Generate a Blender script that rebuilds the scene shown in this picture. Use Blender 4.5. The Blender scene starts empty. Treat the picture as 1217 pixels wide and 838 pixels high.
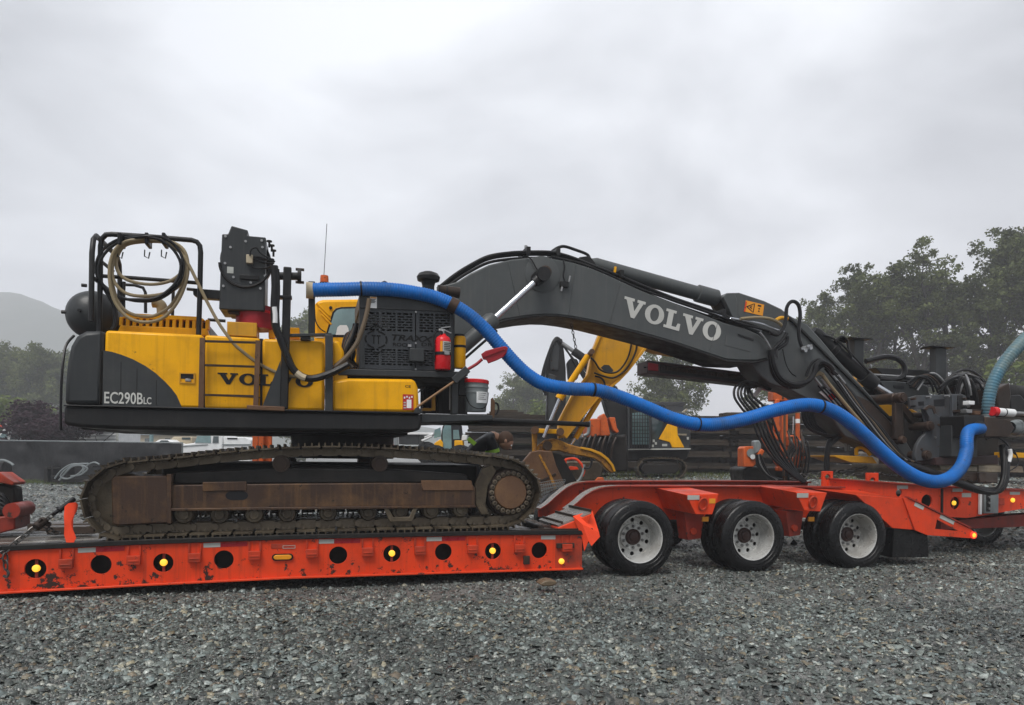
import bpy, bmesh, math, random
import numpy as np
from mathutils import Vector, Matrix, noise as mnoise
random.seed(7)
RNG = np.random.default_rng(7)
R = math.radians
SC = bpy.context.scene
COL = SC.collection

# ------------------------------------------------------------------ camera
PW, PH = 1217.0, 838.0            # size of the photograph, used only to read proportions off it
FOC, CX, HY, ROLL, EYE = 850.0, 608.5, 540.0, R(0.7), 1.5
cd = bpy.data.cameras.new('camera')
cam = bpy.data.objects.new('camera', cd)
COL.objects.link(cam)
cd.sensor_width = 36.0
cd.lens = FOC / PW * 36.0
cd.shift_y = (HY - PH / 2) / PW
cd.clip_start, cd.clip_end = 0.05, 4000
cam.matrix_world = Matrix.Translation((0, 0, EYE)) @ Matrix.Rotation(R(90), 4, 'X') @ Matrix.Rotation(ROLL, 4, 'Z')
SC.camera = cam

# ------------------------------------------------------------------ sky and light
SC.view_settings.view_transform = 'Standard'
SC.view_settings.look = 'None'
SC.view_settings.exposure = 1.33
SC.cycles.volume_bounces = 2
SC.cycles.max_bounces = 8
SC.view_settings.gamma = 1.0
SUN_EL, SUN_AZ = R(60), R(205)    # broad soft daylight from behind the camera, through thick cloud
wd = bpy.data.worlds.new("World")
SC.world = wd
wd.use_nodes = True
nt = wd.node_tree
N, L = nt.nodes, nt.links
bg = N['Background']
sky = N.new('ShaderNodeTexSky')
sky.sky_type = 'NISHITA'
sky.sun_disc = False
sky.sun_elevation = SUN_EL
sky.sun_rotation = SUN_AZ
tc = N.new('ShaderNodeTexCoord')
sep = N.new('ShaderNodeSeparateXYZ'); L.new(tc.outputs['Generated'], sep.inputs[0])
zz = N.new('ShaderNodeMath'); zz.operation = 'MAXIMUM'; L.new(sep.outputs['Z'], zz.inputs[0]); zz.inputs[1].default_value = 0.0
za = N.new('ShaderNodeMath'); za.operation = 'ADD'; L.new(zz.outputs[0], za.inputs[0]); za.inputs[1].default_value = 0.22
dv = N.new('ShaderNodeVectorMath'); dv.operation = 'DIVIDE'; L.new(tc.outputs['Generated'], dv.inputs[0])
cb = N.new('ShaderNodeCombineXYZ')
for i in range(3): L.new(za.outputs[0], cb.inputs[i])
L.new(cb.outputs[0], dv.inputs[1])
n1 = N.new('ShaderNodeTexNoise'); n1.inputs['Scale'].default_value = 1.5; n1.inputs['Detail'].default_value = 7; n1.inputs['Roughness'].default_value = 0.52
n1.inputs['Distortion'].default_value = 0.35
L.new(dv.outputs[0], n1.inputs['Vector'])
rp = N.new('ShaderNodeValToRGB')
rp.color_ramp.elements[0].position = 0.33; rp.color_ramp.elements[0].color = (0.165, 0.171, 0.182, 1)
rp.color_ramp.elements[1].position = 0.64; rp.color_ramp.elements[1].color = (0.375, 0.385, 0.402, 1)
L.new(n1.outputs['Fac'], rp.inputs[0])
sc10 = N.new('ShaderNodeVectorMath'); sc10.operation = 'SCALE'; sc10.inputs['Scale'].default_value = 10.0
# thinner cloud, brighter, in a broad soft patch straight ahead
dt = N.new('ShaderNodeVectorMath'); dt.operation = 'DOT_PRODUCT'; L.new(tc.outputs['Generated'], dt.inputs[0]); dt.inputs[1].default_value = Vector((0.06, 1.0, 0.36)).normalized()
pm = N.new('ShaderNodeMapRange'); pm.interpolation_type = 'SMOOTHSTEP'; L.new(dt.outputs['Value'], pm.inputs[0])
pm.inputs[1].default_value = 0.76; pm.inputs[2].default_value = 1.0; pm.inputs[3].default_value = 1.0; pm.inputs[4].default_value = 1.33
ps = N.new('ShaderNodeVectorMath'); ps.operation = 'SCALE'; L.new(rp.outputs[0], ps.inputs[0]); L.new(pm.outputs[0], ps.inputs['Scale'])
L.new(ps.outputs[0], sc10.inputs[0])
mx = N.new('ShaderNodeMix'); mx.data_type = 'RGBA'; mx.inputs[0].default_value = 0.96
L.new(sky.outputs[0], mx.inputs[6]); L.new(sc10.outputs[0], mx.inputs[7])
L.new(mx.outputs[2], bg.inputs['Color'])
bg.inputs['Strength'].default_value = 0.1
sl = bpy.data.lights.new('sun', 'SUN')
sl.energy = 1.5; sl.angle = R(28); sl.color = (1.0, 0.97, 0.93)
so = bpy.data.objects.new('sun', sl); COL.objects.link(so)
sd = Vector((math.sin(SUN_AZ) * math.cos(SUN_EL), math.cos(SUN_AZ) * math.cos(SUN_EL), math.sin(SUN_EL)))
so.rotation_euler = sd.to_track_quat('Z', 'Y').to_euler()
so.location = (0, -20, 40)

# ------------------------------------------------------------------ frames
# T frame: u along the lowboy trailer (to the right), v away from the camera, w up; W frame: world axes
TH = R(15.4)
P0 = Vector((-5.05, 7.05, 0.0))
U = Vector((math.cos(TH), math.sin(TH), 0)); V = Vector((-math.sin(TH), math.cos(TH), 0))
MT = Matrix.Translation(P0) @ Matrix.Rotation(TH, 4, 'Z')
MW = Matrix.Identity(4)

def ray(px, py):
    a, b = px - CX, HY - py
    return Vector((a * math.cos(ROLL) - b * math.sin(ROLL), FOC, a * math.sin(ROLL) + b * math.cos(ROLL)))
def pT(px, py, v=0.0):             # where a photo pixel meets the vertical plane at depth v of the trailer frame
    d = ray(px, py); c = Vector((0, 0, EYE))
    t = (v - (c - P0).dot(V)) / d.dot(V)
    q = c + d * t - P0
    return Vector((q.dot(U), v, q.z))
def pW(px, py, Y):                 # the same for a plane at world depth Y
    d = ray(px, py); t = Y / d.y
    return Vector((d.x * t, Y, EYE + d.z * t))
def uw(pts, v=0.0): return [(p.x, p.z) for p in (pT(x, y, v) for x, y in pts)]
def xz(pts, Y): return [(p.x, p.z) for p in (pW(x, y, Y) for x, y in pts)]
def T2W(p): return MT @ Vector(p)
def lerpf(pts):                    # piecewise linear function through points
    xs = [p[0] for p in pts]; ys = [p[1] for p in pts]
    return lambda x: float(np.interp(x, xs, ys))
def spline(pts, n=8, closed=False):
    P = [Vector(p) for p in pts]; out = []
    m = len(P)
    for i in range(m if closed else m - 1):
        g = (lambda k: P[k % m]) if closed else (lambda k: P[min(max(k, 0), m - 1)])
        a, b, c, d = g(i - 1), g(i), g(i + 1), g(i + 2)
        for j in range(n):
            t = j / n
            out.append(0.5 * ((2 * b) + (c - a) * t + (2 * a - 5 * b + 4 * c - d) * t * t + (3 * b - a - 3 * c + d) * t ** 3))
    if not closed: out.append(P[-1])
    return out
def resample(pts, step=None, n=None, closed=False):
    P = list(pts) + ([pts[0]] if closed else [])
    d = [0]
    for a, b in zip(P, P[1:]): d.append(d[-1] + (b - a).length)
    tot = d[-1]
    if n is None: n = max(2, int(round(tot / step)))
    out = []; k = 0
    for i in range(n if closed else n + 1):
        s = tot * i / n
        while k < len(d) - 2 and d[k + 1] < s: k += 1
        f = (s - d[k]) / max(1e-9, d[k + 1] - d[k])
        out.append(P[k].lerp(P[k + 1], f))
    return out

# ------------------------------------------------------------------ mesh builder
class MB:
    def __init__(s): s.v = []; s.f = []
    def add(s, vs, fs):
        b = len(s.v); s.v.extend([tuple(p) for p in vs]); s.f.extend([tuple(i + b for i in f) for f in fs]); return s
    def prism(s, poly, v0, v1, ax='v'):
        n = len(poly)
        area = sum(poly[i][0] * poly[(i + 1) % n][1] - poly[(i + 1) % n][0] * poly[i][1] for i in range(n))
        if area < 0: poly = poly[::-1]
        def P(a, b, c): return (a, c, b) if ax == 'v' else ((c, a, b) if ax == 'u' else (a, b, c))
        vs = [P(a, b, v0) for a, b in poly] + [P(a, b, v1) for a, b in poly]
        fs = [tuple(range(n)), tuple(range(2 * n - 1, n - 1, -1))] + [(i, i + n, (i + 1) % n + n, (i + 1) % n) for i in range(n)]
        return s.add(vs, fs)
    def taper(s, poly0, v0, poly1, v1):
        n = len(poly0)
        vs = [(a, v0, b) for a, b in poly0] + [(a, v1, b) for a, b in poly1]
        return s.add(vs, [tuple(range(n)), tuple(range(2 * n - 1, n - 1, -1))] + [(i, i + n, (i + 1) % n + n, (i + 1) % n) for i in range(n)])
    def box(s, u0, u1, v0, v1, w0, w1):
        vs = [(u0, v0, w0), (u1, v0, w0), (u1, v1, w0), (u0, v1, w0), (u0, v0, w1), (u1, v0, w1), (u1, v1, w1), (u0, v1, w1)]
        return s.add(vs, [(0, 1, 5, 4), (1, 2, 6, 5), (2, 3, 7, 6), (3, 0, 4, 7), (4, 5, 6, 7), (3, 2, 1, 0)])
    def bar(s, p, q, a, b, up=(0, 0, 1)):        # rectangular bar from p to q, a wide sideways, b tall
        p, q = Vector(p), Vector(q); d = (q - p).normalized(); up = Vector(up)
        if abs(d.dot(up)) > 0.98: up = Vector((0, 1, 0))
        x = d.cross(up).normalized(); y = x.cross(d).normalized()
        vs = [c + x * i * a / 2 + y * j * b / 2 for c in (p, q) for i, j in ((-1, -1), (1, -1), (1, 1), (-1, 1))]
        return s.add(vs, [(0, 1, 2, 3), (7, 6, 5, 4), (0, 4, 5, 1), (1, 5, 6, 2), (2, 6, 7, 3), (3, 7, 4, 0)])
    def cyl(s, p, q, r, r2=None, n=16):
        return s.lathe(p, Vector(q) - Vector(p), [(0, 0), (0, r), ((Vector(q) - Vector(p)).length, r if r2 is None else r2), ((Vector(q) - Vector(p)).length, 0)], n)
    def lathe(s, o, axis, prof, n=24):           # prof: (distance along axis, radius)
        o = Vector(o); d = Vector(axis).normalized()
        x = d.orthogonal().normalized(); y = d.cross(x)
        vs = []; rows = []
        for t, r in prof:
            if r <= 1e-6: rows.append([len(vs)]); vs.append(o + d * t)
            else:
                rows.append(list(range(len(vs), len(vs) + n)))
                vs += [o + d * t + (x * math.cos(2 * math.pi * k / n) + y * math.sin(2 * math.pi * k / n)) * r for k in range(n)]
        fs = []
        for a, b in zip(rows, rows[1:]):
            for k in range(n):
                k2 = (k + 1) % n
                if len(a) == 1 and len(b) == 1: continue
                if len(a) == 1: fs.append((a[0], b[k2], b[k]))
                elif len(b) == 1: fs.append((a[k], a[k2], b[0]))
                else: fs.append((a[k], a[k2], b[k2], b[k]))
        return s.add(vs, fs)
    def tube(s, pts, r, n=8, closed=False):      # r: a number or one per point
        P = [Vector(p) for p in pts]; m = len(P)
        rr = r if hasattr(r, '__len__') else [r] * m
        vs = []; x = None
        for i in range(m):
            a = P[(i - 1) % m] if closed else P[max(i - 1, 0)]
            b = P[(i + 1) % m] if closed else P[min(i + 1, m - 1)]
            d = (b - a)
            d = d.normalized() if d.length > 1e-9 else Vector((0, 0, 1))
            x = d.orthogonal().normalized() if x is None else (x - d * x.dot(d)).normalized()
            y = d.cross(x)
            vs += [P[i] + (x * math.cos(2 * math.pi * k / n) + y * math.sin(2 * math.pi * k / n)) * rr[i] for k in range(n)]
        fs = []
        for i in range(m if closed else m - 1):
            j = (i + 1) % m
            fs += [(i * n + k, i * n + (k + 1) % n, j * n + (k + 1) % n, j * n + k) for k in range(n)]
        if not closed: fs += [tuple(range(n - 1, -1, -1)), tuple(range((m - 1) * n, m * n))]
        return s.add(vs, fs)
    def ball(s, c, r, n=16, sc=(1, 1, 1)):
        c = Vector(c); m = n // 2; vs = []; fs = []
        for i in range(m + 1):
            th = math.pi * i / m
            for k in range(n):
                ph = 2 * math.pi * k / n
                vs.append((c.x + r * sc[0] * math.sin(th) * math.cos(ph), c.y + r * sc[1] * math.sin(th) * math.sin(ph), c.z + r * sc[2] * math.cos(th)))
        for i in range(m):
            for k in range(n):
                fs.append((i * n + k, (i + 1) * n + k, (i + 1) * n + (k + 1) % n, i * n + (k + 1) % n))
        return s.add(vs, fs)
    def plate_hole(s, u0, u1, wb, wt, cu, cw, r, v0, v1, n=28, ry=None):
        # upright plate with a round hole; wb / wt: bottom and top heights as functions of u
        ry = r if ry is None else ry
        out = []; inn = []
        angs = sorted(set([2 * math.pi * k / n for k in range(n)] + [math.atan2(w - cw, u - cu) % (2 * math.pi) for u, w in ((u0, wb(u0)), (u1, wb(u1)), (u1, wt(u1)), (u0, wt(u0)))]))
        for a in angs:
            c, q = math.cos(a), math.sin(a); t = 1e9
            if c > 1e-9: t = min(t, (u1 - cu) / c)
            if c < -1e-9: t = min(t, (u0 - cu) / c)
            if abs(q) > 1e-9:
                f = wt if q > 0 else wb
                tt = (f(cu) - cw) / q
                for _ in range(4): tt = (f(cu + tt * c) - cw) / q
                t = min(t, tt)
            out.append((cu + c * t, cw + q * t)); inn.append((cu + r * c, cw + ry * q))
        m = len(angs)
        vs = [(a, v, b) for v in (v0, v1) for ring in (out, inn) for a, b in ring]
        fs = []
        for k in range(m):
            j = (k + 1) % m
            fs += [(k, j, m + j, m + k), (3 * m + k, 3 * m + j, 2 * m + j, 2 * m + k), (m + k, m + j, 3 * m + j, 3 * m + k), (j, k, 2 * m + k, 2 * m + j)]
        return s.add(vs, fs)

ORG = {}
def mesh_of(mb, name, org=(0, 0, 0), smooth=38):
    me = bpy.data.meshes.new(name)
    o = Vector(org)
    me.from_pydata([tuple(Vector(p) - o) for p in mb.v], [], mb.f)
    me.validate(); me.update()
    if smooth:
        bm = bmesh.new(); bm.from_mesh(me); bmesh.ops.recalc_face_normals(bm, faces=bm.faces); bm.to_mesh(me); bm.free()
        me.polygons.foreach_set('use_smooth', [True] * len(me.polygons))
        me.set_sharp_from_angle(angle=R(smooth))
    return me
def tag(o, label=None, cat=None, group=None, kind=None):
    if label: o['label'] = label
    if cat: o['category'] = cat
    if group: o['group'] = group
    if kind: o['kind'] = kind
    return o
def bevel(o, w, seg=2):
    b = o.modifiers.new('bevel', 'BEVEL'); b.width = w; b.segments = seg; b.limit_method = 'ANGLE'; b.angle_limit = R(40)
    return o
def thing(name, label, cat, loc=(0, 0, 0), M=MT, group=None, kind=None):
    e = bpy.data.objects.new(name, None); COL.objects.link(e)
    e.empty_display_size = 0.2
    e.matrix_world = M @ Matrix.Translation(Vector(loc))
    ORG[e.name] = Vector(loc)
    return tag(e, label, cat, group, kind)
def part(name, mb, mat, parent, bev=0, label=None, smooth=38, kind=None):
    o = bpy.data.objects.new(name, mesh_of(mb, name, ORG[parent.name], smooth))
    COL.objects.link(o); o.parent = parent; o.data.materials.append(mat)
    ORG[o.name] = ORG[parent.name]
    if bev: bevel(o, bev)
    return tag(o, label, kind=kind)
def solo(name, mb, mat, label, cat, M=MT, group=None, bev=0, kind=None, smooth=38):
    a = np.array(mb.v); lo, hi = a.min(0), a.max(0)
    loc = Vector(((lo[0] + hi[0]) / 2, (lo[1] + hi[1]) / 2, lo[2]))
    o = bpy.data.objects.new(name, mesh_of(mb, name, loc, smooth))
    COL.objects.link(o); o.data.materials.append(mat); ORG[o.name] = loc
    o.matrix_world = M @ Matrix.Translation(loc)
    if bev: bevel(o, bev)
    return tag(o, label, cat, group, kind)
def put(name, me, parent, loc, rot=None, sc=None):      # another object of shared mesh data, placed at loc of the parent's frame
    o = bpy.data.objects.new(name, me); COL.objects.link(o); o.parent = parent
    m = Matrix.Translation(Vector(loc) - ORG[parent.name])
    if rot is not None: m = m @ rot.to_4x4()
    if sc is not None: m = m @ Matrix.Diagonal((*sc, 1))
    o.matrix_local = m
    ORG[o.name] = Vector(loc)
    return o
def shared(mb, name, mat, smooth=38):
    me = mesh_of(mb, name, smooth=smooth); me.materials.append(mat); return me
def copy_tree(o, parent=None):
    c = o.copy(); COL.objects.link(c)
    if parent is not None:
        c.parent = parent; c.matrix_parent_inverse = o.matrix_parent_inverse.copy(); c.matrix_basis = o.matrix_basis.copy()
    ORG[c.name] = ORG.get(o.name, Vector())
    for ch in o.children: copy_tree(ch, c)
    return c

# ------------------------------------------------------------------ materials
def mk(name):
    m = bpy.data.materials.new(name); m.use_nodes = True
    return m, m.node_tree.nodes, m.node_tree.links, m.node_tree.nodes['Principled BSDF']
def coords(N, L, scale=(1, 1, 1), rnd=True):
    t = N.new('ShaderNodeTexCoord'); mp = N.new('ShaderNodeMapping'); mp.inputs['Scale'].default_value = scale
    L.new(t.outputs['Object'], mp.inputs['Vector'])
    if rnd:
        oi = N.new('ShaderNodeObjectInfo'); mu = N.new('ShaderNodeVectorMath'); mu.operation = 'SCALE'; mu.inputs['Scale'].default_value = 37.0
        cbx = N.new('ShaderNodeCombineXYZ')
        for i in range(3): L.new(oi.outputs['Random'], cbx.inputs[i])
        L.new(cbx.outputs[0], mu.inputs[0]); L.new(mu.outputs[0], mp.inputs['Location'])
    return mp.outputs[0]
def noise(N, L, vec, scale, detail=6, rough=0.6):
    n = N.new('ShaderNodeTexNoise'); n.inputs['Scale'].default_value = scale; n.inputs['Detail'].default_value = detail; n.inputs['Roughness'].default_value = rough
    L.new(vec, n.inputs['Vector']); return n.outputs['Fac']
def ramp(N, L, fac, a, b, ca=(0, 0, 0, 1), cb=(1, 1, 1, 1)):
    r = N.new('ShaderNodeValToRGB'); e = r.color_ramp.elements
    e[0].position, e[0].color, e[1].position, e[1].color = a, ca, b, cb
    L.new(fac, r.inputs[0]); return r.outputs[0]
def mixc(N, L, fac, a, b, mode='MIX'):
    m = N.new('ShaderNodeMix'); m.data_type = 'RGBA'; m.blend_type = mode
    for sock, val in ((0, fac), (6, a), (7, b)):
        if hasattr(val, 'links'): L.new(val, m.inputs[sock])
        elif sock == 0: m.inputs[0].default_value = val
        else: m.inputs[sock].default_value = (*val[:3], 1)
    return m.outputs[2]
def paint(name, col, rough=0.4, metal=0.0, dirt=(0.06, 0.05, 0.04), damt=0.4, chip=None, camt=0.36, streak=0.35, bump=0.15, bscale=40, scale=1.0, coat=0.0, spec=0.25, dscale=2.2, low=None):
    # painted steel: grime in soft patches, rain streaks running down, chipped spots, fine relief
    m, N, L, P = mk(name)
    v = coords(N, L)
    c = mixc(N, L, 0.25, col, tuple(x * 0.75 for x in col))
    n0 = noise(N, L, v, 1.3 * scale, 4)
    c = mixc(N, L, ramp(N, L, n0, 0.3, 0.7), col, tuple(x * 0.82 for x in col))
    n1 = noise(N, L, v, dscale * scale, 9, 0.68)
    f1 = ramp(N, L, n1, 0.60 - 0.25 * damt, 0.86 - 0.16 * damt)
    sc_ = N.new('ShaderNodeMath'); sc_.operation = 'MULTIPLY'; L.new(f1, sc_.inputs[0]); sc_.inputs[1].default_value = min(1, damt * 1.4)
    c = mixc(N, L, sc_.outputs[0], c, dirt)
    if streak:
        vs = coords(N, L, (14 * scale, 14 * scale, 0.7 * scale))
        f2 = ramp(N, L, noise(N, L, vs, 1.6, 5), 0.52, 0.78)
        s2 = N.new('ShaderNodeMath'); s2.operation = 'MULTIPLY'; L.new(f2, s2.inputs[0]); s2.inputs[1].default_value = streak
        c = mixc(N, L, s2.outputs[0], c, dirt)
    if chip:
        nz = noise(N, L, v, 9 * scale, 10, 0.72)
        if low:                    # splashed mud and scraped paint towards the bottom edge
            tcx = N.new('ShaderNodeTexCoord'); sx = N.new('ShaderNodeSeparateXYZ'); L.new(tcx.outputs['Object'], sx.inputs[0])
            mr = N.new('ShaderNodeMapRange'); mr.inputs[1].default_value = low[0]; mr.inputs[2].default_value = low[1]; mr.inputs[3].default_value = 0; mr.inputs[4].default_value = low[2]
            L.new(sx.outputs['Z'], mr.inputs[0]); ad = N.new('ShaderNodeMath'); L.new(mr.outputs[0], ad.inputs[0]); L.new(nz, ad.inputs[1]); nz = ad.outputs[0]
        f3 = ramp(N, L, nz, 0.70 - 0.2 * camt, 0.72 - 0.2 * camt)
        c = mixc(N, L, f3, c, chip)
    L.new(c, P.inputs['Base Color'])
    L.new(ramp(N, L, noise(N, L, v, 5 * scale, 6), 0.3, 0.7, (rough * 0.7,) * 3 + (1,), (min(1, rough * 1.35),) * 3 + (1,)), P.inputs['Roughness'])
    P.inputs['Metallic'].default_value = metal
    P.inputs['Specular IOR Level'].default_value = spec
    if coat: P.inputs['Coat Weight'].default_value = coat; P.inputs['Coat Roughness'].default_value = 0.12
    if bump:
        b = N.new('ShaderNodeBump'); b.inputs['Strength'].default_value = bump; b.inputs['Distance'].default_value = 0.01
        L.new(noise(N, L, v, bscale * scale, 6, 0.65), b.inputs['Height']); L.new(b.outputs[0], P.inputs['Normal'])
    return m
def plain(name, col, rough=0.5, metal=0.0, var=0.25, scale=8, bump=0.1):
    return paint(name, col, rough, metal, tuple(x * (1 - var) for x in col), 0.5, streak=0, bump=bump, bscale=scale * 4, scale=scale / 3)
def glow(name, col, s, base=(0.8, 0.4, 0.05)):
    m, N, L, P = mk(name)
    P.inputs['Base Color'].default_value = (*base, 1); P.inputs['Emission Color'].default_value = (*col, 1); P.inputs['Emission Strength'].default_value = s
    v = coords(N, L); b = N.new('ShaderNodeBump'); b.inputs['Strength'].default_value = 0.3
    L.new(noise(N, L, v, 120, 2), b.inputs['Height']); L.new(b.outputs[0], P.inputs['Normal'])
    return m
def glassy(name, col, rough=0.05, alpha=None):
    m, N, L, P = mk(name)
    v = coords(N, L)
    L.new(mixc(N, L, ramp(N, L, noise(N, L, v, 2, 4), 0.35, 0.7), col, tuple(x * 0.6 for x in col)), P.inputs['Base Color'])
    P.inputs['Roughness'].default_value = rough; P.inputs['Specular IOR Level'].default_value = 0.9
    if alpha is not None: P.inputs['Alpha'].default_value = alpha
    return m

RUST = (0.10, 0.045, 0.02)
M = {}
M['orange'] = paint('trailer_orange', (0.70, 0.051, 0.009), 0.42, dirt=(0.22, 0.03, 0.014), damt=0.42, chip=(0.045, 0.022, 0.016), camt=0.42, streak=0.35)
M['beam'] = paint('trailer_beam_orange', (0.70, 0.051, 0.009), 0.42, dirt=(0.22, 0.03, 0.014), damt=0.42, chip=(0.035, 0.018, 0.014), camt=0.42, streak=0.6, low=(0.38, 0.12, 0.085))
M['orange_worn'] = paint('worn_trailer_orange', (0.50, 0.045, 0.014), 0.5, dirt=(0.09, 0.03, 0.02), damt=0.7, chip=(0.045, 0.03, 0.025), camt=0.5, streak=0.4)
M['darkred'] = paint('dark_red_steel', (0.30, 0.03, 0.015), 0.45, dirt=(0.07, 0.025, 0.02), damt=0.6, chip=(0.04, 0.025, 0.02), camt=0.4)
M['yellow'] = paint('machine_yellow', (0.80, 0.385, 0.003), 0.36, dirt=(0.34, 0.16, 0.012), damt=0.42, chip=(0.22, 0.11, 0.02), camt=0.16, streak=0.42, bump=0.08, spec=0.16)
M['yellow_old'] = paint('old_machine_yellow', (0.62, 0.30, 0.012), 0.4, dirt=(0.28, 0.15, 0.03), damt=0.5, chip=(0.16, 0.08, 0.03), camt=0.2, streak=0.4)
M['yellow_rust'] = paint('rusty_yellow_steel', (0.46, 0.215, 0.018), 0.5, dirt=(0.16, 0.07, 0.02), damt=0.95, chip=(0.12, 0.055, 0.02), camt=0.75, dscale=5)
M['grey'] = paint('charcoal_paint', (0.031, 0.034, 0.036), 0.42, dirt=(0.06, 0.06, 0.058), damt=0.35, streak=0.3, bump=0.10)
M['boom'] = paint('boom_grey', (0.070, 0.076, 0.077), 0.42, dirt=(0.09, 0.09, 0.086), damt=0.42, streak=0.6, bump=0.10, chip=(0.018, 0.018, 0.018), camt=0.12)
M['black'] = paint('black_steel', (0.010, 0.010, 0.0105), 0.42, dirt=(0.034, 0.031, 0.028), damt=0.4, streak=0.25)
M['blacksoot'] = paint('dirty_black_steel', (0.006, 0.0055, 0.005), 0.6, dirt=(0.020, 0.016, 0.013), damt=0.6, streak=0.3, spec=0.3)
M['rubber'] = paint('wet_tyre_rubber', (0.0065, 0.0065, 0.007), 0.26, dirt=(0.018, 0.017, 0.016), damt=0.4, streak=0, bump=0.3, bscale=60)
M['hose'] = paint('black_hose', (0.007, 0.007, 0.008), 0.36, dirt=(0.026, 0.023, 0.02), damt=0.35, streak=0, bump=0.2, bscale=80)
M['blue'] = paint('blue_hose', (0.002, 0.125, 0.45), 0.45, dirt=(0.035, 0.06, 0.095), damt=0.52, streak=0.3, bump=0.0, chip=(0.03, 0.05, 0.09), camt=0.22, dscale=2.6)
M['tan'] = paint('tan_hose', (0.26, 0.205, 0.12), 0.5, dirt=(0.11, 0.085, 0.05), damt=0.5, streak=0, bump=0.2)
M['brownhose'] = paint('muddy_hose', (0.13, 0.095, 0.06), 0.5, dirt=(0.06, 0.045, 0.03), damt=0.5, streak=0, bump=0.2)
M['track'] = paint('muddy_track_steel', (0.048, 0.037, 0.025), 0.42, 0.25, dirt=(0.16, 0.128, 0.085), damt=0.62, chip=(0.03, 0.022, 0.016), camt=0.4, streak=0, bump=0.5)
M['trackframe'] = paint('rusty_track_frame', (0.050, 0.029, 0.020), 0.42, 0.15, dirt=(0.19, 0.10, 0.038), damt=0.48, chip=(0.022, 0.015, 0.011), camt=0.45, streak=0.45, bump=0.35)
M['link'] = paint('worn_track_link', (0.115, 0.092, 0.066), 0.4, 0.35, dirt=(0.20, 0.165, 0.115), damt=0.5, chip=(0.03, 0.024, 0.018), camt=0.4, streak=0, bump=0.4)
M['plate'] = paint('mount_plate_grey', (0.060, 0.066, 0.074), 0.42, dirt=(0.05, 0.035, 0.026), damt=0.5, chip=(0.05, 0.03, 0.02), camt=0.3, streak=0.4, bump=0.12)
M['rust'] = paint('rusty_steel', (0.115, 0.062, 0.036), 0.6, 0.2, dirt=(0.21, 0.115, 0.05), damt=0.5, chip=(0.05, 0.03, 0.02), camt=0.4, streak=0.2, bump=0.5)
M['rustdark'] = paint('dark_rusty_steel', (0.034, 0.024, 0.019), 0.5, 0.3, dirt=(0.085, 0.05, 0.033), damt=0.5, streak=0.2, bump=0.3)
M['pin'] = paint('greasy_pin_steel', (0.050, 0.032, 0.024), 0.4, 0.4, dirt=(0.12, 0.065, 0.035), damt=0.5, chip=(0.02, 0.016, 0.014), camt=0.4, streak=0, bump=0.3)
M['chrome'] = plain('chromed_rod', (0.62, 0.64, 0.68), 0.22, 0.9, 0.1)
M['steel'] = plain('bare_steel', (0.30, 0.30, 0.30), 0.35, 0.7, 0.4)
M['alu'] = paint('aluminium_rim', (0.56, 0.56, 0.54), 0.28, 0.4, dirt=(0.22, 0.195, 0.165), damt=0.6, streak=0, bump=0.12)
M['hubred'] = paint('dark_hub', (0.040, 0.020, 0.017), 0.45, 0.1, dirt=(0.03, 0.018, 0.015), damt=0.5, streak=0)
M['white'] = plain('white_paint', (0.74, 0.75, 0.75), 0.4, 0, 0.15)
M['letter'] = paint('pale_lettering', (0.50, 0.50, 0.47), 0.5, dirt=(0.30, 0.30, 0.28), damt=0.35, streak=0, bump=0)
M['ink'] = plain('dark_print', (0.008, 0.008, 0.010), 0.5)
M['inkred'] = plain('red_print', (0.45, 0.03, 0.03), 0.5)
M['tape_w'] = plain('grey_reflective_tape', (0.42, 0.43, 0.40), 0.35, 0, 0.3)
M['tape_r'] = plain('red_reflective_tape', (0.32, 0.012, 0.02), 0.3, 0, 0.3)
M['amber'] = glow('amber_lamp_on', (1.0, 0.50, 0.03), 0.42)
M['amber_off'] = plain('amber_lens', (0.75, 0.30, 0.02), 0.2)
M['redlamp'] = glow('red_lamp_rim', (1.0, 0.05, 0.02), 0.3, (0.6, 0.03, 0.02))
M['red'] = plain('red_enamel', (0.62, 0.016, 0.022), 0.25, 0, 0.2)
M['redplastic'] = plain('red_plastic', (0.30, 0.014, 0.022), 0.4, 0, 0.35)
M['flag'] = plain('fluorescent_cloth', (0.95, 0.075, 0.022), 0.7, 0, 0.12)
M['orangebg'] = paint('orange_machine_paint', (0.56, 0.105, 0.02), 0.45, dirt=(0.14, 0.045, 0.025), damt=0.6, chip=(0.06, 0.03, 0.02), camt=0.4, streak=0.4)
M['glass'] = glassy('cab_glass', (0.16, 0.27, 0.28), 0.06)
M['glassdark'] = glassy('dark_glass', (0.03, 0.05, 0.055), 0.05)
M['wood_handle'] = plain('wooden_handle', (0.25, 0.145, 0.075), 0.55, 0, 0.4)
M['beige'] = plain('beige_plastic', (0.45, 0.38, 0.27), 0.5, 0, 0.2)
M['bucketgrey'] = paint('galvanised_pail', (0.22, 0.245, 0.25), 0.4, 0.1, dirt=(0.12, 0.13, 0.13), damt=0.5)
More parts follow.
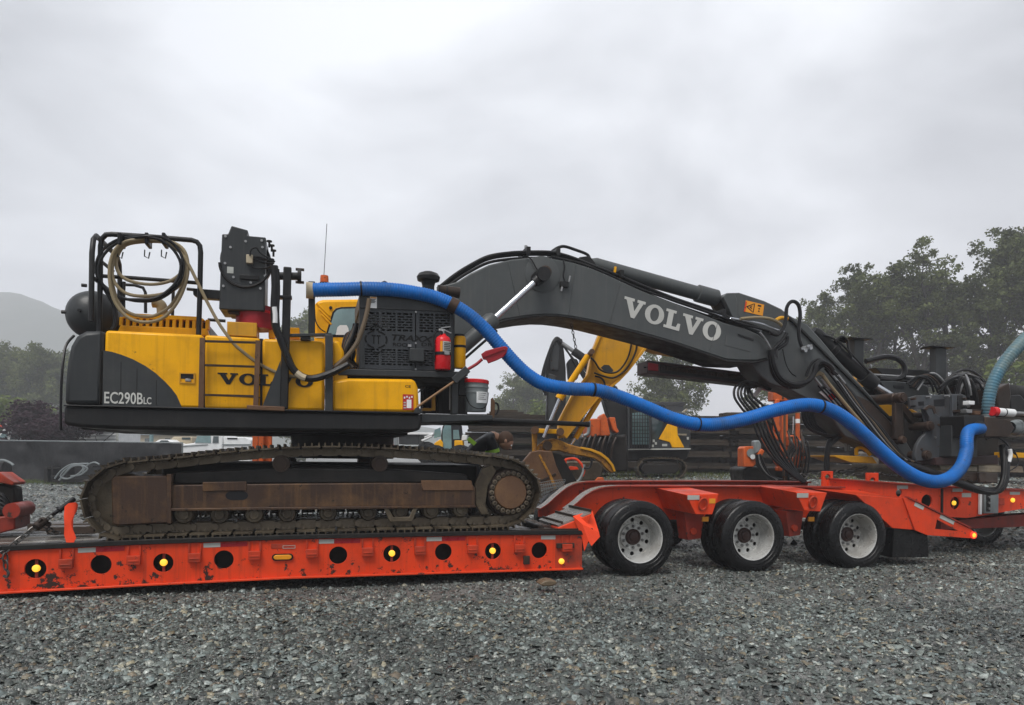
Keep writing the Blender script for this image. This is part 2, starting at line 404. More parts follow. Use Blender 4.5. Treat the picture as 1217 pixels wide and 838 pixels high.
def wood(name, col, rough=0.5):
    m, N, L, P = mk(name)
    v = coords(N, L, (1.2, 22, 22)); w = coords(N, L)
    c = mixc(N, L, ramp(N, L, noise(N, L, v, 2.2, 8, 0.7), 0.32, 0.7), tuple(x * 0.45 for x in col), col)
    c = mixc(N, L, ramp(N, L, noise(N, L, w, 1.7, 6), 0.45, 0.75), c, tuple(x * 0.35 for x in col))
    gi = N.new('ShaderNodeNewGeometry')
    c = mixc(N, L, 1.0, c, ramp(N, L, gi.outputs['Random Per Island'], 0, 1, (0.45, 0.45, 0.45, 1), (1.3, 1.25, 1.2, 1)), 'MULTIPLY')
    L.new(c, P.inputs['Base Color'])
    L.new(ramp(N, L, noise(N, L, w, 4, 5), 0.35, 0.65, (rough * (0.4 if rough < .8 else .8),) * 3 + (1,), (rough,) * 3 + (1,)), P.inputs['Roughness'])
    P.inputs['Specular IOR Level'].default_value = 0.5 if rough < .8 else 0.12
    b = N.new('ShaderNodeBump'); b.inputs['Strength'].default_value = 0.5; b.inputs['Distance'].default_value = 0.01
    L.new(noise(N, L, v, 3, 8, 0.7), b.inputs['Height']); L.new(b.outputs[0], P.inputs['Normal'])
    return m
M['screen'] = paint('black_screen_fabric', (0.016, 0.0165, 0.018), 0.75, dirt=(0.04, 0.04, 0.042), damt=0.5, streak=0.35, spec=0.2, bump=0.9, bscale=3)
M['cutout'] = plain('black_cutout', (0.003, 0.003, 0.003), 0.9)
M['door'] = paint('unit_door_grey', (0.036, 0.040, 0.045), 0.45, dirt=(0.06, 0.06, 0.06), damt=0.3, streak=0.3, bump=0.06)
M['plank'] = wood('wet_deck_plank', (0.27, 0.25, 0.225), 0.35)
M['mat'] = wood('weathered_mat_timber', (0.075, 0.060, 0.046), 1.0)
M['timber'] = wood('dark_timber', (0.07, 0.045, 0.03), 0.5)
# ------------------------------------------------------------------ low-loader trailer
pu = lambda px, v=0.0, py=640: pT(px, py, v).x
wt = lerpf([(-0.8, .468), (0.013, .484), (1.2, .520), (2.75, .546), (5.0, .551), (6.2, .536)])
wb = lerpf([(-0.8, .060), (0.0, .086), (1.3, .118), (2.75, .143), (4.5, .143), (6.2, .137)])
trailer = thing('lowboy_trailer', 'long orange low-loader trailer on three axles parked on gravel under the excavator', 'trailer')
holes = [(42, 676, 1), (120, 671, 0), (194, 669, 1), (266, 665, 0), (None,) * 3, (402, 660, 0), (466, 658, 1), (527, 656, 0), (586, 655, 1), (641, 654, 0)]
bpx = [-62, 80, 160, 232, 303, 371, 437, 499, 561, 617, 660]
mb = MB()
lamps = []
for i, (hx, hy, lit) in enumerate(holes):
    u0, u1 = pu(bpx[i]), pu(bpx[i + 1])
    if hx is None:
        mb.prism([(u0, wb(u0)), (u1, wb(u1)), (u1, wt(u1)), (u0, wt(u0))], 0, .025)
    else:
        c = pT(hx, hy)
        mb.plate_hole(u0, u1, wb, wt, c.x, c.z, .098, 0, .025)
        if lit: lamps.append(c)
part('side_beam', mb, M['beam'], trailer)
u0, u1, ue = pu(-62), pu(660), pu(692)
part('side_beam_end', MB().prism([(u1, wb(u1)), (ue, wb(ue)), (ue, wt(ue)), (u1, wt(u1))], .001, .026).box(ue - .02, ue, .026, .3, wb(ue), wt(ue)), M['orange_worn'], trailer)
us = np.linspace(u0, ue, 24)
part('beam_back', MB().prism([(u, wb(u) + .003) for u in us] + [(u, wt(u)) for u in us[::-1]], .24, .28), M['blacksoot'], trailer)
part('bottom_flange', MB().prism([(u, wb(u) - .022) for u in us] + [(u, wb(u) - .001) for u in us[::-1]], -.045, .3), M['orange'], trailer, bev=.004)
part('rub_rail', MB().prism([(u, wt(u) + .001) for u in us] + [(u, wt(u) + .052) for u in us[::-1]], -.03, .10), M['blacksoot'], trailer, bev=.006)
part('far_side_beam', MB().prism([(u, wb(u)) for u in us] + [(u, wt(u) - .01) for u in us[::-1]], 2.98, 3.05), M['orange'], trailer)
part('crossmember', MB().prism([(u, wb(u) + .12) for u in us] + [(u, wt(u) - .04) for u in us[::-1]], .3, 2.97), M['blacksoot'], trailer)
for c in lamps:
    b = MB().box(c.x - .013, c.x + .013, .03, .05, c.z - .10, c.z + .10)
    s = part('lamp_strap', b, M['darkred'], trailer)
    part('marker_lamp', MB().lathe((c.x, .035, c.z), (0, -1, 0), [(0, 0), (0, .036), (.02, .036), (.032, .026), (.036, 0)], 20), M['amber'], s)
c = pT(336, 662)
cap = [(c.x + .075 * sx + .036 * math.cos(a), c.z + .036 * math.sin(a)) for sx, a0 in ((1, -90), (-1, 90)) for a in [R(a0 + k * 22.5) for k in range(9)]]
cap2 = [(c.x + (x - c.x) * .84, c.z + (z - c.z) * .72) for x, z in cap]
o = part('oval_lamp_bezel', MB().prism(cap, -.02, .0), M['rubber'], trailer)
part('oval_lamp', MB().prism(cap2, -.028, -.01), M['amber_off'], o, bev=.006)
mb = MB().box(pu(320) + .02, pu(351), -.006, 0, wt(2.7) - .095, wt(2.7) - .045)
o = part('maker_plate', mb, M['orange_worn'], trailer, bev=.003)
a, b = pT(336, 652), pT(351, 648)
for x0, x1, z0, z1 in ((a.x, b.x, a.z, a.z + .005), (a.x, b.x, b.z - .005, b.z), (a.x, a.x + .006, a.z + .005, b.z - .005), (b.x - .006, b.x, a.z + .005, b.z - .005)): part('plate_border', MB().box(x0, x1, -.009, -.0061, z0, z1), M['tape_w'], o)
# stake pockets
pk = MB()
pk.box(-.062, .062, -.055, -.001, -.195, -.105).box(-.066, -.048, -.02, -.001, -.105, .0).box(.048, .066, -.02, -.001, -.105, .0).box(-.05, .05, -.062, -.055, -.165, -.15)
pkm = shared(pk, 'stake_pocket', M['orange_worn'])
for x in bpx[1:-1] + [673]:
    u = pu(x); o = put('stake_pocket', pkm, trailer, (u, 0, wt(u) - .004)); bevel(o, .006)
# reflective tape along the top edge
def strip(x0, x1, m, lab):
    a, b = pu(x0), pu(x1)
    part('reflective_tape', MB().prism([(a, wt(a) - .055), (b, wt(b) - .055), (b, wt(b) - .008), (a, wt(a) - .008)], -.004, 0), M[m], trailer, label=lab)
for a, b, c_ in ((93, 114, 148), (242, 262, 294), (379, 397, 428), (507, 525, 553), (643, 660, None)):
    strip(a, b, 'tape_w', 'pale grey reflective tape')
    if c_: strip(b, c_, 'tape_r', 'dark red reflective tape')
c = pT(667, 667)
part('marker_lamp', MB().lathe((c.x, 0, c.z), (0, -1, 0), [(0, 0), (0, .034), (.02, .034), (.03, .022), (.034, 0)], 20), M['amber'], trailer)
part('end_bracket', MB().box(pu(661), pu(682), -.03, 0, .38, .44), M['rustdark'], trailer, bev=.005)
part('end_bracket', MB().box(pu(622), pu(629), -.04, 0, .20, .30), M['rustdark'], trailer, bev=.005)
# deck planks
pw = .222
for k in range(12):
    v0 = .125 + k * (pw + .012); dz = RNG.uniform(-.008, .006)
    b = MB()
    ul = np.linspace(-.75, 5.98, 9)
    b.prism([(u, wt(u) - .02) for u in ul] + [(u, wt(u) + .040 + dz) for u in ul[::-1]], v0, v0 + pw)
    part('plank', b, M['plank'], trailer, bev=.006)
# sloping wet plate from the deck up to the axle section, with ribs
A, B = pT(664, 624, .05), pT(703, 607.5, .05)
o = part('transition_ramp', MB().prism([(A.x - .02, A.z), (B.x, B.z), (B.x, B.z - .03), (A.x, A.z - .03)], .05, .80), M['plank'], trailer, bev=.004)
for f in (.1, .52, .97):
    p = A.lerp(B, f)
    part('ramp_rib', MB().box(p.x - .012, p.x + .012, .045, .81, p.z - .005, p.z + .028), M['rustdark'], o)
C1 = pT(692, 640, .02)
part('transition_side', MB().prism([(A.x - .02, A.z - .031), (B.x, B.z - .031), (C1.x + .03, .60), (A.x - .02, .595)], .02, .30), M['orange'], trailer, bev=.006)
part('hinge', MB().cyl((A.x - .22, .05, .62), (A.x - .22, .8, .62), .035).box(A.x - .36, A.x + .42, .0, .04, .592, .612), M['rustdark'], trailer)
# swept main beams over the axles
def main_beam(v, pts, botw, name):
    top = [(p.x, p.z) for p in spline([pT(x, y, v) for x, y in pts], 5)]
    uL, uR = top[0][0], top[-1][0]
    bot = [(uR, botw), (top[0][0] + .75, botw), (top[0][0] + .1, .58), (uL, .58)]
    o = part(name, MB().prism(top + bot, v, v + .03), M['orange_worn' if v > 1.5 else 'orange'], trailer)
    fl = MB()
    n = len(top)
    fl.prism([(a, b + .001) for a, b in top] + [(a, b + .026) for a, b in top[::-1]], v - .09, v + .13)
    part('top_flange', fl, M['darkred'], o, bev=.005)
    part('painted_flange_sheen', MB().prism([(a, b + .0262) for a, b in top[:22]] + [(a, b + .028) for a, b in top[:22][::-1]], v - .085, v + .125), M['plank'], o)  # pale strip laid on the flange, its wet sheen put in as colour
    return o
main_beam(.85, [(672, 607), (683, 599), (694, 589.5), (708, 582.5), (726, 579.5), (760, 579), (840, 579), (920, 579.5), (1000, 580)], .62, 'main_beam')
main_beam(1.95, [(640, 606), (649, 600), (660, 590), (674, 579.5), (690, 574.5), (720, 573.5), (800, 573), (880, 573), (960, 574)], .66, 'main_beam')
uA, uB = pu(700, 1.4), pu(990, .85)
mb = MB()
for u in np.linspace(uA + .1, uB - .1, 6): mb.box(u - .05, u + .05, .88, 1.95, .80, .98)
part('crossmember', mb, M['darkred'], trailer)
for x in (763, 910):
    a = pT(x, 577, 1.9); part('deck_pad', MB().box(a.x - .12, a.x + .14, 1.84, 2.10, a.z - .02, a.z + .012), M['orange'], trailer, bev=.004)
# outriggers between the wheels
def outrigger(face, L0, tapex, ring):
    f = [pT(x, y, 0) for x, y in face]
    p0 = [(p.x, p.z) for p in f]
    h = max(p[1] for p in p0) - min(p[1] for p in p0)
    b = [(p0[0][0] - .01, p0[0][1] + .05), (p0[1][0] + .01, p0[1][1] + .05), (p0[2][0] + .02, p0[2][1] + .02), (p0[3][0] - .02, p0[3][1] + .02)]
    o = part('outrigger', MB().taper(p0, 0, b, .86), M['orange'], trailer, bev=.006)
    for nm, mt, (x0, x1, y0, y1) in tapex:
        a, c = pT(x0, y1), pT(x1, y0)
        part(nm, MB().box(a.x, c.x, -.006, -.0005, a.z, c.z), M[mt], o)
    r = pT(*ring)
    pts = [(r.x + .055 * math.cos(t), -.03 - .02 * math.sin(t), r.z - .02 + .075 * math.sin(t)) for t in np.linspace(0, 2 * math.pi, 20, endpoint=False)]
    part('tie_ring', MB().tube(pts, .014, 8, True).box(r.x - .03, r.x + .03, -.04, 0, r.z + .03, r.z + .075), M['orange_worn'], o)
outrigger([(815.6, 588), (854.5, 587), (846.6, 611.5), (826.7, 611.5)], 0, [('reflector', 'tape_w', (817, 831, 588.5, 594)), ('reflector', 'amber_off', (842.5, 850, 592.6, 598.4))], (834, 597))
outrigger([(946, 585), (983, 585.6), (975, 608), (956, 607)], 0, [('reflector', 'tape_w', (947, 960.5, 586, 591.5))], (964.5, 595))
for x0, x1, yb, rx in ((813, 833, 640, 838), (934, 951, 636, 964)):
    a, b = pT(x0, 612, .35), pT(x1, yb, .35)
    o = part('suspension_hanger', MB().prism([(a.x, a.z + .05), (b.x + .05, a.z + .05), (b.x, b.z), (a.x + .06, b.z - .02)], .35, .60), M['darkred'], trailer, bev=.006)
    part('hanger_bolt', MB().cyl((a.x + .13, .32, b.z + .1), (a.x + .13, .36, b.z + .1), .045), M['orange_worn'], o)
    r = pT(rx, 617, .2); part('amber_reflector', MB().box(r.x - .045, r.x + .045, .19, .21, r.z - .03, r.z + .03), M['amber_off'], trailer)
# last outrigger: wedge-shaped wing behind the third wheel
o = part('rear_wing', MB().prism(uw([(1073, 592), (1077, 591.5), (1151.6, 628), (1160, 635), (1159, 640), (1138, 638.5), (1101.6, 636), (1087, 630)]), -.01, .0), M['orange'], trailer)
wing = uw([(1073, 592), (1077, 591.5), (1112.5, 609.5), (1113, 617), (1110.6, 628.7), (1108, 636.4), (1101.6, 636), (1087, 630)])
o.data = mesh_of(MB().prism(wing, -.01, .02).prism(uw([(1112.5, 609.5), (1151.6, 628), (1160, 635), (1138.3, 631), (1113, 617)]), -.01, .02)
                 .prism(uw([(1110.6, 628.7), (1138.3, 631), (1160, 635), (1159, 640), (1138, 638.5), (1108, 636.4)]), -.01, .02), 'rear_wing'); o.data.materials.append(M['orange'])
t0, t1 = pT(1073, 592), pT(1087, 630)
g0 = pT(1016, 585, .0)
part('wing_top', MB().taper(uw([(1018, 588), (1073, 592.5), (1087, 630), (1062, 628)]), .0205, [(g0.x - .1, 1.06), (t0.x, 1.02), (t1.x, .62), (t1.x - .4, .62)], .86), M['orange'], trailer, bev=.006)
e = MB()
a, b = pT(1077, 590.5), pT(1152, 627)
e.bar((a.x, .0, a.z), (b.x, .0, b.z), .06, .018)
part('wing_edge', e, M['darkred'], o)
for f in ((.12, .26), (.52, .74)):
    p, q = a.lerp(b, f[0]), a.lerp(b, f[1])
    part('reflective_tape', MB().bar((p.x, -.0125, p.z - .045), (q.x, -.0125, q.z - .045), .004, .055), M['tape_w'], o)
c = pT(1156, 636, -.01)
l = part('tail_lamp', MB().lathe((c.x, -.012, c.z), (0, -1, 0), [(0, 0), (0, .05), (.025, .05), (.025, .036)], 20), M['redlamp'], o)
part('lamp_lens', MB().lathe((c.x, -.02, c.z), (0, -1, 0), [(0, 0), (0, .036), (.018, .03), (.024, 0)], 20), M['amber'], l)
a, b = pT(1061, 630, .1), pT(1101, 662, .1)
part('mud_flap', MB().prism([(a.x, a.z + .02), (b.x - .02, a.z + .02), (b.x + .02, b.z), (a.x - .02, b.z + .01)], .08, .68), M['rubber'], trailer)
# ---- rear frame section
def flat_top(x): return lerpf([(990, 570), (1048, 572.5), (1118, 579), (1217, 583), (1300, 587)])(x)
v = .84
def seg(x0, x1, ytop, ybot, hole=None, m='orange'):
    f0, f1 = pT(x0, ytop(x0), v), pT(x1, ytop(x1), v); g0, g1 = pT(x0, ybot(x0), v), pT(x1, ybot(x1), v)
    top = lerpf([(f0.x, f0.z), (f1.x, f1.z)]); bot = lerpf([(g0.x, g0.z), (g1.x, g1.z)])
    b = MB()
    if hole:
        c = pT(hole[0], hole[1], v)
        b.plate_hole(f0.x, f1.x, bot, top, c.x, c.z, hole[2], v, v + .03)
    else: b.prism([(f0.x, bot(f0.x)), (f1.x, bot(f1.x)), (f1.x, top(f1.x)), (f0.x, top(f0.x))], v, v + .03)
    return part('rear_frame_side', b, M[m], trailer)
bot1 = lambda x: 612; bot2 = lerpf([(1120, 614), (1136, 618), (1160, 614), (1217, 604.6), (1300, 590)])
seg(985, 1060, flat_top, bot1); seg(1060, 1078, flat_top, bot1, (1068.6, 586, .06)); seg(1078, 1118, flat_top, bot1, (1101.6, 595.7, .105))
seg(1120, 1150, flat_top, bot2, (1135.5, 598, .10)); seg(1150, 1184, flat_top, bot2); seg(1184, 1300, flat_top, bot2)
us2 = [pT(x, flat_top(x), v) for x in (985, 1118, 1217, 1300)]
part('top_flange', MB().prism([(p.x, p.z + .001) for p in us2] + [(p.x, p.z + .025) for p in us2[::-1]], v - .05, v + .2), M['darkred'], trailer, bev=.004)
a, b = pT(985, 590, 1.2), pT(1300, 600, 1.2)
part('rear_frame_core', MB().box(a.x, b.x, 1.1, 2.2, .70, .95), M['blacksoot'], trailer)
p4 = uw([(1118, 620), (1217, 611), (1300, 606), (1300, 622), (1217, 626), (1118, 630)], 1.3)
part('lower_beam', MB().prism(p4, 1.3, 1.5), M['darkred'], trailer, bev=.008)
a = pT(1119, 600, v); part('joint_gap', MB().box(a.x - .015, a.x + .015, v - .02, v + .02, a.z - .2, a.z + .25), M['blacksoot'], trailer)
for x0, x1, y0, y1 in ((1066, 1079, 577, 581), (1132, 1144, 580.5, 584.5), (1143, 1154, 586, 591), (1200, 1212, 584.5, 588)):
    a, b = pT(x0, y1, v), pT(x1, y0, v); part('reflective_tape', MB().box(a.x, b.x, v - .004, v, a.z, b.z), M['tape_w'], trailer)
c = pT(1135.5, 598, v)
s = part('lamp_strap', MB().box(c.x - .013, c.x + .013, v + .035, v + .05, c.z - .1, c.z + .1), M['darkred'], trailer)
part('marker_lamp', MB().lathe((c.x, v + .035, c.z), (0, -1, 0), [(0, 0), (0, .036), (.02, .036), (.034, .02), (.036, 0)], 20), M['amber'], s)
c = pT(1203, 594.5, v)
part('marker_lamp', MB().lathe((c.x, v, c.z), (0, -1, 0), [(0, 0), (0, .036), (.02, .036), (.034, .02), (.036, 0)], 20), M['amber'], trailer)
a, b = pT(1166, 610, v), pT(1183, 583, v)
o = part('valve_box', MB().box(a.x, b.x, v - .06, v - .001, a.z, b.z), M['bucketgrey'], trailer, bev=.008)
part('valve_window', MB().box(a.x + .03, a.x + .11, v - .066, v - .0605, a.z + .03, b.z - .02), M['blacksoot'], o)
for k in range(3): part('valve_knob', MB().cyl((a.x + .07, v - .09, a.z + .08 + k * .09), (a.x + .07, v - .066, a.z + .08 + k * .09), .018, n=10), M['steel'], o)
a = pT(1161.5, 586, v); b = pT(1163.5, 611, v)
part('pipe_guard', MB().box(a.x, b.x, v - .05, v - .02, b.z, a.z), M['white'], trailer)
for x0, x1, y0, y1 in ((975.5, 988, 560, 584), (1028, 1042, 562, 592)):
    a, b = pT(x0, y1, .9), pT(x1, y0, .9); cx = (a.x + b.x) / 2
    part('chain_lug', MB().plate_hole(a.x, b.x, lambda u: a.z, lambda u: b.z, cx, a.z + (b.z - a.z) * .70, .045, .86, .90), M['orange'], trailer, bev=.005)
a, b = pT(1184, 592, v), pT(1193, 600, v); part('junction_box', MB().box(a.x - .02, b.x - .03, v - .04, v, b.z, a.z), M['orange_worn'], trailer, bev=.006)
# ---- wheels
RT = .472
def tyre_mb(v0, w=.27):
    pr = [(0.03, .292), (.020, .312), (.010, .316), (.008, .336), (.001, .342), (.0, .375), (.003, .378), (.003, .384), (.0, .387), (.004, .425), (.018, .455), (.034, .468), (.05, RT)]
    g = []
    for k in range(4):
        c = .05 + (w - .10) * (k + .5) / 4
        g += [(c - .007, RT), (c - .005, RT - .014), (c + .005, RT - .014), (c + .007, RT)]
    pr2 = pr + g + [(w - a, r) for a, r in pr[::-1]]
    return MB().lathe((0, v0, 0), (0, 1, 0), pr2, 64)
def rim_mb():
    b = MB().lathe((0, 0, 0), (0, 1, 0), [(.03, .292), (.022, .305), (.016, .304), (.02, .292), (.035, .286), (.06, .282), (.10, .275), (.18, .268), (.235, .262), (.268, .25)], 48)
    for k in range(10):
        q = MB(); am = 2 * math.pi / 20; rm = .21
        q.plate_hole(-am * rm, am * rm, lambda u: .15, lambda u: .255, 0, .214, .027, .262, .277, 12)
        b.add([(r_ * math.sin(u / rm + k * 2 * am), vv, r_ * math.cos(u / rm + k * 2 * am)) for u, vv, r_ in q.v], q.f)
    b.lathe((0, .262, 0), (0, 1, 0), [(0, .172), (-.022, .164), (-.022, .10)], 40)
    return b
def build_wheel(loc):
    b = rim_mb(); b.v = [(p[0] + loc[0], p[1] + loc[1], p[2] + loc[2]) for p in b.v]
    w = bpy.data.objects.new('wheel', mesh_of(rim_mb(), 'wheel')); COL.objects.link(w); w.parent = trailer; w.location = loc
    w.data.materials.append(M['alu']); ORG[w.name] = Vector((0, 0, 0))
    part('tyre', tyre_mb(0), M['rubber'], w, label='outer tyre of the pair')
    part('tyre', tyre_mb(.33), M['rubber'], w, label='inner tyre of the pair')
    part('wheel_back', MB().lathe((0, .285, 0), (0, 1, 0), [(0, .27), (.02, .27), (.5, .20), (.5, 0)], 24), M['blacksoot'], w)
    part('hub', MB().lathe((0, .255, 0), (0, -1, 0), [(0, .105), (.03, .102), (.042, .092), (.046, .078), (.040, .074), (.040, .060), (.055, .056), (.060, .046), (.060, 0)], 28), M['hubred'], w)
    nm = shared(MB().lathe((0, 0, 0), (0, -1, 0), [(0, .021), (.02, .02), (.036, .014), (.045, .008), (.045, 0)], 8), 'lug_nut', M['steel'])
    for k in range(10):
        a = 2 * math.pi * (k + .5) / 10
        put('lug_nut', nm, w, (.136 * math.cos(a), .241, .136 * math.sin(a)))
    return w
cs = [pT(762, 638.5), pT(897, 638.5), pT(1021.5, 637)]
wheel0 = build_wheel((cs[0].x, 0, RT - .005))
for k in (1, 2):
    w = copy_tree(wheel0, trailer); w.location = (cs[k].x, 0, RT - .015 * k); w.rotation_euler = (0, .9 * k, 0)
for k in range(3):
    w = copy_tree(wheel0, trailer); w.location = (cs[k].x, 3.05, RT - .01 * k); w.rotation_euler = (0, .5 * k, math.pi)
    part('axle', MB().cyl((cs[k].x, .5, RT), (cs[k].x, 2.6, RT), .065), M['blacksoot'], trailer)
c = pT(1172, 612, 1.9); w = copy_tree(wheel0, trailer); w.location = (c.x, 1.9, RT - .03)
# ---- gooseneck end at the left edge of the view
vg = 1.0
gn = part('gooseneck', MB().prism(uw([(-230, 560), (0, 562), (17, 574), (15, 577), (0, 574), (-230, 600)], vg), vg, vg + .35), M['orange_worn'], trailer, bev=.01)
part('gooseneck_foot', MB().prism(uw([(-230, 618), (0, 614), (22, 611), (22, 628), (0, 634), (-230, 640)], vg), vg - .1, vg + .35), M['darkred'], gn, bev=.015)
kb = pT(20, 606, vg)
part('pivot_pin', MB().cyl((kb.x, vg - .15, kb.z), (kb.x, vg + .3, kb.z), .085, n=20), M['darkred'], gn)
part('gooseneck_core', MB().prism(uw([(-230, 575), (0, 576), (14, 580), (16, 600), (8, 614), (-230, 620)], vg), vg + .05, vg + .3), M['blacksoot'], gn, bev=.02)
for k in range(4):
    pts = [pT(-10, 585 + k * 6, vg - .06), pT(2, 588 + k * 5, vg - .1), pT(9, 596 + k * 4, vg - .1), pT(12, 606 + k * 3, vg - .05)]
    part('gooseneck_hose', MB().tube(spline(pts, 6), .022, 8), M['hose'], gn)
# ------------------------------------------------------------------ ground
def gh(x, y):                      # height of the yard: level here, rising behind the trailer on the right
    a = np.clip((y - 12.0) / 14.0, 0, 1); a = a * a * (3 - 2 * a)
    b = np.clip((x + 4.0 - 0.06 * y) / 7.0, 0, 1); b = b * b * (3 - 2 * b)
    return 0.78 * a * b
def ghz(x, y): return float(gh(np.array(float(x)), np.array(float(y))))
def grid_mesh(name, xs, ys, zf):
    X, Y = np.meshgrid(xs, ys); Z = zf(X, Y)
    n, m = X.shape
    me = bpy.data.meshes.new(name)
    vs = np.stack([X, Y, Z], -1).reshape(-1, 3)
    i = np.arange(n * m).reshape(n, m)
    q = np.stack([i[:-1, :-1], i[:-1, 1:], i[1:, 1:], i[1:, :-1]], -1).reshape(-1, 4)
    me.vertices.add(len(vs)); me.vertices.foreach_set('co', vs.ravel())
    me.loops.add(q.size); me.loops.foreach_set('vertex_index', q.ravel())
    me.polygons.add(len(q)); me.polygons.foreach_set('loop_start', np.arange(0, q.size, 4)); me.polygons.foreach_set('loop_total', np.full(len(q), 4))
    me.update(); me.validate()
    me.polygons.foreach_set('use_smooth', [True] * len(q))
    return me
def vnoise(X, Y, s, seed=0):       # cheap smooth noise for heights
    r = np.random.default_rng(seed); out = np.zeros_like(X, dtype=float)
    for k in range(7):
        a, p, f = r.uniform(0, 6.28), r.uniform(0, 6.28), s * r.uniform(.6, 1.7)
        out += np.sin((X * math.cos(a) + Y * math.sin(a)) * f + p)
    return out / 7
def ground_mat():
    m, N, L, P = mk('gravel_ground')
    v = coords(N, L, rnd=False)
    vo = N.new('ShaderNodeTexVoronoi'); vo.inputs['Scale'].default_value = 75; L.new(v, vo.inputs['Vector'])
    bw = N.new('ShaderNodeRGBToBW'); L.new(vo.outputs['Color'], bw.inputs[0])
    c = ramp(N, L, bw.outputs[0], 0.15, 0.9, (0.035, 0.037, 0.034, 1), (0.30, 0.31, 0.29, 1))
    vo3 = N.new('ShaderNodeTexVoronoi'); vo3.inputs['Scale'].default_value = 22; L.new(v, vo3.inputs['Vector'])
    bw3 = N.new('ShaderNodeRGBToBW'); L.new(vo3.outputs['Color'], bw3.inputs[0])
    c = mixc(N, L, 0.45, c, ramp(N, L, bw3.outputs[0], 0.2, 0.85, (0.045, 0.046, 0.042, 1), (0.36, 0.365, 0.34, 1)))
    vo4 = N.new('ShaderNodeTexVoronoi'); vo4.inputs['Scale'].default_value = 6; L.new(v, vo4.inputs['Vector'])
    bw4 = N.new('ShaderNodeRGBToBW'); L.new(vo4.outputs['Color'], bw4.inputs[0])
    c = mixc(N, L, 0.4, c, ramp(N, L, bw4.outputs[0], 0.2, 0.85, (0.06, 0.06, 0.055, 1), (0.34, 0.345, 0.33, 1)))
    big = noise(N, L, v, 0.35, 6)
    c = mixc(N, L, ramp(N, L, big, 0.42, 0.68), c, (0.085, 0.080, 0.072))
    # wet brown mud toward the far right, brown soil bank behind the trailer
    sep = N.new('ShaderNodeSeparateXYZ'); L.new(v, sep.inputs[0])
    def band(sock, a, b):
        r = N.new('ShaderNodeMapRange'); r.inputs[1].default_value = a; r.inputs[2].default_value = b; L.new(sep.outputs[sock], r.inputs[0]); return r.outputs[0]
    def mul(a, b):
        k = N.new('ShaderNodeMath'); k.operation = 'MULTIPLY'; L.new(a, k.inputs[0])
        if hasattr(b, 'links'): L.new(b, k.inputs[1])
        else: k.inputs[1].default_value = b
        return k.outputs[0]
    mud = mul(mul(band('X', 4.5, 8.5), band('Y', 7.6, 9.6)), ramp(N, L, noise(N, L, v, 0.9, 5), 0.35, 0.6))
    c = mixc(N, L, mud, c, (0.115, 0.082, 0.055))
    soil = mul(mul(band('X', 0, 4), band('Y', 15, 19)), ramp(N, L, noise(N, L, v, 0.5, 6), 0.38, 0.55))
    c = mixc(N, L, soil, c, (0.12, 0.085, 0.055))
    L.new(c, P.inputs['Base Color'])
    L.new(mixc(N, L, mud, (0.5,) * 3, (0.12,) * 3), P.inputs['Roughness'])
    b = N.new('ShaderNodeBump'); b.inputs['Strength'].default_value = 0.9; b.inputs['Distance'].default_value = 0.03
    L.new(vo.outputs['Distance'], b.inputs['Height']); L.new(b.outputs[0], P.inputs['Normal'])
    return m
xs = np.concatenate([-np.geomspace(1300, 14, 26), np.linspace(-13, 26, 79), np.geomspace(28, 1300, 26)])
ys = np.concatenate([np.linspace(-60, 2, 12), np.linspace(3, 45, 85), np.geomspace(47, 1500, 34)])
gme = grid_mesh('ground', xs, ys, lambda X, Y: gh(X, Y) + 0.012 * vnoise(X, Y, 2.1, 3) * (np.abs(X) < 30))
ground = bpy.data.objects.new('ground', gme); COL.objects.link(ground); gme.materials.append(ground_mat())
tag(ground, kind='structure')

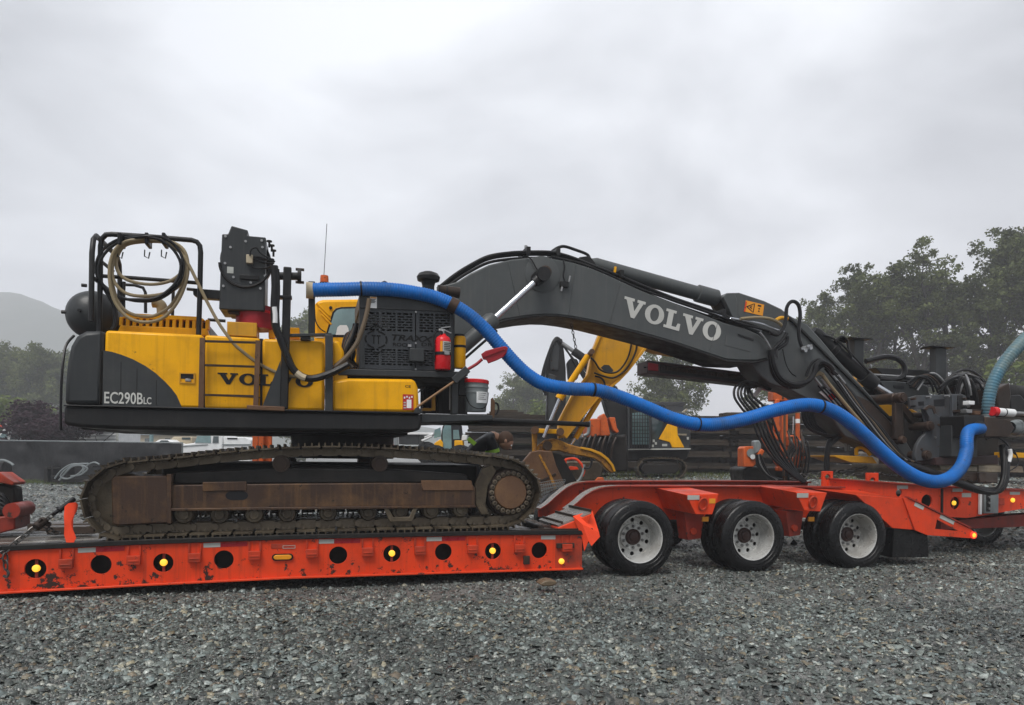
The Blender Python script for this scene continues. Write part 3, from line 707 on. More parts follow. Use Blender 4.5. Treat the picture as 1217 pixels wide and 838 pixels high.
# loose slate chippings in front of and under the trailer
def chippings(n, y0, y1, smin, smax, name, seed, side=0.80):
    r = np.random.default_rng(seed)
    y = np.sqrt(r.uniform(y0 ** 2, y1 ** 2, n)); x = r.uniform(-1, 1, n) * (side * y + 0.4)
    s = smin * (smax / smin) ** (r.uniform(0, 1, n) ** 2.7)
    mk_ = vnoise(x, y, .9, 8) + .5 * vnoise(x, y, 2.6, 9); keep = (mk_ < .22) | (s > .026) | (r.uniform(0, 1, n) < .3)
    x, y, s = x[keep], y[keep], s[keep]; n = len(x)
    asp = r.uniform(.4, .9, n); th = r.uniform(.12, .38, n)
    base = np.array([(-1, -1, -1), (1, -1, -1), (1, 1, -1), (-1, 1, -1), (-.7, -.7, 1), (.7, -.7, 1), (.7, .7, 1), (-.7, .7, 1)], float)
    p = base[None] * (1 + r.uniform(-.42, .42, (n, 8, 3)))
    p *= np.stack([s / 2, s / 2 * asp, s / 2 * th], -1)[:, None]
    # tilt, then spin
    tx, ty = r.normal(0, .30, n), r.normal(0, .30, n)
    z = p[..., 2] + p[..., 0] * tx[:, None] + p[..., 1] * ty[:, None]
    a = r.uniform(0, 2 * math.pi, n); c, q = np.cos(a)[:, None], np.sin(a)[:, None]
    X = p[..., 0] * c - p[..., 1] * q + x[:, None]; Yy = p[..., 0] * q + p[..., 1] * c + y[:, None]
    Z = z + gh(x, y)[:, None] + (s * r.uniform(.02, .30, n))[:, None] + 0.012 * vnoise(x, y, 2.1, 3)[:, None] + .004
    vs = np.stack([X, Yy, Z], -1).reshape(-1, 3)
    fq = np.array([(0, 1, 5, 4), (1, 2, 6, 5), (2, 3, 7, 6), (3, 0, 4, 7), (4, 5, 6, 7)])
    q_ = (np.arange(n)[:, None, None] * 8 + fq[None]).reshape(-1, 4)
    me = bpy.data.meshes.new(name)
    me.vertices.add(len(vs)); me.vertices.foreach_set('co', vs.ravel())
    me.loops.add(q_.size); me.loops.foreach_set('vertex_index', q_.ravel())
    me.polygons.add(len(q_)); me.polygons.foreach_set('loop_start', np.arange(0, q_.size, 4)); me.polygons.foreach_set('loop_total', np.full(len(q_), 4))
    me.update()
    o = bpy.data.objects.new(name, me); COL.objects.link(o)
    return o
def slate_mat():
    m, N, L, P = mk('slate_chippings')
    g = N.new('ShaderNodeNewGeometry')
    r = N.new('ShaderNodeValToRGB'); r.color_ramp.interpolation = 'LINEAR'
    cols = [(0, (.020, .021, .019)), (.22, (.052, .056, .050)), (.44, (.110, .118, .106)), (.64, (.175, .187, .170)), (.74, (.28, .297, .278)), (.80, (.19, .228, .228)), (.86, (.46, .47, .445)), (.91, (.27, .205, .125)), (.94, (.145, .09, .06)), (.97, (.40, .33, .22)), (1, (.52, .52, .49))]
    e = r.color_ramp.elements
    while len(e) < len(cols): e.new(0.5)
    for k, (p, c) in enumerate(cols): e[k].position = p; e[k].color = (*c, 1)
    L.new(g.outputs['Random Per Island'], r.inputs[0])
    v = coords(N, L, rnd=False)
    c = mixc(N, L, ramp(N, L, noise(N, L, v, 60, 4), 0.35, 0.75), r.outputs[0], (0.06, 0.062, 0.06))
    big = ramp(N, L, noise(N, L, v, 0.55, 5), 0.38, 0.64, (0.55, 0.56, 0.57, 1), (1.12, 1.14, 1.14, 1))
    c = mixc(N, L, 1.0, c, big, 'MULTIPLY')
    c = mixc(N, L, 1.0, c, (0.94, 1.0, 0.985), 'MULTIPLY')
    L.new(c, P.inputs['Base Color'])
    L.new(ramp(N, L, noise(N, L, v, 9, 3), 0.35, 0.65, (0.22,) * 3 + (1,), (0.55,) * 3 + (1,)), P.inputs['Roughness'])
    return m
sm_ = slate_mat()
for o in (chippings(100000, 3.6, 7.2, .008, .062, 'gravel', 11), chippings(75000, 6.8, 12.0, .011, .062, 'gravel', 12, .82), chippings(60000, 11.8, 31.5, .03, .12, 'gravel', 13, .80)):
    o.data.materials.append(sm_); tag(o, 'grey slate chippings covering the yard around the trailer', 'gravel', kind='stuff')
# sparse grass along the fence foot
def blades(name, pts, hmin, hmax, mat, label, seed, w=.012):
    r = np.random.default_rng(seed); b = MB()
    for (x, y) in pts:
        z = ghz(x, y); h = r.uniform(hmin, hmax); a = r.uniform(0, 6.28); dx, dy = math.cos(a) * w, math.sin(a) * w; lx, ly = r.normal(0, h * .4), r.normal(0, h * .4)
        b.add([(x - dx, y - dy, z - .01), (x + dx, y + dy, z - .01), (x + lx, y + ly, z + h)], [(0, 1, 2)])
    o = solo(name, b, mat, label, 'grass', MW, kind='stuff', smooth=0)
    return o
def foliage(name, c0, c1, rough=0.6):
    m, N, L, P = mk(name)
    g = N.new('ShaderNodeNewGeometry')
    v = coords(N, L)
    c = mixc(N, L, g.outputs['Random Per Island'], c0, c1)
    c = mixc(N, L, ramp(N, L, noise(N, L, v, .35, 3), 0.35, 0.68), c, tuple(x * 0.6 for x in c0))
    L.new(c, P.inputs['Base Color']); P.inputs['Roughness'].default_value = rough
    P.inputs['Specular IOR Level'].default_value = 0.25
    tr = N.new('ShaderNodeBsdfTranslucent'); L.new(c, tr.inputs['Color']); ms = N.new('ShaderNodeMixShader'); ms.inputs[0].default_value = 0.35
    L.new(P.outputs[0], ms.inputs[1]); L.new(tr.outputs[0], ms.inputs[2]); L.new(ms.outputs[0], N['Material Output'].inputs['Surface'])
    return m
F_dark = foliage('cottonwood_leaves', (0.060, 0.080, 0.020), (0.185, 0.215, 0.070))
F_mid = foliage('roadside_leaves', (0.085, 0.112, 0.026), (0.19, 0.215, 0.06))
F_lime = foliage('spring_leaves', (0.10, 0.15, 0.03), (0.20, 0.24, 0.06))
F_plum = foliage('plum_leaves', (0.025, 0.012, 0.020), (0.060, 0.026, 0.038))
F_ever = foliage('evergreen_needles', (0.022, 0.038, 0.024), (0.05, 0.068, 0.040))
F_grass = foliage('grass_blades', (0.10, 0.15, 0.03), (0.19, 0.22, 0.06))
M['bark'] = paint('tree_bark', (0.075, 0.068, 0.058), 0.8, dirt=(0.035, 0.03, 0.026), damt=0.6, streak=0.5, bump=0.6, bscale=6)
gp = []
for k in range(2600):
    p = pW(RNG.uniform(-60, 150), 576, 31.2); gp.append((p.x + RNG.uniform(-.1, .1), 31.2 + RNG.uniform(-2.0, .6) * RNG.uniform(0, 1)))
blades('grass', gp, .06, .22, F_grass, 'thin strip of green grass along the foot of the black fence', 5)
gp = [(RNG.uniform(3, 13), RNG.uniform(24, 29)) for _ in range(2500)]
blades('grass', gp, .05, .2, F_mid, 'sparse weeds on the brown bank before the timber stacks', 6)

# ------------------------------------------------------------------ trees
def leafmesh(name, centers, rad, per, size, mat, seed, flat=.8):
    r = np.random.default_rng(seed)
    C = np.repeat(np.array(centers), per, 0); n = len(C)
    rr = np.repeat(np.array(rad), per)
    d = r.normal(0, 1, (n, 3)); d /= np.linalg.norm(d, axis=1)[:, None]
    pos = C + d * (rr * r.uniform(0.15, 1, n) ** .6)[:, None] * np.array([1, 1, flat])
    s = size * r.uniform(.6, 1.4, n)
    a = r.normal(0, 1, (n, 3)); a /= np.linalg.norm(a, axis=1)[:, None]
    b = np.cross(a, d + r.normal(0, .4, (n, 3))); b /= np.linalg.norm(b, axis=1)[:, None] + 1e-9
    a = a * s[:, None]; b = b * (s * .6)[:, None]
    vs = np.stack([pos - a, pos + b, pos + a, pos - b], 1).reshape(-1, 3)
    q = np.arange(n * 4).reshape(-1, 4)
    me = bpy.data.meshes.new(name)
    me.vertices.add(n * 4); me.vertices.foreach_set('co', vs.ravel())
    me.loops.add(n * 4); me.loops.foreach_set('vertex_index', q.ravel())
    me.polygons.add(n); me.polygons.foreach_set('loop_start', np.arange(0, n * 4, 4)); me.polygons.foreach_set('loop_total', np.full(n, 4))
    me.update(); me.materials.append(mat)
    return me
def tree_template(h, spread, mat, seed, base=.22, nl=18, per=60, size=.2, crad=.9, up=.75, shape='oval', stems=1):
    # skeleton: trunk, limbs, twigs; leaves hang in clumps at the twig ends
    r = np.random.default_rng(seed); tb = MB(); lb = []; cen = []; rad = []
    for st in range(stems):
        ox = 0 if stems == 1 else r.normal(0, .05 * h)
        lean = r.normal(0, .03, 2)
        top = Vector((ox + lean[0] * h * 2, lean[1] * h * 2, h * .94 * (1 if st == 0 else r.uniform(.7, .95))))
        tr = spline([(ox, 0, -.3), (ox + lean[0] * h * .3, lean[1] * h * .4, h * .3), (ox + lean[0] * h + r.normal(0, .02 * h), lean[1] * h, h * .62), top], 6)
        m = len(tr); r0 = h * .017
        tb.tube(tr, [r0 * (1 - .88 * i / (m - 1)) for i in range(m)], 8)
        for k in range(nl // stems):
            f = base + (1 - base) * (k + r.uniform(0, .9)) / (nl // stems) * .97
            p = tr[min(m - 1, int(f * (m - 1)))]
            t = (f - base) / (1 - base)
            prof = {'oval': math.sin(math.pi * (.18 + .78 * t)) ** .8, 'cone': (1 - t) * 1.05 + .08, 'tall': min(1, 2.6 * (1 - t) + .15) * (.65 + .35 * math.sin(math.pi * min(1, t * 1.3)))}[shape]
            ln = spread * prof * r.uniform(.65, 1.15); az = r.uniform(0, 6.28)
            dz = up * r.uniform(.5, 1.2) if shape != 'cone' else -.15
            q = p + Vector((math.cos(az) * ln, math.sin(az) * ln, ln * dz))
            mid = p.lerp(q, .5) + Vector((r.normal(0, .06), r.normal(0, .06), -.04)) * ln
            limb = spline([p, mid, q], 4)
            tb_ = MB().tube(limb, [r0 * .34 * (1 - .8 * i / (len(limb) - 1)) for i in range(len(limb))], 5)
            lb.append(tb_)
            for j in range(7):
                s_ = limb[min(len(limb) - 1, 2 + j * (len(limb) - 2) // 7 + (1 if j else 0))]
                e = s_ + Vector(r.normal(0, 1, 3)) * spread * .20 + Vector((0, 0, spread * .08))
                lb.append(MB().tube([s_, e], [r0 * .08, r0 * .03], 3))
                cen.append(e); rad.append(crad * r.uniform(.6, 1.25))
            cen.append(q); rad.append(crad * r.uniform(.5, 1.0))
    limbs = MB()
    for b in lb: limbs.add(b.v, b.f)
    return (mesh_of(tb, 'trunk'), mesh_of(limbs, 'limbs'), leafmesh('crown', [tuple(c) for c in cen], rad, per, size, mat, seed + 1))
TPL = {
 'tall': [tree_template(20, 3.6, F_dark, 21, .24, 30, 66, .14, .70, 1.35, 'tall', 2), tree_template(20, 3.1, F_dark, 22, .22, 28, 66, .14, .70, 1.5, 'tall'), tree_template(20, 3.9, F_dark, 23, .20, 33, 62, .14, .72, 1.2, 'tall', 3)],
 'far': [tree_template(15, 4.0, F_mid, 31, .10, 26, 100, .17, 1.15, .7, 'oval', 2), tree_template(15, 3.2, F_mid, 32, .08, 26, 100, .17, 1.0, .9, 'tall')],
 'ever': [tree_template(14, 3.6, F_dark, 41, .16, 22, 60, .24, 1.1, .4, 'cone')],
 'lime': [tree_template(6, 2.4, F_lime, 51, .08, 14, 60, .16, .85, .5, 'oval', 2)],
 'plum': [tree_template(4, 1.7, F_plum, 61, .05, 20, 110, .085, .62, .8, 'oval', 3)],
}
for k in TPL:
    for a, b, c in TPL[k]: a.materials.append(M['bark']); b.materials.append(M['bark'])
def tree(kind, i, px, py_top, Y, label, name='tree', wide=1.0, rot=None, group=None, cat='tree', drop=0):
    b = pW(px, 540, Y); z = ghz(b.x, Y) - drop; t = pW(px, py_top, Y).z
    a, l, c = TPL[kind][i % len(TPL[kind])]
    h0 = {'tall': 20, 'far': 15, 'ever': 14, 'lime': 6, 'plum': 4}[kind] * 1.02
    s = (t - z) / h0
    e = thing(name, label, cat, (b.x, Y, z), MW, group)
    e.rotation_euler = (0, 0, RNG.uniform(0, 6.28) if rot is None else rot); e.scale = (s * wide, s * wide, s)
    put('trunk', a, e, (b.x, Y, z)); put('limbs', l, e, (b.x, Y, z)); put('crown', c, e, (b.x, Y, z))
    return e
gR = 'tall trees behind the yard on the right'
tree('tall', 0, 1146, 268, 62, 'tallest dark cottonwood with a broad crown, second from the right edge', 'cottonwood_tree', 1.15, .4, gR)
tree('tall', 1, 1208, 276, 60, 'tall narrow cottonwood cut by the right edge of the photo', 'cottonwood_tree', 1.0, 1.0, gR)
tree('tall', 2, 1098, 282, 63, 'dense cottonwood left of the tallest one above the drill hoses', 'cottonwood_tree', 1.0, 2.2, gR)
tree('tall', 0, 1052, 312, 66, 'rounded cottonwood behind the excavator stick cylinder', 'cottonwood_tree', 1.0, 3.6, gR)
tree('tall', 2, 1002, 340, 70, 'lower cottonwood behind the bend of the excavator stick', 'cottonwood_tree', .95, 5.0, gR)
tree('tall', 1, 966, 348, 72, 'slim lower cottonwood just right of the black hose loop on the stick', 'cottonwood_tree', 1.0, .9, gR)
tree('tall', 1, 1168, 268, 61, 'upright cottonwood between the tallest one and the right edge', 'cottonwood_tree', 1.1, 2.9, gR)
tree('tall', 1, 1030, 318, 66, 'narrow leafy cottonwood behind the upper end of the stick cylinder', 'cottonwood_tree', 1.3, 1.2, gR)
tree('tall', 0, 1300, 290, 62, 'tall cottonwood beyond the right edge', 'cottonwood_tree', 1.1, 2.0, gR)
gL = 'row of trees behind the trucks on the left'
for k, (px, py, w) in enumerate(((-45, 402, 1), (-8, 404, 1.0), (22, 410, .95), (50, 408, .95), (78, 415, .9), (104, 422, .9))):
    tree('far', k, px, py, 96 + 3 * (k % 3), ['pale green tree past the left edge of the photo', 'pale green tree at the left edge above the white truck cab', 'pale green tree above the plum bush, right of the edge tree', 'tall pale tree just left of the black counterweight', 'pale tree half hidden behind the black counterweight', 'pale tree hidden behind the excavator body'][k], 'roadside_tree', w, k * 1.3, gL)
tree('lime', 0, 16, 484, 55, 'small bright lime green tree above the white truck cab', 'small_tree', 1.15, 1.0)
tree('plum', 0, 70, 486, 38, 'dark plum coloured bush behind the black fence', 'bush', 1.55, .3, cat='bush')
tree('far', 1, 354, 366, 100, 'grey green tree seen between the black pole and the yellow cab', 'roadside_tree', .9, .2)
gM = 'hazy trees beyond the boom'
tree('far', 0, 612, 441, 105, 'hazy tree seen under the blue hose just right of the pail', 'roadside_tree', .95, 1.4, gM)
tree('far', 1, 640, 447, 108, 'hazy tree between the pail and the black piling arm', 'roadside_tree', 1.0, 2.4, gM)
tree('far', 0, 672, 462, 112, 'low hazy tree right behind the black piling arm', 'roadside_tree', .9, .6, gM)
tree('lime', 0, 640, 489, 70, 'low bright green bush behind the far end of the platform', 'small_tree', 1.2, 2.0)
tree('far', 0, 806, 408, 78, 'broad grey green tree rising behind the caged excavator cab', 'roadside_tree', .95, 3.3)
tree('ever', 0, 774, 466, 80, 'low conifer beside the broad tree behind the caged cab', 'conifer_tree', 1.2, 1.3)
tree('far', 1, 930, 420, 70, 'tree behind the orange drilling rig mast', 'roadside_tree', 1.1, .8)
tree('lime', 0, 1200, 448, 50, 'light green bushy tree behind the green blue suction hose', 'small_tree', 1.0, .5)
tree('lime', 0, 1235, 450, 49, 'light green bushy tree at the right edge', 'small_tree', 1.0, 1.5)
for k, px in enumerate((290, 235, 170)):
    tree('far', k, px, 506 - (k % 3) * 3, 130, ('low hazy tree above the utility body of the service truck', 'low hazy tree above the cab of the service truck', 'low hazy tree beyond the tan warehouse left of the teal post')[k], 'roadside_tree', 1.6, k, 'low trees beyond the parked trucks')
# ------------------------------------------------------------------ hill in the mist
ridge = lerpf([(-900, 320), (-500, 318), (-200, 330), (-40, 346), (0, 349), (20, 350), (40, 358), (60, 362), (80, 371), (110, 384), (160, 405), (230, 430), (330, 468), (450, 500), (600, 520), (760, 532), (1217, 536), (2000, 530)])
cx = np.linspace(-1100, 2100, 240)
hv = []; rows = 22
for j in range(rows):
    f = j / (rows - 1); Y = 420 + 130 * f
    for x in cx:
        p = pW(x, ridge(x), 550); base = max(p.z, 2)
        X = p.x * Y / 550
        z = base * (1 - (1 - f) ** 1.6)
        z += (mnoise.fractal((X * .03, Y * .03, 0), 1.0, 2.0, 4) * 4 + mnoise.noise((X * .23, Y * .23, 3)) * 2.4) * min(1, base / 40)
        hv.append((X, Y, z - 1))
n = len(cx)
me = bpy.data.meshes.new('hill')
me.from_pydata(hv, [], [(j * n + i, j * n + i + 1, (j + 1) * n + i + 1, (j + 1) * n + i) for j in range(rows - 1) for i in range(n - 1)])
hill = bpy.data.objects.new('hill', me); COL.objects.link(hill); tag(hill, kind='structure')
hm = paint('wooded_hillside', (0.045, 0.060, 0.035), 0.9, dirt=(0.09, 0.09, 0.07), damt=0.5, streak=0, bump=1.0, bscale=.4, dscale=.03)
me.materials.append(hm); me.polygons.foreach_set('use_smooth', [True] * len(me.polygons))
# ------------------------------------------------------------------ excavator
exc = thing('excavator', 'big yellow and charcoal crawler excavator with long grey boom loaded on the orange trailer', 'excavator', (3.1, 1.6, .60))
def glyph(ch):
    E = lambda rx, ry, cx, cy, n=26: [(cx + rx * math.cos(2 * math.pi * k / n), cy + ry * math.sin(2 * math.pi * k / n)) for k in range(n)]
    if ch == 'V': return 1.3, [[(0, 1), (.62, 1), (.62, .86), (.50, .86), (.72, .36), (.93, .86), (.80, .86), (.80, 1), (1.3, 1), (1.3, .86), (1.18, .86), (.80, 0), (.58, 0), (.14, .86), (0, .86)]]
    if ch == 'L': return 1.0, [[(0, 0), (0, .14), (.16, .14), (.16, .86), (0, .86), (0, 1), (.64, 1), (.64, .86), (.48, .86), (.48, .16), (.76, .16), (.84, .38), (1.0, .38), (1.0, 0)]]
    return 1.18, (E(.59, .52, .59, .5), E(.27, .36, .59, .5))
def slab_word(word, o, e1, e2, v, th=.004):           # slab-serif capitals as thin raised letters; e1 / e2: unit steps right and up
    out = []
    x = 0
    for ch in word:
        w, g = glyph(ch); b = MB()
        T = lambda p: (o[0] + e1[0] * (x + p[0]) + e2[0] * p[1], o[1] + e1[1] * (x + p[0]) + e2[1] * p[1])
        if ch == 'O':
            a, c = [T(p) for p in g[0]], [T(p) for p in g[1]]; n = len(a)
            vs = [(p[0], vv, p[1]) for vv in (v, v + th) for ring in (a, c) for p in ring]
            fs = [f for k in range(n) for f in ((k, (k + 1) % n, n + (k + 1) % n, n + k), (n + k, n + (k + 1) % n, 3 * n + (k + 1) % n, 3 * n + k), ((k + 1) % n, k, 2 * n + k, 2 * n + (k + 1) % n))]
            b.add(vs, fs)
        else: b.prism([T(p) for p in g[0]], v, v + th)
        out.append(b); x += w + .07
    return out, x - .07
def flat_text(txt, u0, w0, u1, w1, v, name, m, parent, slant=0, th=.003, bold=.012):
    cu = bpy.data.curves.new('txt', 'FONT'); cu.body = txt; cu.size = 1; cu.extrude = 0; cu.offset = bold; cu.resolution_u = 3; cu.shear = slant
    to = bpy.data.objects.new('txt', cu); COL.objects.link(to)
    bpy.context.view_layer.update()
    me = bpy.data.meshes.new_from_object(to.evaluated_get(bpy.context.evaluated_depsgraph_get()))
    bpy.data.objects.remove(to); bpy.data.curves.remove(cu)
    a = np.array([v_.co[:] for v_ in me.vertices]); lo, hi = a.min(0), a.max(0)
    b = MB()
    vs = [(u0 + (x - lo[0]) / (hi[0] - lo[0]) * (u1 - u0), v, w0 + (y - lo[1]) / (hi[1] - lo[1]) * (w1 - w0)) for x, y, z in a]
    b.add(vs, [tuple(p.vertices) for p in me.polygons])
    bpy.data.meshes.remove(me)
    o = part(name, b, M[m], parent, smooth=0)
    return o
BV = .15                                              # near side of the upper body
# ---- upper body
cw = part('counterweight', MB().prism(uw([(75.5, 481.5), (76.5, 455), (79, 430), (83, 411), (90, 399), (101, 393), (124, 392.3), (121, 481.5)], BV), BV, 2.95), M['grey'], exc, bev=.05)
part('panel_seam', MB().prism(uw([(119.2, 394), (120.4, 394), (119, 481), (117.8, 481)], BV), BV - .003, BV + .01), M['blacksoot'], cw)
part('drain_hose', MB().tube(spline([pT(88, 399, .3), pT(78, 412, .2), pT(74, 440, .1), pT(72.5, 470, .1), pT(72, 505, .1), pT(73, 512, .1)], 5), .014, 6), M['hose'], cw)
part('skirt', MB().prism(uw([(75, 482.3), (124, 482.6), (340, 488.4), (500, 491.8), (501.5, 500), (500, 511), (490, 513.5), (340, 512.5), (134, 510), (95, 508), (75, 504.5)], .03), .03, 3.0), M['black'], exc, bev=.035)
part('skirt_ledge', MB().prism(uw([(76, 481), (340, 486.8), (500, 490.2), (500, 492), (340, 488.6), (76, 482.8)], .02), .0, .25), M['black'], exc, bev=.006)
belly = MB().box(pT(110, 500, 1).x, pT(480, 500, 1).x, .6, 2.5, pT(300, 514, .5).z, pT(300, 505, .5).z)
part('belly_plate', belly, M['blacksoot'], exc)
part('swing_bearing', MB().cyl((pT(408, 520, 1.6).x, 1.6, 1.42), (pT(408, 520, 1.6).x, 1.6, 1.80), .66, n=40), M['blacksoot'], exc)
ed = part('engine_door', MB().prism(uw([(124.8, 392.3), (180, 394.8), (241.3, 397.8), (241.3, 485.6), (121.6, 482.4)], BV), BV, 2.9), M['yellow'], exc, bev=.03)
sw = uw([(122.9, 416.5), (133, 418.2), (144, 421.5), (158, 427), (173, 435), (185, 443.5), (196, 453.5), (204, 462), (210, 470), (216.5, 484.8), (121.8, 482.2)], BV)
sp = part('swoosh_panel', MB().prism(sw, BV - .004, BV + .01), M['grey'], ed)
for x in (144, 163, 186):
    a, b = pT(x, 430 if x < 150 else (438 if x < 170 else 452), BV), pT(x - .8, 482, BV)
    part('panel_seam', MB().box(a.x - .003, a.x + .003, BV - .006, BV - .0035, b.z, a.z), M['blacksoot'], sp)
a, b = pT(213, 455.5, BV), pT(232, 443.5, BV)
lt = part('latch_frame', MB().box(a.x, b.x, BV - .012, BV - .001, a.z, a.z + .012).box(a.x, b.x, BV - .012, BV - .001, b.z - .012, b.z).box(a.x, a.x + .014, BV - .012, BV - .001, a.z + .012, b.z - .012).box(b.x - .014, b.x, BV - .012, BV - .001, a.z + .012, b.z - .012), M['yellow_old'], ed)
part('latch', MB().box(a.x + .06, b.x - .04, BV - .016, BV - .002, a.z + .02, a.z + .05), M['steel'], ed, bev=.004)
part('recess', MB().box(a.x + .014, b.x - .014, BV - .003, BV - .001, a.z + .05, b.z - .012), M['ink'], ed)
md = part('side_panel', MB().prism(uw([(243.2, 397.9), (309.2, 401.8), (309.2, 487.2), (243.2, 485.7)], BV), BV, 2.9), M['yellow'], exc, bev=.025)
fd = part('pump_door', MB().prism(uw([(311.2, 402), (384, 405), (386, 410), (386, 488.6), (311.2, 487.3)], BV), BV, 2.9), M['yellow'], exc, bev=.035)
for x in (242.2, 310.2): 
    a, b = pT(x, 400, BV), pT(x, 486, BV); part('door_gap', MB().box(a.x - .02, a.x + .02, BV + .02, BV + .06, b.z, a.z - .02), M['blacksoot'], exc)
part('seam', MB().prism(uw([(244, 469), (309, 472), (309, 473), (244, 470)], BV), BV - .003, BV + .005), M['blacksoot'], md)
flat_text('EC290B', pT(124, 480, BV).x, pT(124, 479.6, BV).z, pT(170, 480, BV).x, pT(124, 465.5, BV).z, BV - .007, 'model_lettering', 'letter', sp)
flat_text('LC', pT(170.8, 480, BV).x, pT(171, 480.4, BV).z, pT(180, 480, BV).x, pT(171, 472, BV).z, BV - .007, 'model_lettering', 'letter', sp, bold=.02)
o, q = pT(258.5, 456.5, BV), pT(372, 458, BV)
word, wlen = slab_word('VOLVO', (0, 0), (1, 0), (0, 1), BV - .006)
h = pT(259, 442.8, BV).z - o.z; ku = (q.x - o.x) / wlen
for b in word:
    b.v = [(o.x + x * ku, y, o.z + z * h) for x, y, z in b.v]; part('maker_lettering', b, M['ink'], md, smooth=0)
for x in (201, 345):
    p = pT(x, 392, BV)
# ---- ladder on the side
ld = MB()
tops = [(240.3, 401.5), (306.5, 404.5)]; bots = [(239, 484), (305, 486)]
lad = part('ladder', MB().bar(pT(240.8, 402, .07), pT(239, 484.5, .07), .05, .045, (0, 1, 0)), M['rust'], exc)
part('ladder_rail', MB().bar(pT(306.8, 405, .07), pT(303.8, 486, .07), .05, .045, (0, 1, 0)), M['rust'], lad)
for y0, y1 in ((405.5, 407.3), (434, 436), (469.3, 471)):
    part('rung', MB().bar(pT(241, y0, .07), pT(306, y1, .07), .03, .022), M['rustdark'], lad)
# ---- black pole with gusset
pole = part('pole', MB().bar(pT(337.5, 486, .07), pT(341.8, 318, .07), .085, .085, (0, 1, 0)), M['black'], exc, bev=.012)
part('gusset', MB().prism(uw([(333.5, 428), (334.5, 486), (310.5, 486)], .06), .055, .075), M['grey'], pole, bev=.004)
part('pole_foot', MB().prism(uw([(293.5, 481.5), (338.5, 483.5), (338.5, 489), (293.5, 487)], .0), -.02, .22), M['rust'], pole, bev=.008)
a, b = pT(326, 328, .10), pT(357, 328.5, .10)
part('cross_pipe', MB().cyl(a, b, .042, n=18), M['black'], pole)
part('pipe_flange', MB().cyl(b - Vector((.03, 0, 0)), b + Vector((.01, 0, 0)), .082, n=18), M['black'], pole)
for dz in (-.07, .07): part('flange_bolt', MB().cyl(b + Vector((-.05, -.02, dz)), b + Vector((.04, -.02, dz)), .016, n=8), M['rustdark'], pole)
part('pole_collar', MB().bar(pT(331, 353.5, .07), pT(347, 354, .07), .11, .03), M['black'], pole, bev=.004)
# ---- hose reel box on a red pillar
rv = .22
reel = part('reel_box', MB().prism(uw([(263.7, 278), (271, 278), (275, 268), (294.8, 273.6), (293, 280), (316, 282), (314.5, 370), (260.2, 367.4), (262, 320)], rv), rv, .72), M['grey'], exc, bev=.012)
part('reel_disc', MB().lathe(tuple(pT(293, 312, .5)), (0, 1, 0), [(-.08, 0), (-.08, .272), (.10, .272), (.10, 0)], 40), M['black'], reel)
arc = [(292 + 31 * math.cos(t), 311 + 30 * math.sin(t)) for t in np.linspace(R(0), R(178), 22)]
part('reel_rim', MB().tube([pT(x, y, rv - .012) for x, y in arc], .016, 6), M['black'], reel)
a, b = pT(285, 332, rv), pT(308, 328.5, rv); part('reel_step', MB().box(a.x, b.x, rv - .03, rv - .001, a.z, b.z), M['black'], reel, bev=.004)
for x, y in ((268, 281), (274, 294), (267.5, 313), (265.5, 340), (277.5, 329.5), (292, 287), (312, 294), (309.5, 343), (298, 336), (311, 286), (315, 328)):
    p = pT(x, y, rv); part('bolt', MB().cyl(p - Vector((0, .012, 0)), p, .014, n=8), M['steel'], reel)
p = pT(274, 320.5, rv); part('data_plate', MB().box(p.x - .035, p.x + .03, rv - .004, rv - .0005, p.z - .04, p.z + .03), M['tape_w'], reel)
a, b = pT(293, 314, rv), pT(301, 304.5, rv); part('connector', MB().box(a.x, b.x, rv - .06, rv, a.z, b.z), M['beige'], reel, bev=.006)
for pts in ([(297, 304), (299, 296), (305, 294.5), (309, 300), (318, 306), (326, 309)], [(301, 305), (310, 306), (318, 309), (327, 311)], [(301, 308), (312, 312), (326, 313)], [(298, 314), (302, 318.5), (314, 319), (325, 315)], [(301, 306), (314, 309), (325, 308)]):
    part('cable', MB().tube(spline([pT(x, y, rv - .07) for x, y in pts], 5), .010, 6), M['hose'], reel)
for x, y in ((320, 294), (323, 299), (325, 305)):
    p = pT(x, y, .3); part('valve_stem', MB().cyl(p, p + Vector((0, 0, .06)), .012, n=8).cyl(p + Vector((0, 0, .06)), p + Vector((0, 0, .075)), .03, n=10), M['black'], reel)
p0, p1 = pT(303, 392, .45), pT(303, 372, .45)
pil = part('reel_pillar', MB().cyl(p0, p1 + Vector((0, 0, .06)), .205, n=28), M['redplastic'], exc)
part('painted_sheen_band', MB().lathe(tuple(p1 - Vector((0, 0, .02))), (0, 0, 1), [(0, .206), (0, .212), (.03, .212), (.03, .206)], 28), M['red'], pil)  # brighter red ring painted in as a sheen on the pillar
part('reel_foot', MB().prism(uw([(270, 370), (284, 371), (284, 374.5), (272, 373)], .3), .3, .6), M['rustdark'], exc)
part('yellow_box', MB().prism(uw([(269.8, 382), (305.3, 383.8), (305.3, 400.5), (269.8, 398.6)], .18), .18, .55), M['yellow_old'], exc, bev=.006)
part('yellow_cap', MB().prism(uw([(342, 389), (356, 389.5), (356, 402), (342, 401)], .5), .5, 1.2).prism(uw([(319, 390), (326, 387), (327, 402), (319, 402)], .4), .4, .6), M['yellow'], exc, bev=.01)
part('support_arm', MB().prism(uw([(229, 342.5), (262, 345), (262, 356), (236, 354), (229.5, 350)], .42), .42, .52), M['black'], exc, bev=.006)
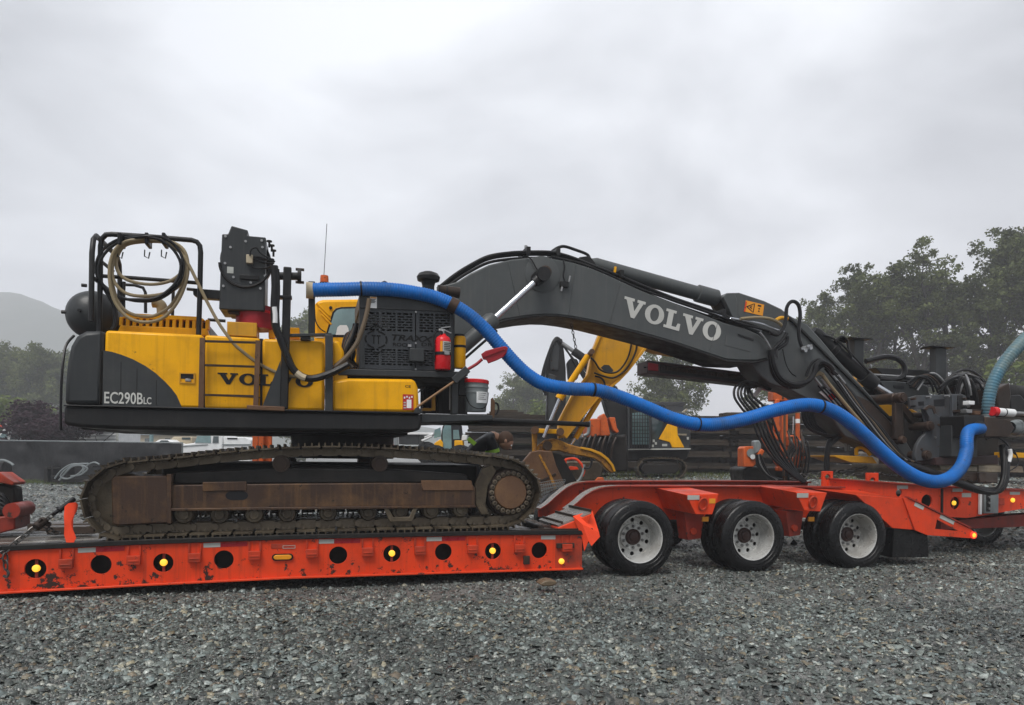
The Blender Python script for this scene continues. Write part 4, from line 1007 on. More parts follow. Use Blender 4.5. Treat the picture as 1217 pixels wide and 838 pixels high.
# ---- hand rails
hr = lambda pts, v, r=.021: MB().tube(spline([pT(x, y, v) for x, y in pts], 1), r, 10)
part('guard_rail', hr([(118, 394), (119, 340), (119.5, 293), (121, 284), (126, 279), (133, 278.5), (180, 281.5), (228, 285.5), (234, 287.5), (237.5, 292), (238.5, 300), (237.5, 350), (236, 398)], .30, .027), M['black'], exc)
part('guard_rail', hr([(119, 328), (160, 330.5), (200, 333.5), (237, 336.5)], .32), M['black'], exc, label='middle rail')
gu = pT(105, 340, .2).x
hp = [(gu, .2, pT(105, 392, .2).z), (gu, .2, 3.45), (gu, .24, 3.60), (gu, .34, 3.67), (gu, 1.15, 3.67), (gu, 1.27, 3.60), (gu, 1.3, 3.45), (gu, 1.3, 2.7)]
part('guard_rail', MB().tube([(p[0] + .03, p[1], p[2] + .09) for p in hp], .027, 10), M['black'], exc, label='end hoop over the counterweight')
part('guard_rail', MB().tube([(gu + .05, .2, 3.28), (gu + .05, 1.3, 3.28)], .021, 10), M['black'], exc)
for pts, v in (([(147, 372), (147, 345), (147.5, 335)], 1.3), ([(140, 338), (160, 339), (170, 342), (173, 348), (173, 372)], 1.5), ([(205, 375), (206, 345), (208, 338)], 1.5), ([(222, 343.5), (245, 346), (262, 347)], 1.0), ([(122, 312), (135, 323)], .8), ([(247, 380), (268, 381.5)], .9), ([(97, 339), (103, 339.5)], .3)):
    part('guard_rail', hr(pts, v, .019), M['black'], exc, label='inner rail')
# ---- louvred hood
hd = part('engine_hood', MB().prism(uw([(139, 396), (143, 384), (147, 375.5), (152, 372.5), (236, 376.5), (243, 380), (247, 398)], .5), .62, 2.2), M['ink'], exc)
top = lerpf([(139, 396), (147, 375), (151, 372.5), (238, 377), (244, 381), (248, 398)])
hb = MB()
xs_ = np.linspace(143.5, 246, 14)
part('hood_sill', MB().prism(uw([(138.5, 396), (143, 386.5), (246, 390.5), (248.5, 399)], .5), .5, .6), M['yellow'], hd, bev=.01)
part('hood_lip', MB().prism(uw([(146, 376.5), (150, 372), (238, 376.5), (243, 380), (243, 381), (146, 378)], .5), .5, 2.2), M['yellow'], hd, bev=.01)
for k, x in enumerate(xs_):
    f = (x - 143) / 105; yb = 386 + 4.5 * f; yt = 377.5 + 3.2 * f
    part('hood_slat', MB().prism(uw([(x - 2.4, yb + 1), (x + 2.0, yb + 1), (x + 2.6, yt - 1), (x - 1.8, yt - 1)], .5), .503, .60), M['yellow'], hd, bev=.006)
part('air_elbow', MB().tube(spline([pT(181, 359.5, .9), pT(187, 360, .9), pT(192, 364, .9), pT(193, 372, .9), pT(193, 380, .9)], 6), .06, 14), M['tan'], exc)
# ---- air tank
tcen = pT(103.5, 370.5, .4)
tk = part('air_tank', MB().lathe((tcen.x, .36, tcen.z), (0, 1, 0), [(0, 0), (.01, .06), (.035, .13), (.08, .195), (.14, .24), (.22, .262), (1.2, .262), (1.3, .2), (1.36, 0)], 36), M['grey'], exc)
part('tank_valve', MB().cyl((tcen.x - .27, .5, tcen.z), (tcen.x - .22, .5, tcen.z), .02, n=8).cyl((tcen.x - .06, .36, tcen.z), (tcen.x - .06, .33, tcen.z), .018, n=8), M['black'], tk)
part('tank_bracket', MB().prism([(tcen.x - .1, tcen.z - .32), (tcen.x + .06, tcen.z - .30), (tcen.x + .06, tcen.z - .2), (tcen.x - .1, tcen.z - .2)], .5, 1.4), M['black'], tk)
part('tank_pipe', MB().tube(spline([pT(125, 343, .32), pT(130, 352, .3), pT(136, 365, .3), pT(137, 385, .3), pT(133, 393, .3)], 6), .026, 8), M['hose'], tk)
# ---- cab behind
cv = 2.05
cab = part('cab', MB().prism(uw([(373.5, 398), (374, 362), (377, 357.5), (384, 355.8), (470, 354.5), (480, 362), (484, 440), (374, 440)], cv), cv, 3.0), M['yellow'], exc, bev=.04)
wv = cv - .004
part('cab_window_seal', MB().prism(uw([(386.5, 399), (395, 371), (399, 366.3), (405, 364.8), (450, 363.5), (450, 401), (388, 401)], wv), wv, wv + .02), M['rubber'], cab, bev=.006)
part('cab_window', MB().prism(uw([(389.3, 397.5), (397.2, 372), (400.5, 368.5), (405.5, 367), (448, 366), (448, 398.5)], wv - .004), wv - .004, wv + .01), M['glass'], cab)
part('seat_back', MB().prism(uw([(399, 398), (401, 389), (404, 386.5), (412, 386.5), (414, 390), (415, 398)], wv - .007), wv - .007, wv - .003), M['white'], cab)
for k in range(3):
    part('cab_rib', MB().bar(pT(376 + 3 * k, 360 + 7 * k, cv), pT(392 + 1 * k, 376 + 5 * k, cv), .03, .03, (0, 1, 0)), M['yellow'], cab, bev=.01)
p = pT(393, 366, cv); part('cab_plug', MB().cyl(p - Vector((0, .02, 0)), p, .022, n=12), M['ink'], cab)
part('cab_strap', MB().tube(spline([pT(374, 368, cv - .03), pT(375, 381, cv - .04), pT(380, 390, cv - .05), pT(387, 395, cv - .03)], 5), .008, 6), M['hose'], cab)
p = pT(385.5, 336, .9)
bc = part('beacon_base', MB().cyl((p.x, .9, p.z - .06), (p.x, .9, p.z), .055, n=16), M['black'], exc)
part('beacon', MB().lathe((p.x, .9, p.z), (0, 0, 1), [(0, .052), (.05, .05), (.085, .046), (.092, 0)], 18), M['orangebg'], bc)
a, b = pT(385, 327, 1.2), pT(388.5, 266, 1.2); part('antenna', MB().tube([a, b], .004, 5), M['black'], exc)
part('hose_mast', MB().bar(pT(370.5, 400, .4), pT(370.5, 335, .4), .075, .075, (0, 1, 0)), M['grey'], exc, bev=.008)
# ---- black frame in front of the pump door
fr = part('door_frame', MB().bar(pT(391, 489, .06), pT(391, 398, .06), .085, .05, (0, 1, 0)), M['grey'], exc, bev=.01)
part('door_frame_top', MB().bar(pT(341, 399, .10), pT(394, 398, .10), .08, .03), M['grey'], fr, bev=.004)
part('frame_lug', MB().prism(uw([(357, 399), (369, 399.5), (369, 404), (357, 403.5)], .08), .08, .2), M['black'], fr)
part('filler_cap', MB().cyl(pT(380, 402, .3), pT(380, 399.5, .3), .05, n=14), M['white'], exc)
part('body_shoulder', MB().prism(uw([(395, 404.5), (403, 405), (409, 418), (409.5, 436), (395, 436)], BV), BV, 1.2), M['yellow'], exc, bev=.03)
part('body_step', MB().prism(uw([(396, 437), (413.5, 441), (413, 452), (410, 454.5), (396, 454.5)], BV), BV, 1.2), M['yellow_old'], exc, bev=.02)
tb = part('toolbox', MB().prism(uw([(394.5, 488.8), (394.5, 455), (398, 452), (414, 449.5), (489, 450.5), (493.5, 452), (497, 461), (498.6, 490.3)], BV - .03), BV - .03, .95), M['yellow'], exc, bev=.035)
flat_text('CE', pT(481.5, 461, .1).x, pT(481, 460.5, .1).z, pT(488.5, 461, .1).x, pT(481, 457.5, .1).z, BV - .034, 'ce_mark', 'ink', tb)
a, b = pT(478.5, 487, BV - .03), pT(491.5, 469, BV - .03)
lb = part('warning_label', MB().box(a.x, b.x, BV - .034, BV - .0305, a.z, b.z), M['inkred'], tb)
part('label_panel', MB().box(a.x + .045, b.x - .025, BV - .037, BV - .0345, a.z + .02, b.z - .06), M['white'], lb)
for k in range(4): part('label_text', MB().box(a.x + .012 + k * .028, a.x + .028 + k * .028, BV - .037, BV - .0345, b.z - .05 + .012 * (k % 2), b.z - .028 + .01 * (k % 2)), M['white'], lb)
for k in range(3): part('label_text', MB().box(a.x + .01, a.x + .036, BV - .037, BV - .0345, a.z + .015 + k * .03, a.z + .03 + k * .03), M['tape_w'], lb)
# ---- rock drill power unit beside the cab
pv = .20
part('unit_floor', MB().prism(uw([(400, 439.5), (409, 438.2), (540, 441.5), (556, 442), (556, 447), (540, 449.5), (402, 446)], pv - .05), pv - .06, 1.25), M['grey'], exc, bev=.01)
part('painted_unit_shadow', MB().prism(uw([(405, 446.5), (540, 449.8), (540, 455), (415, 449.5)], pv), pv + .05, 1.2), M['blacksoot'], exc)  # dark strip standing in for the shadow under the unit floor
unit = part('power_unit', MB().prism(uw([(428.5, 351), (440, 350.2), (500, 354.5), (537.5, 366), (537.5, 441), (428.5, 438.2)], pv + .05), pv + .06, 1.15), M['blacksoot'], exc)
PT = lambda x, y: (lambda p: (p.x, p.z))(pT(x, y, pv))
def rect(b, x0, y0, x1, y1, v0=pv, v1=pv + .05):      # corner heights follow the slope of the unit in the picture
    sl = lambda x, y: y + (x - 427) * (.030 - (y - 349) * .00004)
    return b.prism([PT(x0, sl(x0, y1)), PT(x1, sl(x1, y1)), PT(x1, sl(x1, y0)), PT(x0, sl(x0, y0))], v0, v1)
tp = part('unit_top_cover', MB().prism([PT(427, 349.5), PT(440, 349), PT(470, 350.5), PT(500, 355), PT(520, 360), PT(538, 366.5), PT(538, 371), PT(427, 366.5)], pv - .012, 1.18), M['grey'], unit, bev=.008)
part('unit_left_post', rect(MB(), 427, 366.6, 433.5, 438), M['grey'], unit)
part('unit_right_post', rect(MB(), 535, 366.6, 538, 438), M['grey'], unit)
grids = [[(433.5, 450), (453.5, 470), (472.5, 490)], [(498.5, 515), (517.5, 534.5)]]
for di, (dx0, dx1) in enumerate(((433.6, 493.3), (494.5, 535))):
    d = part('unit_door', MB(), M['door'], unit)
    b = MB()
    ya, yb_, yc, yd = 370.5, 392.5, 414, 433
    rect(b, dx0, 366.8, dx1, ya); rect(b, dx0, yb_, dx1, yc); rect(b, dx0, yd, dx1, 438)
    edges = [dx0] + [e for g in grids[di] for e in g] + [dx1]
    for k in range(0, len(edges), 2):
        if edges[k + 1] - edges[k] > .05:
            rect(b, edges[k], ya, edges[k + 1], yb_); rect(b, edges[k], yc, edges[k + 1], yd)
    me = mesh_of(b, 'unit_door', ORG[exc.name], 0); d.data = me; me.materials.append(M['door'])
    lv = MB(); n = 7
    for gx0, gx1 in grids[di]:
        for (y0, y1) in ((ya, yb_), (yc, yd)):
            for k in range(n + 1):
                yy = y0 + (y1 - y0) * k / n
                if 0 < k < n: rect(lv, gx0, yy - .62, gx1, yy + .62, pv + .002, pv + .03)
                if k < n:
                    xm = gx0 + (gx1 - gx0) * (.52 if k % 2 else .30); rect(lv, xm - .9, yy, xm + .9, yy + (y1 - y0) / n, pv + .003, pv + .03)
                    if k % 2 == 0: xm = gx0 + (gx1 - gx0) * .78; rect(lv, xm - .9, yy, xm + .9, yy + (y1 - y0) / n, pv + .003, pv + .03)
    o = part('louvre', lv, M['door'], d, smooth=0, kind='stuff')
for (x0, y0, x1, y1) in ((437, 373, 449, 389), (454, 373, 464, 390), (457, 417, 467, 428)):
    b = rect(MB(), x0, y0, x1, y1, pv + .053, pv + .056); part('filter_pad', b, M['tape_w'], unit)
X = lambda x: PT(x, 400)[0]; Zt = lambda x, y: PT(x, y)[1]
flat_text('TRAXX', X(465.5), Zt(465, 404.5), X(515), Zt(465, 397.2), pv - .003, 'unit_lettering', 'cutout', unit, slant=.25, bold=.03)
flat_text('ROCK', X(467), Zt(467, 411.5), X(488), Zt(467, 407.2), pv - .003, 'unit_lettering', 'cutout', unit, bold=.02)
flat_text('DRILLS', X(501), Zt(501, 411.5), X(531), Zt(501, 407.2), pv - .003, 'unit_lettering', 'cutout', unit, bold=.02)
lc = pT(447, 403.5, pv)
lg = MB()
for a0, a1 in ((35, 80), (100, 145), (155, 205), (-25, 25), (215, 260), (280, 325)):
    pts = [(lc.x + rr * 1.25 * math.cos(R(a)), lc.z + rr * math.sin(R(a))) for rr, aa in ((.105, np.linspace(a0, a1, 7)), (.088, np.linspace(a1, a0, 7))) for a in aa]
    lg.prism(pts, pv - .004, pv - .0005)
for a0 in (90, 270):
    s_ = 1 if a0 == 90 else -1
    lg.prism([(lc.x - .09, lc.z + s_ * .115), (lc.x, lc.z + s_ * .185), (lc.x + .09, lc.z + s_ * .115), (lc.x + .07, lc.z + s_ * .115), (lc.x, lc.z + s_ * .165), (lc.x - .07, lc.z + s_ * .115)], pv - .004, pv - .0005)
lg.box(lc.x - .05, lc.x - .005, pv - .004, pv - .0005, lc.z + .035, lc.z + .052).box(lc.x - .033, lc.x - .02, pv - .004, pv - .0005, lc.z - .05, lc.z + .0345)
lg.box(lc.x + .005, lc.x + .05, pv - .004, pv - .0005, lc.z + .035, lc.z + .052).box(lc.x + .02, lc.x + .033, pv - .004, pv - .0005, lc.z - .05, lc.z + .0345)
part('unit_emblem', lg, M['cutout'], unit, smooth=0)
a, b = pT(485.5, 430.5, pv), pT(503, 416, pv); part('control_box', MB().box(a.x, b.x, pv - .10, pv - .001, a.z, b.z), M['grey'], unit, bev=.008)
a, b = pT(439.5, 366, pv - .013), pT(448, 353, pv - .013); st = part('sticker', MB().box(a.x, b.x, pv - .015, pv - .0125, a.z, b.z), M['white'], tp)
for k in range(4): part('sticker_print', MB().box(a.x + .01, b.x - .015 - .01 * (k % 2), pv - .017, pv - .0152, b.z - .035 - k * .012, b.z - .028 - k * .012), M['ink'], st)
part('sticker_print', MB().box(a.x + .006, b.x - .006, pv - .017, pv - .0152, b.z - .02, b.z - .006), M['amber_off'], st)
for x, y in ((494, 371), (494, 408), (494, 439), (538, 370), (466, 350)):
    p = pT(x, y, pv); part('door_bolt', MB().cyl(p - Vector((0, .014, 0)), p, .012, n=8), M['steel'], unit)
a = pT(486.5, 411, pv); part('padlock', MB().box(a.x - .02, a.x + .02, pv - .03, pv - .001, a.z - .015, a.z + .012), M['steel'], unit)
# mufflers and pre-cleaner on top of the unit
pc = pT(509, 340, .7)
part('precleaner_neck', MB().cyl((pc.x, .7, pc.z - .12), (pc.x, .7, pc.z + .02), .075, n=20), M['black'], exc)
part('precleaner_bowl', MB().lathe((pc.x, .7, pc.z), (0, 0, 1), [(.0, .075), (.055, .09), (.065, .135), (.11, .145), (.15, .12), (.175, .06), (.18, 0)], 28), M['black'], exc)
a, b = pT(520, 345, .75), pT(546, 348, .75); part('muffler', MB().cyl(a, b, .068, n=20), M['rustdark'], exc)
part('muffler_clamp', MB().lathe(tuple(a.lerp(b, .35)), b - a, [(0, .067), (0, .073), (.025, .073), (.025, .067)], 20), M['black'], exc)
p = pT(457, 338, .6); part('breather_cap', MB().lathe(tuple(p), (0, 0, 1), [(-.1, .015), (.0, .015), (.0, .035), (.03, .03), (.045, 0)], 14), M['black'], exc)
# yellow canister on the unit's right end
a, b = pT(546, 438, .35), pT(546, 400, .35)
o = part('yellow_canister', MB().lathe(tuple(a), (0, 0, 1), [(0, 0), (0, .068), (.01, .074), (b.z - a.z - .03, .074), (b.z - a.z, .060), (b.z - a.z, 0)], 24), M['yellow'], exc)
part('canister_lid', MB().cyl(b, b + Vector((0, 0, .025)), .062, n=24), M['ink'], o)
part('canister_strap', MB().lathe(tuple(a + Vector((0, 0, (b.z - a.z) * .64))), (0, 0, 1), [(0, .074), (0, .078), (.03, .078), (.03, .074)], 24), M['ink'], o)
part('canister_bracket', MB().prism(uw([(535.5, 366), (540, 372), (540, 441), (535.5, 441)], .35), .33, .5), M['grey'], exc)
# ---- front structure right of the toolbox
part('front_deck', MB().prism(uw([(500, 491.5), (586, 493.5), (586, 499.5), (500, 503)], .12), .12, 1.1), M['grey'], exc, bev=.012)
part('platform_beam', MB().prism(uw([(502, 496), (645, 499), (645, 505), (502, 503)], .6), .6, 1.2), M['blacksoot'], exc, bev=.01)
part('long_pipe', MB().cyl(pT(552, 498.3, .25), pT(699, 504.5, .25), .030, n=14), M['black'], exc)
part('pipe_cap', MB().cyl(pT(696, 504.4, .25), pT(700, 504.6, .25), .036, n=14), M['black'], exc)
for x0, x1, y0, y1, v, m in ((537, 545, 453, 492, .28, 'grey'), (545, 556, 448, 470, .35, 'black'), (520, 527, 455, 491, .8, 'blacksoot'), (503, 508, 452, 491, .9, 'blacksoot')):
    a, b = pT(x0, y1, v), pT(x1, y0, v); part('upright', MB().box(a.x, b.x, v, v + .12, a.z, b.z), M[m], exc, bev=.006)
a, b = pT(500, 491, 1.15), pT(556, 449, 1.15); part('front_bulkhead', MB().box(a.x, b.x, 1.15, 1.2, a.z, b.z), M['blacksoot'], exc)
a, b = pT(534.3, 487, .5), pT(536.2, 458, .5); part('rod_guard', MB().box(a.x, b.x, .5, .53, a.z, b.z), M['white'], exc)
part('yellow_bracket', MB().prism(uw([(513.5, 488), (513.5, 470), (517.5, 468), (517.5, 488)], .7), .7, .78).prism(uw([(502, 488.5), (502, 485), (513.4, 485), (513.4, 488.5)], .7), .7, .78), M['yellow_old'], exc, bev=.004)
for k in range(5): part('brace', MB().tube([pT(497 + 1.5 * k, 467 - k, .85), pT(505 + 1.5 * k, 456 - k, .85)], .007, 5), M['steel'], exc)
part('brown_upright', MB().prism(uw([(583.5, 497), (584, 474), (586, 472.5), (588.5, 478), (588, 494), (586, 498)], .3), .3, .34), M['rust'], exc, bev=.004)
part('upright_handle', MB().tube(spline([pT(588, 479, .3), pT(591, 480, .3), pT(592.5, 484, .3), pT(591.5, 490, .3), pT(588, 493, .3)], 5), .012, 6), M['black'], exc)
a = pT(496, 487, .08); part('deck_clip', MB().prism(uw([(492, 491), (494, 484.5), (498, 484), (502, 491)], .06), .05, .14), M['grey'], exc, bev=.006)
# ---- undercarriage between the tracks
part('car_body', MB().box(pT(200, 560, 1).x, pT(560, 560, 1).x, .62, 2.6, .98, 1.36), M['blacksoot'], exc, bev=.03)
# ---- tracks
shoe = MB()
shoe.box(-.100, .092, -.30, .30, -.009, .009)
for x in (-.088, -.012, .062): shoe.prism([(x - .009, .0091), (x + .009, .0091), (x + .006, .044), (x - .006, .044)], -.298, .298)
shoe_me = shared(shoe, 'track_shoe', M['track'])
lk = MB()
for s in (-1, 1):
    lk.prism([(-.105, -.035), (-.085, -.012), (.085, -.012), (.11, -.04), (.11, -.085), (.09, -.105), (-.07, -.105), (-.105, -.08)], s * .085 - .018, s * .085 + .018)
    lk.cyl((-.09, s * .125, -.06), (-.09, s * .10, -.06), .036, n=10)
for s in (-1, 1):
    for x in (-.03, .03): lk.cyl((x, s * .13, -.022), (x, s * .105, -.022), .014, n=6)
link_me = shared(lk, 'track_link', M['link'])
outline = [(130, 642), (180, 640.5), (240, 638.5), (300, 637), (360, 635), (420, 633.5), (480, 632), (540, 630.5), (590, 629), (612, 626), (628, 615), (638, 602), (643.5, 588), (642, 574), (634, 560), (622, 549.5), (606, 542.5), (585, 539), (540, 534.5), (500, 531.5), (450, 528.5), (400, 527), (360, 527.5), (320, 529.5), (280, 532.5), (240, 536.5), (200, 541), (165, 544), (140, 547.5), (122, 554.5), (107, 566), (97, 580), (94, 594), (96, 608), (104, 622), (115, 634)]
nv = .05
path = [pT(x, y, nv) for x, y in outline]
loop = resample(spline(path, 6, True), n=50, closed=True)
fidler = pT(150, 596, .30); fspr = pT(602, 584.4, .30)
def build_track(v0, near):
    dvv = v0 - nv
    tr = part('track', MB().prism([(p.x, p.z) for p in (pT(x, y, .1) for x, y in [(203, 576.5), (330, 575), (450, 574), (560, 574.5), (565, 580), (565, 601), (203, 605)])], v0 + .10, v0 + .50), M['trackframe'], exc, bev=.012,
              label=None if near else 'far side track')
    n = len(loop)
    for i in range(n):
        p = loop[i]; t = (loop[(i + 1) % n] - loop[i - 1]).normalized()
        nrm = Vector((t.z, 0, -t.x))                   # outward for this winding
        rot = Matrix(((t.x, 0, nrm.x), (0, 1, 0), (t.z, 0, nrm.z)))
        put('track_shoe', shoe_me, tr, (p.x, v0 + .30, p.z) - nrm * .03 if False else Vector((p.x, v0 + .30, p.z)) - nrm * .036, rot)
        put('track_link', link_me, tr, Vector((p.x, v0 + .30, p.z)) - nrm * .036, rot)
    S = lambda b, nm, m, bv=0, **k: part(nm, b, M[m], tr, bev=bv, **k)
    g = lambda pts: [(p.x, p.z) for p in (pT(x, y, .1) for x, y in pts)]
    S(MB().prism(g([(133, 569), (138, 565.5), (203, 565.5), (203, 621), (140, 624.5), (134, 622)]), v0 + .07, v0 + .53), 'idler_guard', 'trackframe', .015)
    S(MB().prism(g([(199, 563.5), (204.5, 563.5), (204.5, 622), (199, 622)]), v0 + .06, v0 + .54), 'guard_flange', 'trackframe', .006)
    S(MB().prism(g([(204, 576), (206, 562), (330, 556), (450, 557), (556, 564), (560, 574)]), v0 + .16, v0 + .46), 'frame_roof', 'blacksoot', .02)
    S(MB().prism(g([(204, 604), (565, 600.2), (565, 603.2), (204, 607.2)]), v0 + .06, v0 + .54), 'frame_flange', 'trackframe', .006)
    S(MB().prism(g([(241, 573), (293, 572.3), (293, 583), (241, 584)]), v0 + .085, v0 + .101), 'frame_plate', 'trackframe', .006)
    S(MB().prism(g([(500, 571), (560, 571), (563, 583), (502, 583)]), v0 + .085, v0 + .101), 'frame_plate', 'rust', .006)
    c = pT(281.5, 589, .1)
    S(MB().prism([(c.x + .075 * math.cos(a) + (.04 if math.cos(a) > 0 else -.04), c.z + .05 * math.sin(a)) for a in np.linspace(0, 2 * math.pi, 24, endpoint=False)], v0 + .097, v0 + .10), 'frame_slot', 'ink')
    # idler and sprocket
    fi = Vector((fidler.x, v0 + .3, fidler.z)); fs_ = Vector((fspr.x, v0 + .3, fspr.z))
    S(MB().lathe((fi.x, v0 + .17, fi.z), (0, 1, 0), [(0, 0), (0, .22), (.02, .265), (.06, .275), (.09, .30), (.17, .30), (.20, .275), (.24, .265), (.26, .22), (.26, 0)], 40), 'idler', 'track')
    te = MB(); pr = []
    for k in range(22):
        a = 2 * math.pi * k / 22
        for da, r in ((-.10, .315), (-.055, .365), (.055, .365), (.10, .315)): pr.append((fs_.x + r * math.cos(a + da), fs_.z + r * math.sin(a + da)))
    te.prism(pr, v0 + .26, v0 + .34)
    S(te, 'sprocket', 'track')
    S(MB().lathe((fs_.x, v0 + .5, fs_.z), (0, -1, 0), [(0, 0), (0, .32), (.22, .32), (.24, .30), (.30, .285), (.36, .275), (.37, .26), (.37, 0)], 44), 'final_drive', 'rustdark')
    S(MB().lathe((fs_.x, v0 + .128, fs_.z), (0, -1, 0), [(0, .205), (.02, .20), (.035, .188), (.045, 0)], 44), 'drive_cover', 'rust')
    bm_ = shared(MB().lathe((0, 0, 0), (0, -1, 0), [(0, .030), (.034, .028), (.038, .016), (.020, .013), (.020, 0)], 10), 'drive_bolt', M['link']) if near else None
    if near:
        for k in range(22):
            a = 2 * math.pi * k / 22; put('drive_bolt', bm_, tr, (fs_.x + .232 * math.cos(a), v0 + .13, fs_.z + .232 * math.sin(a)))
        S(MB().prism(g([(573, 557), (585, 552), (590, 560), (580, 578), (577, 600), (582, 612), (572, 612), (566, 600), (565, 575)]), v0 + .10, v0 + .16), 'drive_shroud', 'track', .01)
    for x, y in ((218, 612), (260.5, 612), (302, 611.5), (341, 610.5), (390, 609.5), (438, 609), (476, 608), (512.5, 607), (548, 605.5)):
        p = pT(x, y, .1)
        S(MB().lathe((p.x, v0 + .12, p.z), (0, 1, 0), [(-.02, 0), (-.02, .05), (0, .055), (0, .085), (.02, .10), (.14, .10), (.15, .085), (.21, .085), (.22, .10), (.34, .10), (.36, .085), (.36, 0)], 20), 'track_roller', 'track')
    for x, y in ((334.5, 551), (451, 551)):
        p = pT(x, y, .2)
        S(MB().lathe((p.x, v0 + .14, p.z), (0, 1, 0), [(0, 0), (0, .06), (.004, .064), (.004, .092), (.03, .095), (.3, .095), (.3, 0)], 24), 'carrier_roller', 'rustdark')
    S(MB().prism(g([(455, 603), (463, 620), (490, 619.5), (496, 603), (491, 603), (486, 614), (467, 614.5), (461, 603)]), v0 + .07, v0 + .09), 'roller_guard', 'steel' if False else 'track', .006)
    return tr
build_track(.0, True)
build_track(2.60, False)
# ---- boom
bv0, bv1 = 1.25, 1.85
bsh = [(523, 340), (544, 334.5), (560, 324.4), (581.6, 314.5), (606.7, 308.5), (635, 305.6), (658.6, 307.4), (682, 312), (710, 321.5), (740, 335.5), (772.5, 349.5), (800, 360), (825, 369.6), (861.7, 384), (885, 390), (901, 397), (911, 406), (915, 415), (913, 426), (900, 428.5), (880, 428.5), (862, 427), (838, 419), (805, 408), (772.5, 398.5), (740, 390), (704, 381), (680, 376.6), (662, 374.3), (645, 374), (625, 375.7), (599, 380), (575, 388), (556, 397), (540, 408), (528, 425), (517, 446), (500, 446), (498, 425), (505, 380)]
boom = part('boom', MB().prism(uw(bsh, bv0), bv0, bv1), M['boom'], exc, bev=.018)
und = [(912, 429), (895, 432), (862, 430.5), (838, 422.3), (805, 411), (772.5, 401.5), (740, 393), (704, 384), (680, 379.4), (662, 377), (645, 376.6), (625, 378.4), (599, 382.8), (575, 391), (556, 400), (540, 411)]
part('boom_bottom_plate', MB().prism(uw(und[::-1] + [(x, y - 2.4) for x, y in und], bv0), bv0 - .04, bv1 + .04), M['black'], boom, bev=.006)
o = pT(741.5, 374.2, bv0); q = pT(857.5, 407.0, bv0); d = Vector((q.x - o.x, q.z - o.z)); e1 = d / wlen
up = Vector((-e1.y, e1.x)).normalized() * .275
o = o + Vector((0, 0, 0)); base = Vector((o.x, o.z)) - up * 0 
o1 = pT(733.5, 374.0, bv0)
word, _ = slab_word('VOLVO', (o1.x + .06, o1.z + .0), e1, up, bv0 - .006)
for b in word: part('boom_lettering', b, M['letter'], boom, smooth=0)
pn = pT(644.5, 326, bv0)
part('pin_plate', MB().lathe((pn.x, bv0, pn.z), (0, -1, 0), [(0, .25), (.008, .25), (.012, .24), (.012, 0)], 40), M['boom'], boom)
part('boom_pin', MB().lathe((pn.x, bv0 - .011, pn.z), (0, -1, 0), [(0, .085), (.14, .085), (.15, .07), (.15, 0)], 24), M['rustdark'], boom)
for x, y, x1, y1 in ((862, 404, 893, 412), (877, 398, 895, 404)):
    a, b = pT(x, y, bv0), pT(x1, y1, bv0)
    if y > 400: part('weld_patch', MB().bar(a - Vector((0, .003, 0)), b - Vector((0, .003, 0)), .004, .16), M['boom'], boom)
    else: part('grease_slot', MB().bar(a - Vector((0, .009, 0)), b - Vector((0, .009, 0)), .012, .025), M['black'], boom)
for p_, q_ in (((737, 337), (724, 385)), ((684, 314), (676, 374)), ((604, 311), (618, 375)), ((853, 383), (843, 419))):
    part('weld_seam', MB().tube([pT(*p_, bv0 - .001), pT(*q_, bv0 - .001)], .007, 6), M['boom'], boom)
# lines along the top of the boom
topx = [(520, 343), (540, 327), (560, 314.5), (581, 304.5), (606, 300.5), (625, 299.5), (645, 299.3), (660, 300.5), (680, 306), (704, 315.5), (730, 325.5), (772, 343), (800, 354), (825, 362.5), (850, 371), (872, 379), (893, 386), (910, 393), (920, 397)]
for k in range(4):
    pts = spline([pT(x, y + (1.6 * k if k < 3 else 7.5), bv0 + .06 + .09 * k) for x, y in topx], 4)
    part('boom_pipe', MB().tube(pts, .021, 8), M['black'], boom)
part('boom_pipe', MB().tube(spline([pT(x, y, bv0 + .03) for x, y in ((655, 308), (680, 313), (710, 322.5), (740, 336), (772, 347.5), (805, 359), (835, 369), (862, 378), (890, 388), (905, 393))], 4), .017, 8), M['chrome'], boom, label='bare bright pipe')
part('boom_pipe', MB().tube(spline([pT(x, y, bv0 + .01) for x, y in ((655, 305), (690, 313), (720, 325), (760, 343), (800, 357), (840, 370.5), (865, 379.5), (888, 386))], 4), .016, 8), M['black'], boom)
for x, y in ((625, 300), (660, 302), (735, 327), (855, 373)):
    p = pT(x, y, bv0 + .15); part('pipe_clamp', MB().box(p.x - .03, p.x + .03, bv0 + .01, bv0 + .45, p.z - .06, p.z + .045), M['black'], boom, bev=.006)
p = pT(625, 297, bv0 + .2); part('boom_light', MB().cyl(p, p + Vector((0, 0, .06)), .022, n=10), M['steel'], boom)
part('boom_handle', MB().tube(spline([pT(656, 299, 1.6), pT(663, 294.5, 1.6), pT(671, 293, 1.6), pT(684, 297, 1.6), pT(696, 301.5, 1.6), pT(700, 305, 1.6), pT(701, 310, 1.6)], 5), .022, 8), M['black'], boom)
a = pT(692, 311, 1.5); part('cylinder_lug', MB().prism(uw([(684, 311), (688, 306), (700, 304.5), (706, 312), (712, 322), (700, 318)], 1.45), 1.42, 1.70), M['black'], boom, bev=.01)
part('grease_line', MB().tube(spline([pT(625, 303, 1.22), pT(632, 309, 1.21), pT(637, 318, 1.2), pT(640, 322, 1.18)], 5), .008, 6), M['hose'], boom)
gz = part('grease_block', MB().box(pT(666, 338, 1.2).x, pT(676, 338, 1.2).x, 1.20, 1.248, pT(670, 341, 1.2).z, pT(670, 334, 1.2).z), M['black'], boom, bev=.008)
